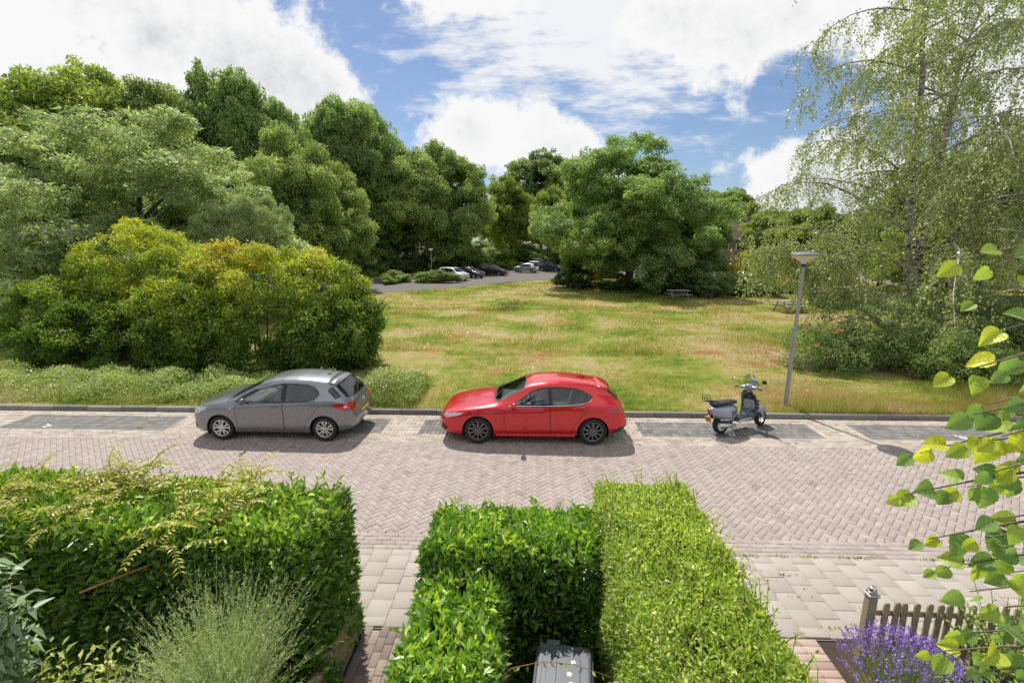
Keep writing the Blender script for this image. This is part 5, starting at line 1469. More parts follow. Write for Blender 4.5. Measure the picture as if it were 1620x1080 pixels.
def build_car(name, label, S, loc, rz=0.0, detail=1.0, group=None):
    """S: tables along the length (x = 0 nose, L tail), near side is y < 0."""
    L = S['L']; body_mat = S['paint']
    root = empty(name, loc, rz); tag(root, label, S.get('cat', 'car'), group)
    piv = empty('pivot', parent=None) if False else None
    xs = np.unique(np.concatenate([np.linspace(0, .3, int(12 * detail)), np.linspace(.3, L - .5, int(64 * detail)), np.linspace(L - .5, L, int(20 * detail))]))
    g = lambda k, w_=.10: smooth_interp(S[k], xs, w_)
    zt, yw, zb, zs, yr = g('zt', S.get('win', .10)), g('yw', .12), g('zb', .12), g('zs', .16), g('yr', .16)
    wt_ = np.clip(np.interp(xs, *zip(*S['cab'])), 0, 1)
    zs = np.minimum(zs, zt - .015)
    ptsL = []
    for i, x in enumerate(xs):
        h = zs[i] - zb[i]; Y = yw[i]
        low = [(0, zb[i] + .02), (.55 * Y, zb[i] + .005), (.86 * Y, zb[i]), (.945 * Y, zb[i] + .025 * min(1, h / .4)), (.970 * Y, zb[i] + .14 * h), (.984 * Y, zb[i] + .26 * h), (.986 * Y, zb[i] + .44 * h), (.982 * Y, zb[i] + .64 * h), (.990 * Y, zb[i] + .755 * h), (1.0 * Y, zb[i] + .81 * h), (.955 * Y, zs[i])]
        H = zt[i] - zs[i]; ys0 = .955 * Y
        hood = []
        for t in np.linspace(0, 1, 12)[1:]:
            th = t * math.pi / 2; e = 2 / 2.7
            hood.append((ys0 * max(0, math.cos(th)) ** e, zs[i] + H * max(0, math.sin(th)) ** e))
        yb = ys0 - .018; yrr = min(yr[i], yb)
        k = min(1.0, H / .30)
        cabp = [(yb, zs[i] + .012 * k)]
        z1 = zt[i] - .135 * k
        for t in (.25, .5, .75, 1.0): cabp.append((yb + (yrr + .035 - yb) * t + .012 * math.sin(t * math.pi), zs[i] + .012 * k + (z1 - zs[i] - .012 * k) * t))
        cabp += [(yrr + .008, zt[i] - .085 * k), (yrr - .045, zt[i] - .045 * k), (yrr - .13, zt[i] - .022 * k), (yrr * .55, zt[i] - .008 * k), (yrr * .28, zt[i] - .002 * k), (0, zt[i])]
        w_ = wt_[i]
        up = [((1 - w_) * a[0] + w_ * b[0], (1 - w_) * a[1] + w_ * b[1]) for a, b in zip(hood, cabp)]
        ptsL.append(low + up)
    bm = bmesh.new(); rows = []
    for i, x in enumerate(xs):
        half = ptsL[i]; n = len(half)
        ring = [bm.verts.new((x, -y, z)) for (y, z) in half] + [bm.verts.new((x, y, z)) for (y, z) in half[-2:0:-1]]
        rows.append(ring)
    n = len(rows[0])
    for a, b in zip(rows, rows[1:]):
        for k in range(n): bm.faces.new((a[k], b[k], b[(k + 1) % n], a[(k + 1) % n]))
    bm.faces.new(rows[0]); bm.faces.new(rows[-1][::-1])
    bmesh.ops.recalc_face_normals(bm, faces=bm.faces); bm.normal_update()
    zti = lambda x: float(np.interp(x, xs, zt))
    # ---- wheel openings
    xf, xr = S['axles']; Rw = S['R']; arch = Rw + S.get('arch', .045)
    liners = []
    for xa in (xf, xr):
        poly = [(xa + arch * math.cos(a), Rw + .0 + arch * math.sin(a)) for a in np.linspace(math.radians(-60), math.radians(240), 30)]
        poly += [(xa - .12, -.1), (xa + .12, -.1)]
        fs = cut_poly(bm, poly, 'y', lambda f: abs(f.calc_center_median().y) > .42 and f.calc_center_median().z < 1.0)
        bmesh.ops.delete(bm, geom=fs, context='FACES')
        # rolled edge of the arch
    for v in [v for v in bm.verts if not v.link_faces]: bm.verts.remove(v)
    # ---- glass
    def mirrored(poly, nm, material, parent_, ax='y', filt=None, seal=.022, both=True, mid=None):
        outs = []
        for s in ((-1, 1) if both else (0,)):
            if filt is None: fl = lambda f, s=s: f.calc_center_median().y * s > .25
            else: fl = lambda f, s=s: filt(f, s)
            if seal: cut_poly(bm, grow(poly, seal), ax, fl)
            ins = cut_poly(bm, poly, ax, fl)
            ring = pick_poly(bm, grow(poly, seal), ax, fl) if seal else []
            iset = set(ins)
            outs.append((ins, [f for f in ring if f.is_valid and f not in iset]))
        return outs
    panes = []
    for poly, dark in S['side_glass']:
        poly = [(x, (zti(x) - .135 + z if z < 0.5 and z >= -.3 else z)) for x, z in poly]
        for k, (ins, ring) in enumerate(mirrored(poly, 'window', None, root)):
            panes.append((poly, 'y', (lambda f, s=(-1, 1)[k]: f.calc_center_median().y * s > .25), 'side_window', GLASS_D if dark else GLASS))
    up = lambda f, s=0: f.normal.z > .12
    ws = S['screen']
    fw = lambda f, s=0: f.calc_center_median().z > S['beltz'] - .10 and f.normal.z > .15
    mirrored(ws, 'windscreen', None, root, 'z', fw, both=False); panes.append((ws, 'z', fw, 'windscreen', GLASS))
    rg = S['rear_glass']
    fr_ = lambda f, s=0: f.calc_center_median().x > S['rear_x'] and f.normal.x > .10
    mirrored(rg, 'rear_window', None, root, 'x', fr_, both=False); panes.append((rg, 'x', fr_, 'rear_window', GLASS_D))
    bm.normal_update()
    allglass = set(); picked = []
    for (pl_, ax_, fl_, nm, m_) in panes:
        ins = [f for f in pick_poly(bm, pl_, ax_, fl_) if f not in allglass]; allglass |= set(ins)
        ring = [f for f in pick_poly(bm, grow(pl_, .022), ax_, fl_) if f not in allglass]; allglass |= set(ring)
        picked.append((ins, ring, nm, m_))
    panes = picked
    # ---- lining behind the painted shell, so the inside is not paint
    bm.normal_update()
    cabin = [f for f in bm.faces if f not in allglass and f.calc_center_median().z > .42 and S['screen'][0][0] - .1 < f.calc_center_median().x < L - .12]
    extract(bm, cabin, 'lining', LINING, root, inset=.022, keep=True)
    for ins, ring, nm, m_ in panes:
        ins = [f for f in ins if f.is_valid]; ring = [f for f in ring if f.is_valid]
        if not ins: continue
        p = extract(bm, ins, nm, m_, root, inset=.004)
        if ring: extract(bm, ring, 'window_seal', BLACK, p)
    # ---- lights and doors
    bm.normal_update()
    for (poly, ax, nm, m_, cond) in S.get('patches', []):
        for s in (-1, 1):
            fs = cut_poly(bm, [(p[0] * (s if ax == 'x' else 1), p[1]) if ax == 'x' else p for p in poly] if ax == 'x' else poly, ax, (lambda f, s=s: f.calc_center_median().y * s > .12 and cond(f.calc_center_median(), f.normal)))
            if fs: extract(bm, fs, nm, m_, root, inset=-.003)
            if ax == 'z' and False: break
    for (poly, nm, hx, hz) in S.get('doors', []):
        for s in (-1, 1):
            fl = lambda f, s=s: f.calc_center_median().y * s > .25
            cut_poly(bm, grow(poly, .008), 'y', fl); ins = cut_poly(bm, poly, 'y', fl); gap = pick_poly(bm, grow(poly, .008), 'y', fl); iset = set(ins)
            gap = [f for f in gap if f.is_valid and f not in iset]
            if not ins: continue
            yv = max(abs(v.co.y) for f in ins for v in f.verts if abs(v.co.x - hx) < .12 and abs(v.co.z - hz) < .12) if True else .85
            d = extract(bm, ins, nm, body_mat, root)
            if gap: extract(bm, gap, 'shut_line', GAP, d, inset=.006)
            hb = bmesh.new(); box(hb, (hx, s * (yv + .012), hz), (.19, .03, .030), bevel=.012, seg=2); bm_obj('handle', hb, body_mat if not S.get('chrome_handle') else CHROME, d, True)
    for (x0, x1, yy) in S.get('seams', []): pass
    for poly, ax, cond in S.get('lines', []):
        fs = cut_poly(bm, poly, ax, lambda f: cond(f.calc_center_median(), f.normal))
        if fs: extract(bm, fs, 'shut_line', GAP, root, inset=.004)
    for poly, ax, nm, m_, cond in S.get('single', []):
        fs = cut_poly(bm, poly, ax, lambda f: cond(f.calc_center_median(), f.normal))
        if fs: extract(bm, fs, nm, m_, root, inset=-.002)
    bmesh.ops.dissolve_degenerate(bm, dist=1e-5, edges=bm.edges)
    bm_obj('body', bm, body_mat, root, True)
    # ---- arch liners, floor
    for xa in (xf, xr):
        for s in (-1, 1):
            lb = bmesh.new(); yo = float(np.interp(xa, xs, yw))
            lathe(lb, [(arch - .004, 0), (arch - .004, .36), (0, .36)], 40, Matrix.Translation((xa, s * (yo * .965), Rw)) @ Matrix.Rotation(R(90) * s, 4, 'X'))
            bmesh.ops.delete(lb, geom=[v for v in lb.verts if v.co.z < S['zb_mid'] - .06], context='VERTS')
            bm_obj('arch_liner', lb, GAP, root, True)
            wheel(root, xa, s * (yo - S.get('wtrack', .125)), Rw, S.get('tw', .20), S['rim'], S['style'], -s if False else (1 if s < 0 else -1), S.get('rim_r', .215))
    fb = bmesh.new(); box(fb, ((xf + xr) / 2, 0, S['zb_mid'] + .06), (xr - xf - 2 * arch - .02, 1.3, .06)); box(fb, (L / 2, 0, .34), (L - .5, .80, .16)); bm_obj('underbody', fb, GAP, root)
    # ---- interior
    if detail >= .8:
        for (x, y) in ((S['seatx'], -.36), (S['seatx'], .36)):
            sb = bmesh.new(); box(sb, (x, y, .48), (.50, .46, .16), bevel=.05, seg=2)
            box(sb, (x + .30, y, .78), (.13, .44, .58), rot=Matrix.Rotation(R(16), 3, 'Y'), bevel=.05, seg=2)
            box(sb, (x + .40, y, 1.13), (.08, .24, .17), rot=Matrix.Rotation(R(10), 3, 'Y'), bevel=.035, seg=2); bm_obj('seat', sb, SEAT, root, True)
        sb = bmesh.new(); x = S['seatx'] + .95; box(sb, (x, 0, .50), (.48, 1.25, .16), bevel=.05); box(sb, (x + .32, 0, .80), (.14, 1.22, .54), rot=Matrix.Rotation(R(20), 3, 'Y'), bevel=.05)
        for y in (-.38, .38): box(sb, (x + .43, y, 1.08), (.08, .22, .12), bevel=.03)
        bm_obj('rear_bench', sb, SEAT, root, True)
        sb = bmesh.new(); xd = S['screen_x'] ; box(sb, (xd + .36, 0, .80), (.50, 1.36, .24), bevel=.08, seg=2); bm_obj('dashboard', sb, LINING, root, True)
        sb = bmesh.new(); lathe(sb, [(.17 + .014 * math.cos(a), .014 * math.sin(a)) for a in np.linspace(0, 6.2832, 9)], 26, Matrix.Translation((xd + .72, -.36, .88)) @ Matrix.Rotation(R(-66), 4, 'Y')); box(sb, (xd + .70, -.36, .875), (.03, .30, .04)); bm_obj('steering_wheel', sb, BLACK, root, True)
    # ---- mirrors
    mx_, mz_ = S['mirror']; 
    for s in (-1, 1):
        yo = float(np.interp(mx_, xs, yw)); mb = bmesh.new()
        ellipsoid(mb, (mx_, s * (yo + .085), mz_ + .03), (.075, .115, .078), 16); 
        for v in mb.verts:
            if v.co.x > mx_ + .035: v.co.x = mx_ + .035
        mo = bm_obj('mirror', mb, body_mat if not S.get('mirror_mat') else S['mirror_mat'], root, True)
        mb = bmesh.new(); box(mb, (mx_ - .0, s * (yo - .02), mz_ - .02), (.07, .12, .035), bevel=.012); bm_obj('mirror_foot', mb, BLACK, mo)
        mb = bmesh.new(); q = [mb.verts.new((mx_ + .0365, s * (yo + .085) + .085 * math.cos(a), mz_ + .03 + .055 * math.sin(a))) for a in np.linspace(0, 6.2832, 16)[:-1]]; mb.faces.new(q); bm_obj('mirror_glass', mb, CHROME, mo)
    S['_yw'] = lambda x: float(np.interp(x, xs, yw)); S['_zt'] = zti
    return root

def shift(root, dx_):
    for ch in root.children: ch.location.x += dx_

def roof_lip(x0, x1, z0, z1, half, drop, t, material, parent):
    bm = bmesh.new(); rows = []
    for y in np.linspace(-half, half, 17):
        q = drop * abs(y / half) ** 3; e = .05 * abs(y / half) ** 4
        rows.append([bm.verts.new((x, y, z - q)) for (x, z) in ((x0, z0 - t), (x0, z0), ((x0 + x1) / 2, (z0 + z1) / 2 + .006), (x1 - e, z1), (x1 - e, z1 - .012), ((x0 + x1) / 2, (z0 + z1) / 2 - t))])
    for a, b in zip(rows, rows[1:]):
        for k in range(6): bm.faces.new((a[k], a[(k + 1) % 6], b[(k + 1) % 6], b[k]))
    bm.faces.new(rows[0][::-1]); bm.faces.new(rows[-1])
    bmesh.ops.recalc_face_normals(bm, faces=bm.faces)
    return bm_obj('roof_spoiler', bm, material, parent, True)

# ---------------------------------------------------------------- red hatchback
RED = paint('red_car_paint', (.58, .008, .012), metal=.35, rough=.3)
red_spec = dict(L=4.46, R=.325, axles=(.94, 3.64), paint=RED, rim=DARKALLOY, style='ten', rim_r=.232, tw=.205, beltz=.95, zb_mid=.20,
    zt=[(-.4, .50), (0, .56), (.04, .66), (.12, .735), (.30, .80), (.6, .870), (.95, .925), (1.25, .965), (1.36, .99), (1.7, 1.17), (2.05, 1.345), (2.25, 1.405), (2.55, 1.445), (2.85, 1.452), (3.2, 1.430), (3.55, 1.392), (3.80, 1.350), (3.96, 1.305), (4.03, 1.25), (4.18, 1.10), (4.30, .99), (4.36, .93), (4.41, .80), (4.44, .66), (4.46, .56), (4.9, .52)],
    yw=[(-.4, .50), (0, .52), (.05, .66), (.14, .745), (.32, .815), (.60, .862), (.95, .888), (1.5, .880), (2.2, .885), (3.0, .892), (3.6, .897), (3.95, .868), (4.2, .815), (4.36, .745), (4.44, .66), (4.46, .58), (4.9, .55)],
    zb=[(-.4, .30), (0, .30), (.12, .22), (.5, .195), (1.3, .20), (3.2, .205), (4.0, .235), (4.3, .30), (4.46, .40), (4.9, .4)],
    zs=[(-.4, .45), (0, .50), (.12, .655), (.35, .72), (.7, .785), (1.1, .835), (1.6, .875), (2.4, .915), (3.2, .965), (3.7, .985), (4.1, .965), (4.3, .90), (4.42, .68), (4.46, .5), (4.9, .5)],
    yr=[(0, .7), (1.36, .70), (1.7, .64), (2.05, .575), (2.6, .565), (3.2, .545), (3.8, .505), (4.1, .52), (4.46, .5)],
    cab=[(0, 0), (1.15, 0), (1.55, 1), (4.46, 1)],
    side_glass=[([(1.72, .945), (1.98, 1.06), (2.20, -.045), (2.40, -.012), (2.585, -.004), (2.60, .952)], False),
                ([(2.685, .955), (2.67, -.004), (2.95, -.006), (3.22, -.018), (3.42, -.045), (3.60, 1.135), (3.52, 1.065), (3.32, 1.005), (3.05, .972)], True)],
    screen=[(1.40, -.66), (1.355, -.4), (1.34, 0), (1.355, .4), (1.40, .66), (2.035, .53), (2.06, .3), (2.065, 0), (2.06, -.3), (2.035, -.53)], screen_x=1.34,
    rear_glass=[(-.50, 1.045), (-.30, 1.02), (0, 1.012), (.30, 1.02), (.50, 1.045), (.47, 1.19), (.43, 1.248), (0, 1.265), (-.43, 1.248), (-.47, 1.19)], rear_x=3.90, seatx=2.02,
    mirror=(1.80, .955),
    doors=[([(1.62, .30), (1.56, .62), (1.60, .885), (2.62, .925), (2.635, .30)], 'door', 2.46, .80), ([(2.655, .30), (2.645, .925), (3.45, .985), (3.50, .86), (3.30, .62), (3.17, .45), (3.13, .30)], 'door', 3.38, .84)],
    patches=[([(2.615, .95), (2.60, 1.335), (2.66, 1.335), (2.67, .95)], 'y', 'pillar_trim', BLACK, lambda c, n: True), ([(.12, .640), (.20, .620), (.50, .700), (.62, .757), (.40, .752), (.16, .705)], 'y', 'headlight', LAMP_C, lambda c, n: c.x < .8),
             ([(.06, .34), (.16, .30), (.22, .36), (.15, .44), (.07, .47)], 'y', 'fog_light_recess', BLACK, lambda c, n: c.x < .5),
             ([(3.98, .84), (4.16, .80), (4.45, .78), (4.45, .90), (4.28, .925), (4.05, .895)], 'y', 'tail_light', LAMP_R, lambda c, n: c.x > 3.9),
             ([(4.02, .22), (4.30, .30), (4.50, .38), (4.50, .47), (4.28, .42), (4.06, .30)], 'y', 'bumper_valance', BLACK, lambda c, n: c.x > 3.9)],
    lines=[([(1.325, -.80), (1.315, -.5), (1.30, 0), (1.315, .5), (1.325, .80), (1.338, .80), (1.329, .5), (1.315, 0), (1.329, -.5), (1.338, -.80)], 'z', lambda c, n: n.z > .5)],
    single=[([(-.42, .36), (.42, .36), (.50, .52), (.40, .60), (-.40, .60), (-.50, .52)], 'x', 'grille', BLACK, lambda c, n: c.x < .3 and n.x < -.3)])
redcar = build_car('parked_car', 'glossy red five-door hatchback with dark alloy wheels parked at the kerb', red_spec, (-.205 + .42 - 2.30, 10.37 + .885, .008), 0)
for s in (-1, 1):                                                     # bright strip under the side glass
    bm = bmesh.new()
    pts = [(1.66, .936), (2.2, .938), (2.7, .946), (3.1, .966), (3.38, 1.008), (3.54, 1.06), (3.60, 1.12)]
    yy = [.867, .868, .868, .868, .852, .82, .78]
    tube(bm, [(x, s * (red_spec['_yw'](x) * .955 - .010 - .10 * max(0, z - .99)), z) for (x, z) in pts], .008, 5)
    bm_obj('window_trim', bm, CHROME, redcar)
bm = bmesh.new(); fin = [(3.30, 0, 1.415), (3.36, 0, 1.455), (3.46, 0, 1.478), (3.50, 0, 1.475), (3.51, 0, 1.40)]
a = [bm.verts.new((x, -.022 if z < 1.43 else -.006, z)) for x, y, z in fin]; b = [bm.verts.new((x, .022 if z < 1.43 else .006, z)) for x, y, z in fin]
bm.faces.new(a); bm.faces.new(b[::-1])
for i in range(5): bm.faces.new((a[i], b[i], b[i - 1], a[i - 1]))
bmesh.ops.recalc_face_normals(bm, faces=bm.faces); bm_obj('aerial_fin', bm, RED, redcar)
roof_lip(3.72, 4.07, 1.372, 1.296, .50, .055, .03, RED, redcar)
number_plate(redcar, Matrix.Translation((4.452, 0, .70)) @ Matrix.Rotation(R(90), 4, 'Z') @ Matrix.Rotation(R(8), 4, 'X'), '8-ZKR-06')
for s in (-1, 1):
    bm = bmesh.new(); box(bm, (.14, s * .62, .655), (.05, .07, .05), bevel=.02); bm_obj('lamp_reflector', bm, CHROME, redcar, True)
    bm = bmesh.new(); box(bm, (2.29, s * .858, .235), (1.86, .03, .07), bevel=.008); bm_obj('sill_trim', bm, RED, redcar, True)
for y in (-.35, .2):
    bm = bmesh.new(); tube(bm, [(1.33, y, .992), (1.44, y + .22, 1.055), (1.50, y + .46, 1.085)], [.011, .009, .006], 5); bm_obj('wiper', bm, BLACK, redcar)

# ---------------------------------------------------------------- grey hatchback
GREY = paint('grey_car_paint', (.225, .232, .25), metal=.6, rough=.32)
grey_spec = dict(L=4.02, R=.305, axles=(.79, 3.30), paint=GREY, rim=SILVER, style='five', rim_r=.205, tw=.195, beltz=.98, zb_mid=.19,
    zt=[(-.4, .50), (0, .58), (.03, .70), (.10, .80), (.28, .89), (.6, .965), (.9, 1.01), (1.02, 1.035), (1.4, 1.235), (1.72, 1.385), (1.95, 1.440), (2.3, 1.475), (2.6, 1.480), (3.0, 1.462), (3.38, 1.412), (3.50, 1.375), (3.58, 1.325), (3.75, 1.155), (3.86, 1.03), (3.92, .95), (3.97, .80), (4.0, .68), (4.02, .58), (4.4, .55)],
    yw=[(-.4, .50), (0, .54), (.04, .66), (.12, .745), (.28, .805), (.55, .850), (.8, .866), (1.5, .858), (2.2, .862), (2.9, .868), (3.3, .872), (3.6, .842), (3.82, .79), (3.95, .735), (4.0, .68), (4.02, .62), (4.4, .6)],
    zb=[(-.4, .28), (0, .28), (.10, .21), (.4, .185), (1.2, .19), (3.0, .195), (3.6, .22), (3.9, .28), (4.02, .36), (4.4, .36)],
    zs=[(-.4, .45), (0, .52), (.10, .70), (.3, .78), (.6, .84), (1.0, .89), (1.5, .93), (2.2, .965), (2.9, 1.005), (3.3, 1.02), (3.65, .99), (3.85, .92), (3.97, .72), (4.02, .52), (4.4, .5)],
    yr=[(0, .7), (1.02, .70), (1.4, .64), (1.75, .585), (2.3, .575), (3.0, .555), (3.45, .53), (3.8, .56), (4.02, .55)],
    cab=[(0, 0), (.85, 0), (1.25, 1), (4.02, 1)],
    side_glass=[([(1.19, .955), (1.36, 1.07), (1.36, .957)], True),
                ([(1.40, .958), (1.40, 1.09), (1.62, 1.20), (1.86, -.045), (2.08, -.010), (2.28, -.002), (2.30, .978)], False),
                ([(2.40, .982), (2.385, -.002), (2.65, -.006), (2.90, -.020), (3.06, -.055), (3.16, -.125), (3.18, 1.13), (3.10, 1.055), (2.96, 1.018), (2.7, .998)], True),
                ([(3.40, 1.21), (3.46, 1.245), (3.66, 1.075), (3.60, 1.055)], True)],
    screen=[(1.08, -.66), (1.04, -.4), (1.02, 0), (1.04, .4), (1.08, .66), (1.70, .54), (1.725, .3), (1.735, 0), (1.725, -.3), (1.70, -.54)], screen_x=1.02,
    rear_glass=[(-.57, 1.045), (-.35, 1.02), (0, 1.01), (.35, 1.02), (.57, 1.045), (.53, 1.22), (.49, 1.325), (0, 1.345), (-.49, 1.325), (-.53, 1.22)], rear_x=3.50, seatx=1.72,
    mirror=(1.46, .985), mirror_mat=mat('mirror_cap', (.10, .10, .105), .3, coat=.6),
    doors=[([(1.25, .28), (1.18, .60), (1.20, .90), (2.325, .952), (2.335, .28)], 'door', 2.12, .85), ([(2.355, .28), (2.345, .952), (3.15, .99), (3.22, .90), (3.00, .62), (2.86, .45), (2.81, .28)], 'door', 3.03, .89)],
    patches=[([(2.315, .972), (2.30, 1.362), (2.37, 1.362), (2.385, .972)], 'y', 'pillar_trim', BLACK, lambda c, n: True), ([(.05, .66), (.16, .64), (.42, .755), (.50, .825), (.34, .83), (.12, .775), (.05, .72)], 'y', 'headlight', LAMP_C, lambda c, n: c.x < .7),
             ([(.03, .30), (.14, .28), (.18, .35), (.10, .42), (.03, .42)], 'y', 'fog_light_recess', BLACK, lambda c, n: c.x < .4),
             ([(3.50, .925), (3.62, .84), (3.76, .765), (3.92, .735), (4.02, .76), (4.02, .90), (3.88, .935), (3.62, .945)], 'y', 'tail_light', LAMP_R, lambda c, n: c.x > 3.4 and abs(c.y) > .45)],
    lines=[([(1.0, -.80), (.985, -.5), (.97, 0), (.985, .5), (1.0, .80), (1.013, .80), (.999, .5), (.985, 0), (.999, -.5), (1.013, -.80)], 'z', lambda c, n: n.z > .5),
           ([(3.335, -.52), (3.325, 0), (3.335, .52), (3.345, .52), (3.335, 0), (3.345, -.52)], 'z', lambda c, n: n.z > .6)],
    single=[([(-.40, .40), (.40, .40), (.45, .54), (.38, .62), (-.38, .62), (-.45, .54)], 'x', 'grille', BLACK, lambda c, n: c.x < .25 and n.x < -.3)])
greycar = build_car('parked_car', 'grey five-door hatchback with silver wheels parked beside the large shrub', grey_spec, (-6.08 - 2.045 + .015, 10.39 + .85, .008), 0)
bm = bmesh.new(); tube(bm, [(3.18, 0, 1.445), (3.22, 0, 1.475), (3.34, 0, 1.60)], [.010, .006, .003], 5); ellipsoid(bm, (3.16, 0, 1.45), (.05, .025, .018), 10); bm_obj('aerial', bm, BLACK, greycar)
roof_lip(3.33, 3.60, 1.424, 1.372, .53, .055, .03, GREY, greycar)
bm = bmesh.new(); box(bm, (3.592, 0, 1.352), (.03, .34, .02), bevel=.008); bm_obj('brake_light', bm, LAMP_R, greycar, True)
number_plate(greycar, Matrix.Translation((4.018, 0, .56)) @ Matrix.Rotation(R(90), 4, 'Z') @ Matrix.Rotation(R(6), 4, 'X'), 'ZH-460-X')
bm = bmesh.new(); lathe(bm, [(.05 + .009 * math.cos(a), .009 * math.sin(a)) for a in np.linspace(0, 6.2832, 9)], 24, Matrix.Translation((3.985, 0, .84)) @ Matrix.Rotation(R(78), 4, 'Y')); box(bm, (3.987, 0, .84), (.012, .10, .014), rot=Matrix.Rotation(R(12), 3, 'X')); bm_obj('tailgate_emblem', bm, CHROME, greycar, True)
bm = bmesh.new(); tube(bm, [(3.86, -.02, 1.045), (3.80, .16, 1.10), (3.77, .36, 1.125)], [.011, .009, .005], 5); bm_obj('rear_wiper', bm, BLACK, greycar)
for y in (-.35, .2):
    bm = bmesh.new(); tube(bm, [(1.01, y, 1.04), (1.12, y + .22, 1.10), (1.18, y + .46, 1.135)], [.011, .009, .006], 5); bm_obj('wiper', bm, BLACK, greycar)
for s in (-1, 1):
    bm = bmesh.new(); box(bm, (1.08, s * .858, .80), (.055, .012, .022), bevel=.005); bm_obj('side_repeater', bm, mat('clear_lens', (.75, .70, .62), .2), greycar)
    bm = bmesh.new(); box(bm, (.20, s * .66, .74), (.06, .07, .06), bevel=.02); bm_obj('lamp_reflector', bm, CHROME, greycar, True)
    bm = bmesh.new(); box(bm, (3.80, s * .775, .85), (.12, .03, .05), bevel=.012); bm_obj('lamp_reflector', bm, mat('clear_lens', (.75, .70, .62), .2), greycar, True)
# ================================================================== scooter
def scooter():
    SP = paint('scooter_paint', (.27, .315, .375), metal=.35, rough=.3)
    root = empty('motor_scooter', (4.85, 11.22, .006), math.atan2(.58, 1.25)); tag(root, 'silver-blue motor scooter with windscreen and rear rack, parked before the lamp post', 'scooter')
    lean = Matrix.Rotation(R(-7), 4, 'X')
    def part(name, bm, m_, parent=root, sm=True):
        bmesh.ops.recalc_face_normals(bm, faces=bm.faces)
        if parent is root:
            for v in bm.verts: v.co = lean @ v.co
        else:
            for v in bm.verts: v.co = lean @ v.co
        return bm_obj(name, bm, m_, parent, sm)
    Rw = .235
    for x in (0.0, 1.37):
        w_ = empty('wheel', (0, 0, 0), 0, root)
        st = Matrix.Translation((x, 0, Rw)) @ Matrix.Rotation(R(90), 4, 'X') if x == 0 else Matrix.Translation((x, 0, Rw)) @ Matrix.Rotation(R(14), 4, 'Z') @ Matrix.Rotation(R(90), 4, 'X')
        bm = bmesh.new(); lathe(bm, [(.15, -.05), (.18, -.062), (.215, -.055), (.232, -.03), (Rw, 0), (.232, .03), (.215, .055), (.18, .062), (.15, .05)], 32, st, closed=True); part('tyre', bm, TYRE, w_)
        bm = bmesh.new(); lathe(bm, [(.155, .045), (.14, .04), (.135, -.04), (.155, -.045)], 28, st)
        for k in range(5):
            a = k * 1.2566; 
            for z in (.02,):
                c0, c1 = Vector((math.cos(a) * .03, math.sin(a) * .03, 0)), Vector((math.cos(a) * .142, math.sin(a) * .142, 0)); tube(bm, [st @ c0, st @ c1], [.022, .016], 6)
        lathe(bm, [(0, .05), (.04, .045), (.05, 0), (.04, -.045), (0, -.05)], 18, st); part('rim', bm, SILVER, w_, False)
    # rear body: a swelling cowl drawn out to the tail
    def loft(secs, seg=16, pw=2.5):
        bm = bmesh.new(); rows = []
        for (x, zc, hy, hz) in secs:
            rows.append([bm.verts.new((x, hy * math.copysign(abs(math.cos(a)) ** (2 / pw), math.cos(a)), zc + hz * math.copysign(abs(math.sin(a)) ** (2 / pw), math.sin(a)))) for a in np.linspace(0, 2 * math.pi, seg, endpoint=False)])
        for a, b in zip(rows, rows[1:]):
            for k in range(seg): bm.faces.new((a[k], a[(k + 1) % seg], b[(k + 1) % seg], b[k]))
        bm.faces.new(rows[0]); bm.faces.new(rows[-1][::-1]); return bm
    body = part('rear_body', loft([(-.36, .63, .07, .06), (-.30, .60, .13, .11), (-.16, .565, .19, .165), (.02, .545, .235, .20), (.20, .535, .24, .205), (.34, .53, .205, .19), (.43, .52, .14, .16), (.47, .50, .11, .13)]), SP)
    for s in (-1, 1):
        for k in range(4):
            bm = bmesh.new(); box(bm, (.20, s * .238, .50 + k * .028), (.13, .012, .013)); part('vent', bm, BLACK, body, False)
        bm = bmesh.new(); tube(bm, [(-.22, s * .215, .42), (.05, s * .25, .40), (.42, s * .19, .385)], .011, 6); part('cowl_strip', bm, CHROME, body)
    part('seat', loft([(-.26, .775, .10, .035), (-.20, .785, .145, .045), (0, .785, .165, .05), (.14, .775, .165, .05), (.28, .765, .15, .055), (.42, .765, .12, .05), (.50, .745, .07, .035)], pw=3), mat('seat_vinyl', (.028, .028, .03), .5))
    bm = bmesh.new(); box(bm, (.68, 0, .29), (.54, .40, .07), bevel=.025); fl = part('floorboard', bm, SP)
    bm = bmesh.new(); box(bm, (.68, 0, .335), (.46, .33, .02), bevel=.006); part('floor_mat', bm, BLACK, fl, False)
    bm = bmesh.new(); box(bm, (.44, 0, .40), (.10, .22, .24), bevel=.04); part('engine_tunnel', bm, BLACK)
    # leg shield: a broad curved apron
    prof = [(.88, .27, .20), (.99, .31, .235), (1.06, .42, .255), (1.085, .56, .26), (1.08, .72, .255), (1.05, .86, .22), (1.01, .95, .14), (.99, .99, .08)]
    bm = bmesh.new(); rows = []
    for (x, z, hw) in prof:
        rows.append([bm.verts.new((x - .09 * (t ** 2), hw * t, z)) for t in np.linspace(-1, 1, 11)])
    for a, b in zip(rows, rows[1:]):
        for k in range(10): bm.faces.new((a[k], a[k + 1], b[k + 1], b[k]))
    g_ = bmesh.ops.solidify(bm, geom=bm.faces[:], thickness=.022); ls = part('leg_shield', bm, SP)
    for s in (-1, 1):
        for k in range(3):
            bm = bmesh.new(); box(bm, (1.035, s * .236, .56 + k * .085), (.05, .03, .055), bevel=.01); part('side_grille', bm, BLACK, ls, False)
        bm = bmesh.new(); box(bm, (.985, s * .115, .80), (.04, .12, .12), bevel=.02); part('glove_pocket', bm, BLACK, ls, False)
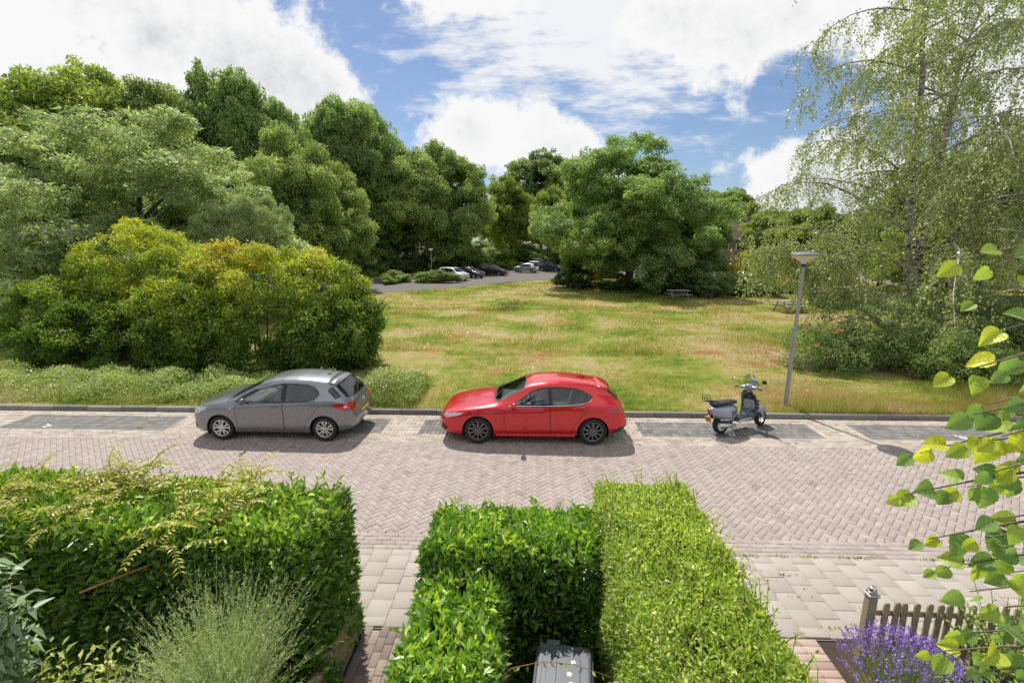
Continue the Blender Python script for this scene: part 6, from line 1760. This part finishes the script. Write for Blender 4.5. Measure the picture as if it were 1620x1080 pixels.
    bm = bmesh.new(); box(bm, (.99, 0, .62), (.07, .32, .26), bevel=.05, seg=3); part('glove_box', bm, SP, ls)
    part('front_fender', loft([(1.12, .36, .05, .06), (1.20, .44, .10, .10), (1.32, .47, .115, .09), (1.46, .43, .105, .08), (1.56, .36, .06, .05)]), SP)
    bm = bmesh.new(); tube(bm, [(1.33, -.075, .25), (1.20, -.07, .52), (1.05, 0, .95)], [.022, .02, .03], 8); part('fork', bm, BLACK)
    # headset, steered a little to the left
    st = Matrix.Translation((.99, 0, 1.03)) @ Matrix.Rotation(R(10), 4, 'Z')
    def hpart(name, bm, m_, parent=root, sm=True):
        for v in bm.verts: v.co = st @ v.co
        return part(name, bm, m_, parent, sm)
    bm = bmesh.new(); ellipsoid(bm, (.02, 0, .03), (.13, .13, .085), 18); ellipsoid(bm, (0, -.13, .02), (.07, .14, .05), 14); ellipsoid(bm, (0, .13, .02), (.07, .14, .05), 14); tube(bm, [(0, 0, -.1), (0, 0, .02)], .06, 12)
    hs = hpart('headset', bm, SP)
    bm = bmesh.new(); ellipsoid(bm, (-.06, 0, .085), (.06, .085, .03), 14); hpart('instrument', bm, mat('instrument_face', (.30, .32, .33), .2), hs)
    bm = bmesh.new(); ellipsoid(bm, (.13, 0, .03), (.03, .08, .07), 16); hpart('headlight', bm, LAMP_C, hs)
    for s in (-1, 1):
        bm = bmesh.new(); tube(bm, [(-.01, s * .22, .02), (-.05, s * .36, .0)], .017, 10); hpart('grip', bm, BLACK, hs)
        bm = bmesh.new(); tube(bm, [(.02, s * .24, .03), (.015, s * .35, .005)], .006, 6); hpart('brake_lever', bm, CHROME, hs)
        bm = bmesh.new(); tube(bm, [(.0, s * .2, .05), (.0, s * .30, .14), (-.01, s * .37, .17)], .006, 6); ms = hpart('mirror_stalk', bm, BLACK, hs)
        bm = bmesh.new(); ellipsoid(bm, (-.01, s * .40, .19), (.022, .062, .055), 16); hpart('mirror', bm, CHROME if s > 0 else BLACK, ms)
    bm = bmesh.new(); rows = []
    for z in np.linspace(0, 1, 7):
        hw = .20 * math.sqrt(max(.02, 1 - (max(0, z - .35) / .68) ** 2))
        rows.append([bm.verts.new((.17 - .07 * (t * hw / .2) ** 2 - .10 * z, hw * t, .06 + .30 * z)) for t in np.linspace(-1, 1, 9)])
    for a, b in zip(rows, rows[1:]):
        for k in range(8): bm.faces.new((a[k], a[k + 1], b[k + 1], b[k]))
    hpart('windscreen', bm, glass_mat('smoked_screen', (.52, .55, .53), .07), hs)
    # tail
    bm = bmesh.new(); ellipsoid(bm, (-.345, 0, .60), (.05, .075, .075), 16); part('tail_light', bm, LAMP_R)
    bm = bmesh.new(); box(bm, (-.40, 0, .42), (.012, .19, .15), rot=Matrix.Rotation(R(-14), 3, 'Y'), bevel=.01); np_ = part('number_plate', bm, PLATE, sm=False)
    rc, tw_ = glyphs('24', .012); rc2, _ = glyphs('DGT', .009); bm = bmesh.new(); Mr = Matrix.Translation((-.40, 0, .42)) @ Matrix.Rotation(R(-14), 4, 'Y')
    for (u, v, s_) in [(a - .06, b - .05, .012) for a, b in rc] + [(a - .07, b + .005, .009) for a, b in rc2]:
        bm.faces.new([bm.verts.new(Mr @ Vector((-.0075, -q[0], q[1]))) for q in ((u, v), (u + s_, v), (u + s_, v + s_), (u, v + s_))])
    part('plate_text', bm, PLATE_TX, np_, False)
    bm = bmesh.new(); box(bm, (-.33, 0, .46), (.16, .07, .05), bevel=.015); part('rear_mudguard', bm, BLACK)
    def rod(bm, pts): tube(bm, pts, .0085, 6)
    bm = bmesh.new()
    rod(bm, [(-.16, -.12, .84), (-.44, -.13, .86), (-.46, -.13, 1.03), (-.46, .13, 1.03), (-.44, .13, .86), (-.16, .12, .84), (-.16, -.12, .84)])
    for y in (-.06, 0, .06): rod(bm, [(-.16, y, .845), (-.44, y, .86)])
    rod(bm, [(-.46, -.13, .95), (-.46, .13, .95)]); rod(bm, [(-.25, -.12, .85), (-.18, -.10, .70)]); rod(bm, [(-.25, .12, .85), (-.18, .10, .70)])
    for y in (-.045, .045): rod(bm, [(-.458, y, .86), (-.46, y, .95)])
    part('luggage_rack', bm, BLACK)
    bm = bmesh.new(); tube(bm, [(.34, -.14, .20), (.22, -.17, .20), (.10, -.19, .24), (-.20, -.20, .28), (-.27, -.20, .285)], [.02, .03, .055, .058, .045], 14); part('exhaust', bm, SILVER)
    bm = bmesh.new(); box(bm, (.16, .02, .30), (.42, .20, .18), bevel=.05); part('engine', bm, mat('engine_casting', (.12, .12, .125), .5, metal=.5))
    bm = bmesh.new(); tube(bm, [(.52, .10, .27), (.58, .26, -.045)], .012, 6); part('side_stand', bm, BLACK)
    bm = bmesh.new(); tube(bm, [(.40, -.20, .27), (.62, -.235, .275), (.90, -.21, .27)], .012, 6); part('side_bar', bm, CHROME)
scooter()

# ================================================================== lamps, tables, signs, sheds
GALV = mat('galvanised_steel', (.36, .36, .355), .5, metal=.55, var=.2, vscale=5)
OPAL = mat('opal_lamp_bowl', (.72, .68, .55), .35, var=.06)
def street_lamp(x, y, label, tilt=0.0, h=4.05):
    root = empty('street_lamp', (x, y, .09)); root.rotation_euler = (0, tilt, 0); tag(root, label, 'street lamp', 'street lamps round the meadow')
    bm = bmesh.new(); lathe(bm, [(.0, -.2), (.062, -.2), (.060, .02), (.058, 1.1), (.052, 1.25), (.046, 2.4), (.038, h - .06), (.036, h), (0, h)], 18); bm_obj('pole', bm, GALV, root, True)
    bm = bmesh.new(); box(bm, (0, -.061, .75), (.07, .012, .24), bevel=.004); bm_obj('service_hatch', bm, GALV, root)
    bm = bmesh.new(); lathe(bm, [(0, h - .03), (.055, h - .03), (.06, h), (.11, h + .035), (.30, h + .165), (.335, h + .20), (0, h + .20)], 36); bm_obj('lamp_bowl', bm, OPAL, root, True)
    bm = bmesh.new(); lathe(bm, [(.336, h + .195), (.348, h + .205), (.348, h + .222), (.33, h + .232), (.20, h + .275), (.06, h + .292), (0, h + .294)], 36); bm_obj('lamp_lid', bm, mat('lamp_lid_grey', (.17, .17, .18), .5), root, True)
    bm = bmesh.new(); lathe(bm, [(.0, h - .10), (.048, h - .10), (.05, h - .02), (0, h - .02)], 18); bm_obj('collar', bm, BLACK, root, True)
street_lamp(7.36, 13.0, 'grey street lamp with a flat conical bowl standing at the kerb beside the scooter', R(.4))
street_lamp(-12.2, 60.2, 'small distant street lamp in front of the wood beside the car park lane', h=3.6)
street_lamp(25.0, 37.5, 'thin distant lamp post seen through the birch near the blue-green container', h=3.2)

TABW = mat('grey_table_wood', (.27, .25, .22), .9, var=.3, vscale=9, bump=.4, bscale=40, objvar=.1)
def picnic(x, y, rz, label):
    root = empty('picnic_table', (x, y, .12), rz); tag(root, label, 'picnic table', 'picnic tables on the meadow')
    for i in range(4):
        bm = bmesh.new(); box(bm, (0, -.29 + i * .19, .74), (1.8, .175, .045), bevel=.006); bm_obj('table_plank', bm, TABW, root)
    for s in (-1, 1):
        bm = bmesh.new(); box(bm, (0, s * .72, .44), (1.8, .25, .045), bevel=.006); bm_obj('bench_plank', bm, TABW, root)
        bm = bmesh.new(); box(bm, (s * .6, 0, .40), (.06, 1.6, .09)); bm_obj('cross_beam', bm, TABW, root)
        for q in (-1, 1):
            bm = bmesh.new(); box(bm, (s * .645, q * .42, .34), (.045, .09, .78), rot=Matrix.Rotation(R(28) * q, 3, 'X')); bm_obj('leg', bm, TABW, root)
picnic(12.45, 39.3, R(4), 'grey picnic table in the shade before the large dark bush')
picnic(17.7, 32.3, R(14), 'grey picnic table behind the lamp post under the birch twigs')

# warning triangle on a trestle
ORANGE = mat('orange_sign', (.75, .19, .015), .5); SIGNW = mat('white_sign', (.75, .75, .73), .5)
sg = empty('warning_sign', (23.9, 44.4, .1), R(3)); tag(sg, 'orange triangular road-work sign standing before the houses, seen past the birch', 'sign')
def tri(bm, r0, r1, y):
    a = [Vector((r0 * math.cos(t), y, r0 * math.sin(t))) for t in (math.pi / 2, math.pi * 7 / 6, math.pi * 11 / 6)]; b = [v * 1.0 for v in a]
    for v in b: v.x *= r1 / r0; v.z *= r1 / r0
    va, vb = [bm.verts.new(v) for v in a], [bm.verts.new(v) for v in b]
    for i in range(3): bm.faces.new((va[i - 1], va[i], vb[i], vb[i - 1]))
bm = bmesh.new(); tri(bm, .62, .40, 0); bmesh.ops.solidify(bm, geom=bm.faces[:], thickness=.03)
for v in bm.verts: v.co.z += 1.35
bm_obj('triangle', bm, ORANGE, sg)
bm = bmesh.new(); box(bm, (0, -.04, .92), (.95, .02, .16)); bm_obj('bar', bm, SIGNW, sg)
for s in (-1, 1):
    bm = bmesh.new(); tube(bm, [(s * .45, 0, 0), (s * .3, 0, 1.0)], .02, 6); bm_obj('leg', bm, GALV, sg)

# blue-green waste container and concrete block
TEAL = mat('teal_steel', (.035, .135, .155), .55, var=.25, vscale=3)
ct = empty('waste_container', (23.2, 35.6, .1), R(-6)); tag(ct, 'open blue-green steel container heaped with rubble behind the birch limb', 'container')
bm = bmesh.new(); q0 = [(-1.75, -.8, .05), (1.75, -.8, .05), (1.75, .8, .05), (-1.75, .8, .05)]; q1 = [(-2.1, -.95, 1.05), (2.1, -.95, 1.05), (2.1, .95, 1.05), (-2.1, .95, 1.05)]
a = [bm.verts.new(v) for v in q0]; b = [bm.verts.new(v) for v in q1]; bm.faces.new(a[::-1])
for i in range(4): bm.faces.new((a[i - 1], a[i], b[i], b[i - 1]))
bmesh.ops.recalc_face_normals(bm, faces=bm.faces); bm_obj('hull', bm, TEAL, ct)
for i in range(6):
    bm = bmesh.new(); box(bm, (-1.6 + i * .64, -.90, .56), (.09, .06, .96), rot=Matrix.Rotation(R(8.5), 3, 'X')); bm_obj('rib', bm, TEAL, ct)
for s in (-1, 1):
    bm = bmesh.new(); box(bm, (0, s * .98, 1.06), (4.3, .09, .09), bevel=.01); bm_obj('rim_rail', bm, TEAL, ct)
RUB = mat('pale_rubble', (.46, .42, .38), .95, var=.3, vscale=6); r_ = random.Random(8)
bm = bmesh.new(); box(bm, (0, 0, .75), (3.9, 1.7, .5)); bm_obj('load', bm, RUB, ct)
for k in range(40):
    bm = bmesh.new(); box(bm, (0, 0, 0), (r_.uniform(.2, .5), r_.uniform(.2, .4), r_.uniform(.15, .35)), rot=Matrix.Rotation(r_.uniform(0, 3), 3, (r_.random(), r_.random(), r_.random() + .1)), bevel=.02)
    o = bm_obj('rubble', bm, RUB, ct); o.location = (r_.uniform(-1.8, 1.8), r_.uniform(-.75, .75), 1.08 + r_.uniform(0, .18))
bm = bmesh.new(); box(bm, (0, 0, .5), (.62, .62, 1.05), bevel=.03, taper=(.72, .72)); o = bm_obj('concrete_block', bm, mat('pale_concrete', (.48, .45, .41), .9, var=.15)); o.location = (26.0, 35.4, .1)
for_block = tag(o, 'pale tapering concrete block beside the blue-green container', 'block')

# green shed behind the left shrub
SHEDG = mat('dark_green_cladding', (.022, .052, .042), .6, var=.2, objvar=.15)
shd = empty('garden_shed', (-21.2, 20.6, .05)); tag(shd, 'dark green shed with a flat grey roof half hidden by the left shrub', 'shed')
bm = bmesh.new(); box(bm, (0, 0, 1.0), (6.6, 2.6, 2.0)); bm_obj('wall_core', bm, SHEDG, shd)
bm = bmesh.new(); box(bm, (0, 0, 0), (.20, .03, 1.98), bevel=.008, seg=1); sm_ = bpy.data.meshes.new('cladding_board'); bm.to_mesh(sm_); bm.free(); sm_.materials.append(SHEDG)
for i in range(31):
    o = bpy.data.objects.new('cladding_board', sm_); o.location = (-3.15 + i * .21, -1.318, 1.0); link(o, shd)
bm = bmesh.new(); box(bm, (0, 0, 2.08), (6.9, 2.95, .15), bevel=.02); bm_obj('roof', bm, mat('roof_felt_grey', (.36, .36, .37), .8, var=.15), shd)

# ================================================================== houses
TILES = mat('roof_tiles', (.125, .088, .075), .8, var=.2, vscale=1.5)
BRICKH = mat('house_brick', (.33, .245, .20), .9, var=.18, vscale=3)
RENDER_W = mat('white_render', (.62, .61, .58), .85, var=.06)
FRAME = mat('white_window_frame', (.72, .72, .70), .5)
PANE = glass_mat('house_pane', (.10, .12, .13), .12)
ROOM = mat('dark_room', (.05, .05, .055), .9)
def house(name, label, x, y, w_, d_, eave, ridge, wall_m, wins, rz=0.0, flue=None, group='houses beyond the meadow', door=None):
    root = empty(name, (x, y, .05), rz); tag(root, label, 'house', group)
    bm = bmesh.new(); box(bm, (0, 0, eave / 2), (w_, d_, eave))
    g = [bm.verts.new(v) for v in ((-w_ / 2, -d_ / 2, eave), (-w_ / 2, d_ / 2, eave), (-w_ / 2, 0, ridge - .1))]; bm.faces.new(g)
    g = [bm.verts.new(v) for v in ((w_ / 2, -d_ / 2, eave), (w_ / 2, 0, ridge - .1), (w_ / 2, d_ / 2, eave))]; bm.faces.new(g)
    bm_obj('wall', bm, wall_m, root)
    an = math.atan2(ridge - eave, d_ / 2); Ls = math.hypot(ridge - eave, d_ / 2) + .45
    rf = None
    for s in (-1, 1):
        bm = bmesh.new(); rows = int(Ls / .34)
        for k in range(rows):                                       # courses of tiles, each lapping the one below
            u = (k + .5) * Ls / rows
            c = Vector((0, s * (d_ / 2 + .35 - u * math.cos(an)), eave - .25 + u * math.sin(an) + .04))
            box(bm, c, (w_ + .5, Ls / rows * 1.08, .05), rot=Matrix.Rotation(-s * (an - R(4)) * (1 if s > 0 else 1), 3, 'X') if s > 0 else Matrix.Rotation(an - R(4), 3, 'X'))
        o = bm_obj('roof', bm, TILES, root); o['kind'] = 'stuff' if False else 'thing'
        del o['kind']
        rf = o
    bm = bmesh.new(); tube(bm, [(-w_ / 2 - .25, 0, ridge + .06), (w_ / 2 + .25, 0, ridge + .06)], .11, 8); bm_obj('ridge', bm, TILES, root)
    for (wx, wz, ww, wh) in wins:
        bm = bmesh.new()
        for (cx, cz, sx, sz) in ((0, wh / 2, ww + .1, .07), (0, -wh / 2, ww + .1, .07), (-ww / 2, 0, .07, wh), (ww / 2, 0, .07, wh), (0, 0, .06, wh)):
            box(bm, (wx + cx, -d_ / 2 - .03, wz + cz), (sx, .09, sz))
        f = bm_obj('window', bm, FRAME, root)
        bm = bmesh.new(); box(bm, (wx, -d_ / 2 - .012, wz), (ww - .06, .012, wh - .06)); bm_obj('pane', bm, mat('house_window_glass', (.035, .042, .048), .08, spec=.8), f)
        bm = bmesh.new(); box(bm, (wx, -d_ / 2 - .07, wz - wh / 2 - .07), (ww + .25, .16, .06)); bm_obj('sill', bm, FRAME, f)
    if door:
        bm = bmesh.new(); box(bm, (door, -d_ / 2 - .02, 1.05), (.95, .08, 2.1), bevel=.01); dd = bm_obj('door', bm, mat('green_door', (.03, .08, .06), .5), root)
        bm = bmesh.new(); box(bm, (door + .36, -d_ / 2 - .09, 1.0), (.05, .06, .14), bevel=.01); bm_obj('handle', bm, STEEL, dd)
    if flue:
        bm = bmesh.new(); lathe(bm, [(.0, 0), (.26, 0), (.26, 1.9), (.34, 1.95), (.34, 2.1), (.24, 2.15), (0, 2.2)], 18, Matrix.Translation(flue)); bm_obj('flue', bm, mat('steel_flue', (.55, .57, .60), .3, metal=.9), root, True)
    return root
wr = lambda xs_: [(x, z, 1.5, 1.35) for x in xs_ for z in (1.55, 4.1)]
xh, yh_, zh = P3(1150, 345, 86)
house('brick_house', 'brick house with brown tiled roof and a steel flue, right of the huge oak', xh, 88, 13, 8.5, 5.4, 9.0, BRICKH, wr((-4, -1, 2, 5)), flue=(3.0, -2.2, 6.6))
xh = P3(1062, 410, 80)[0]
house('low_house', 'low pink-brown brick extension glimpsed below the right side of the huge oak', xh, 82, 9, 6, 2.9, 4.6, BRICKH, [(-2, 1.5, 1.4, 1.2), (2, 1.5, 1.4, 1.2)])
for i, (xx, lb) in enumerate([(46, 'white rendered house behind the birch, nearest to the lamp post'), (55.5, 'white rendered house behind the birch trunk, middle of the row'), (65, 'white rendered house behind the right flank of the birch')]):
    house('white_house', lb, xx, 57, 9.2, 8, 5.5, 8.8, RENDER_W if i != 1 else mat('grey_render', (.40, .39, .38), .9, var=.1), wr((-2.8, 0.2, 3.0)), door=-1.3)
# glazed garden room beside the low house
gr = empty('garden_room', (P3(1098, 412, 66)[0], 67, .1)); tag(gr, 'white-framed glazed garden room with pale roof by the large dark bush', 'garden room')
for i in range(6):
    bm = bmesh.new(); box(bm, (-1.75 + i * .7, -1.2, 1.1), (.08, .08, 2.2)); bm_obj('mullion', bm, FRAME, gr)
for i in range(5):
    bm = bmesh.new(); box(bm, (-1.4 + i * .7, -1.2, 1.1), (.62, .02, 2.1)); bm_obj('pane', bm, mat('house_window_glass', (.035, .042, .048), .08, spec=.8), gr)
bm = bmesh.new(); box(bm, (0, 0, 2.45), (4.0, 2.9, .10), rot=Matrix.Rotation(R(12), 3, 'X')); bm_obj('roof', bm, mat('pale_roof', (.55, .57, .58), .4), gr)
bm = bmesh.new(); box(bm, (0, 1.2, 1.3), (3.6, .1, 2.5)); bm_obj('wall', bm, BRICKH, gr)
bx_ = bmesh.new(); box(bx_, (0, 0, .4), (1.5, .7, .7), bevel=.03); o = bm_obj('planter_box', bx_, BRICKH); o.location = (P3(1168, 420, 51)[0], 51.2, .1); tag(o, 'brown brick planter under the bright yellow shrub', 'planter')

# ================================================================== cars in the far car park
mpv_spec = dict(grey_spec, L=4.45, R=.31, axles=(.90, 3.60), seatx=1.9, doors=[], single=[], lines=[], rear_x=4.0, mirror=(1.45, 1.02), beltz=1.02,
    zt=[(-.4, .5), (0, .62), (.04, .78), (.15, .90), (.5, 1.0), (.85, 1.08), (1.2, 1.30), (1.6, 1.52), (2.0, 1.60), (3.0, 1.63), (3.9, 1.58), (4.15, 1.50), (4.30, 1.15), (4.38, .95), (4.42, .7), (4.45, .55), (4.9, .5)],
    yw=[(-.4, .5), (0, .60), (.10, .74), (.3, .82), (.9, .88), (3.6, .89), (4.1, .85), (4.38, .77), (4.45, .66), (4.9, .6)],
    zb=[(-.4, .3), (0, .3), (.2, .21), (4.0, .22), (4.45, .36), (4.9, .4)], zs=[(-.4, .45), (0, .54), (.15, .78), (.5, .88), (1.0, .94), (2.5, 1.02), (3.8, 1.06), (4.2, 1.0), (4.38, .8), (4.45, .5), (4.9, .5)],
    yr=[(0, .72), (.85, .74), (1.6, .66), (4.0, .63), (4.45, .62)], cab=[(0, 0), (.6, 0), (1.05, 1), (4.45, 1)],
    side_glass=[([(1.20, 1.02), (1.62, 1.36), (1.95, -.01), (2.15, -.003), (2.16, 1.03)], False), ([(2.26, 1.03), (2.25, -.003), (3.05, -.004), (3.06, 1.05)], True), ([(3.16, 1.05), (3.15, -.004), (3.75, -.03), (3.88, 1.08)], True)],
    screen=[(.92, -.66), (.86, 0), (.92, .66), (1.58, .58), (1.62, 0), (1.58, -.58)], screen_x=.86,
    rear_glass=[(-.58, 1.10), (.58, 1.10), (.53, 1.46), (-.53, 1.46)],
    patches=[([(.05, .68), (.16, .66), (.48, .80), (.40, .87), (.10, .80)], 'y', 'headlight', LAMP_C, lambda c, n: c.x < .7), ([(4.12, .78), (4.45, .74), (4.45, .98), (4.16, 1.1)], 'y', 'tail_light', LAMP_R, lambda c, n: c.x > 4.0)])
hatch_spec = dict(grey_spec, single=[], lines=[])
def far_car(label, spec, paint_, cx, cy_, rz, plate=None):
    S = dict(spec, paint=paint_, mirror_mat=None)
    a = R(rz); loc = (cx - math.cos(a) * S['L'] / 2, cy_ - math.sin(a) * S['L'] / 2, .122)
    c = build_car('parked_car', label, S, loc, a, detail=.42, group='cars in the far car park')
    number_plate(c, Matrix.Translation((-.012, 0, .50)) @ Matrix.Rotation(R(-90), 4, 'Z'), '46-XK-8')
    return c
PW = paint('white_car_paint', (.66, .66, .63), rough=.4); PB = paint('black_car_paint', (.014, .016, .022), rough=.25); PM = paint('plum_car_paint', (.045, .024, .028), metal=.4); PS = paint('silver_car_paint', (.48, .49, .50), metal=.6); PN = paint('navy_car_paint', (.02, .03, .06), metal=.3); PR = paint('dark_red_car_paint', (.10, .014, .012), metal=.3)
def at(px, Y): return P3(px, 440, Y)[0]
far_car('cream-white van half behind the low hedge in the far car park', mpv_spec, PW, at(716, 58.5), 59.3, 142)
far_car('black car between the white van and the dark people carrier', hatch_spec, PB, at(744, 63), 63.6, 146)
far_car('dark plum people carrier standing alone in the far car park', mpv_spec, PM, at(779, 68), 68.6, 160)
far_car('white hatchback seen from behind in the far car park', hatch_spec, PS, at(832, 75), 75.5, -22)
far_car('dark estate car behind the white hatchback in the far car park', mpv_spec, PB, at(853, 80), 80.5, 158)
far_car('navy car at the right end of the row in the far car park', hatch_spec, PN, at(872, 79), 79.5, 152)
far_car('dark red car parked in the shade under the huge oak', hatch_spec, PR, at(966, 60), 60.2, 168)

# ================================================================== weeds in the joints
r_ = np.random.default_rng(55)
seeds = np.concatenate([np.stack([r_.uniform(-14, 14, 60), np.full(60, 12.30)], 1), np.stack([r_.uniform(-3, 10, 46), np.full(46, 6.455)], 1), np.stack([r_.uniform(1.8, 9, 26), r_.uniform(5.0, 6.4, 26)], 1), np.stack([r_.uniform(-13, 13, 40), r_.uniform(10.5, 11.9, 40)], 1)])
P, D, N = [], [], []
for (x, y) in seeds:
    k = r_.integers(5, 26); sp = r_.uniform(.02, .14)
    P.append(np.stack([x + r_.normal(0, sp, k), y + r_.normal(0, .008, k), np.full(k, -.004)], 1)); D.append(r_.normal(0, .5, (k, 3)) + [0, 0, .8]); N.append(r_.normal(0, 1, (k, 3)))
P, D, N = map(np.concatenate, (P, D, N)); n = len(P)
o = mesh_obj('weeds', leaf_mesh('weeds', P, D, N, r_.uniform(.02, .065, n), r_.uniform(.008, .02, n), G_SPIR, 'q')); tag(o, 'small weeds sprouting from the joints of the paving', 'weeds', kind='stuff')
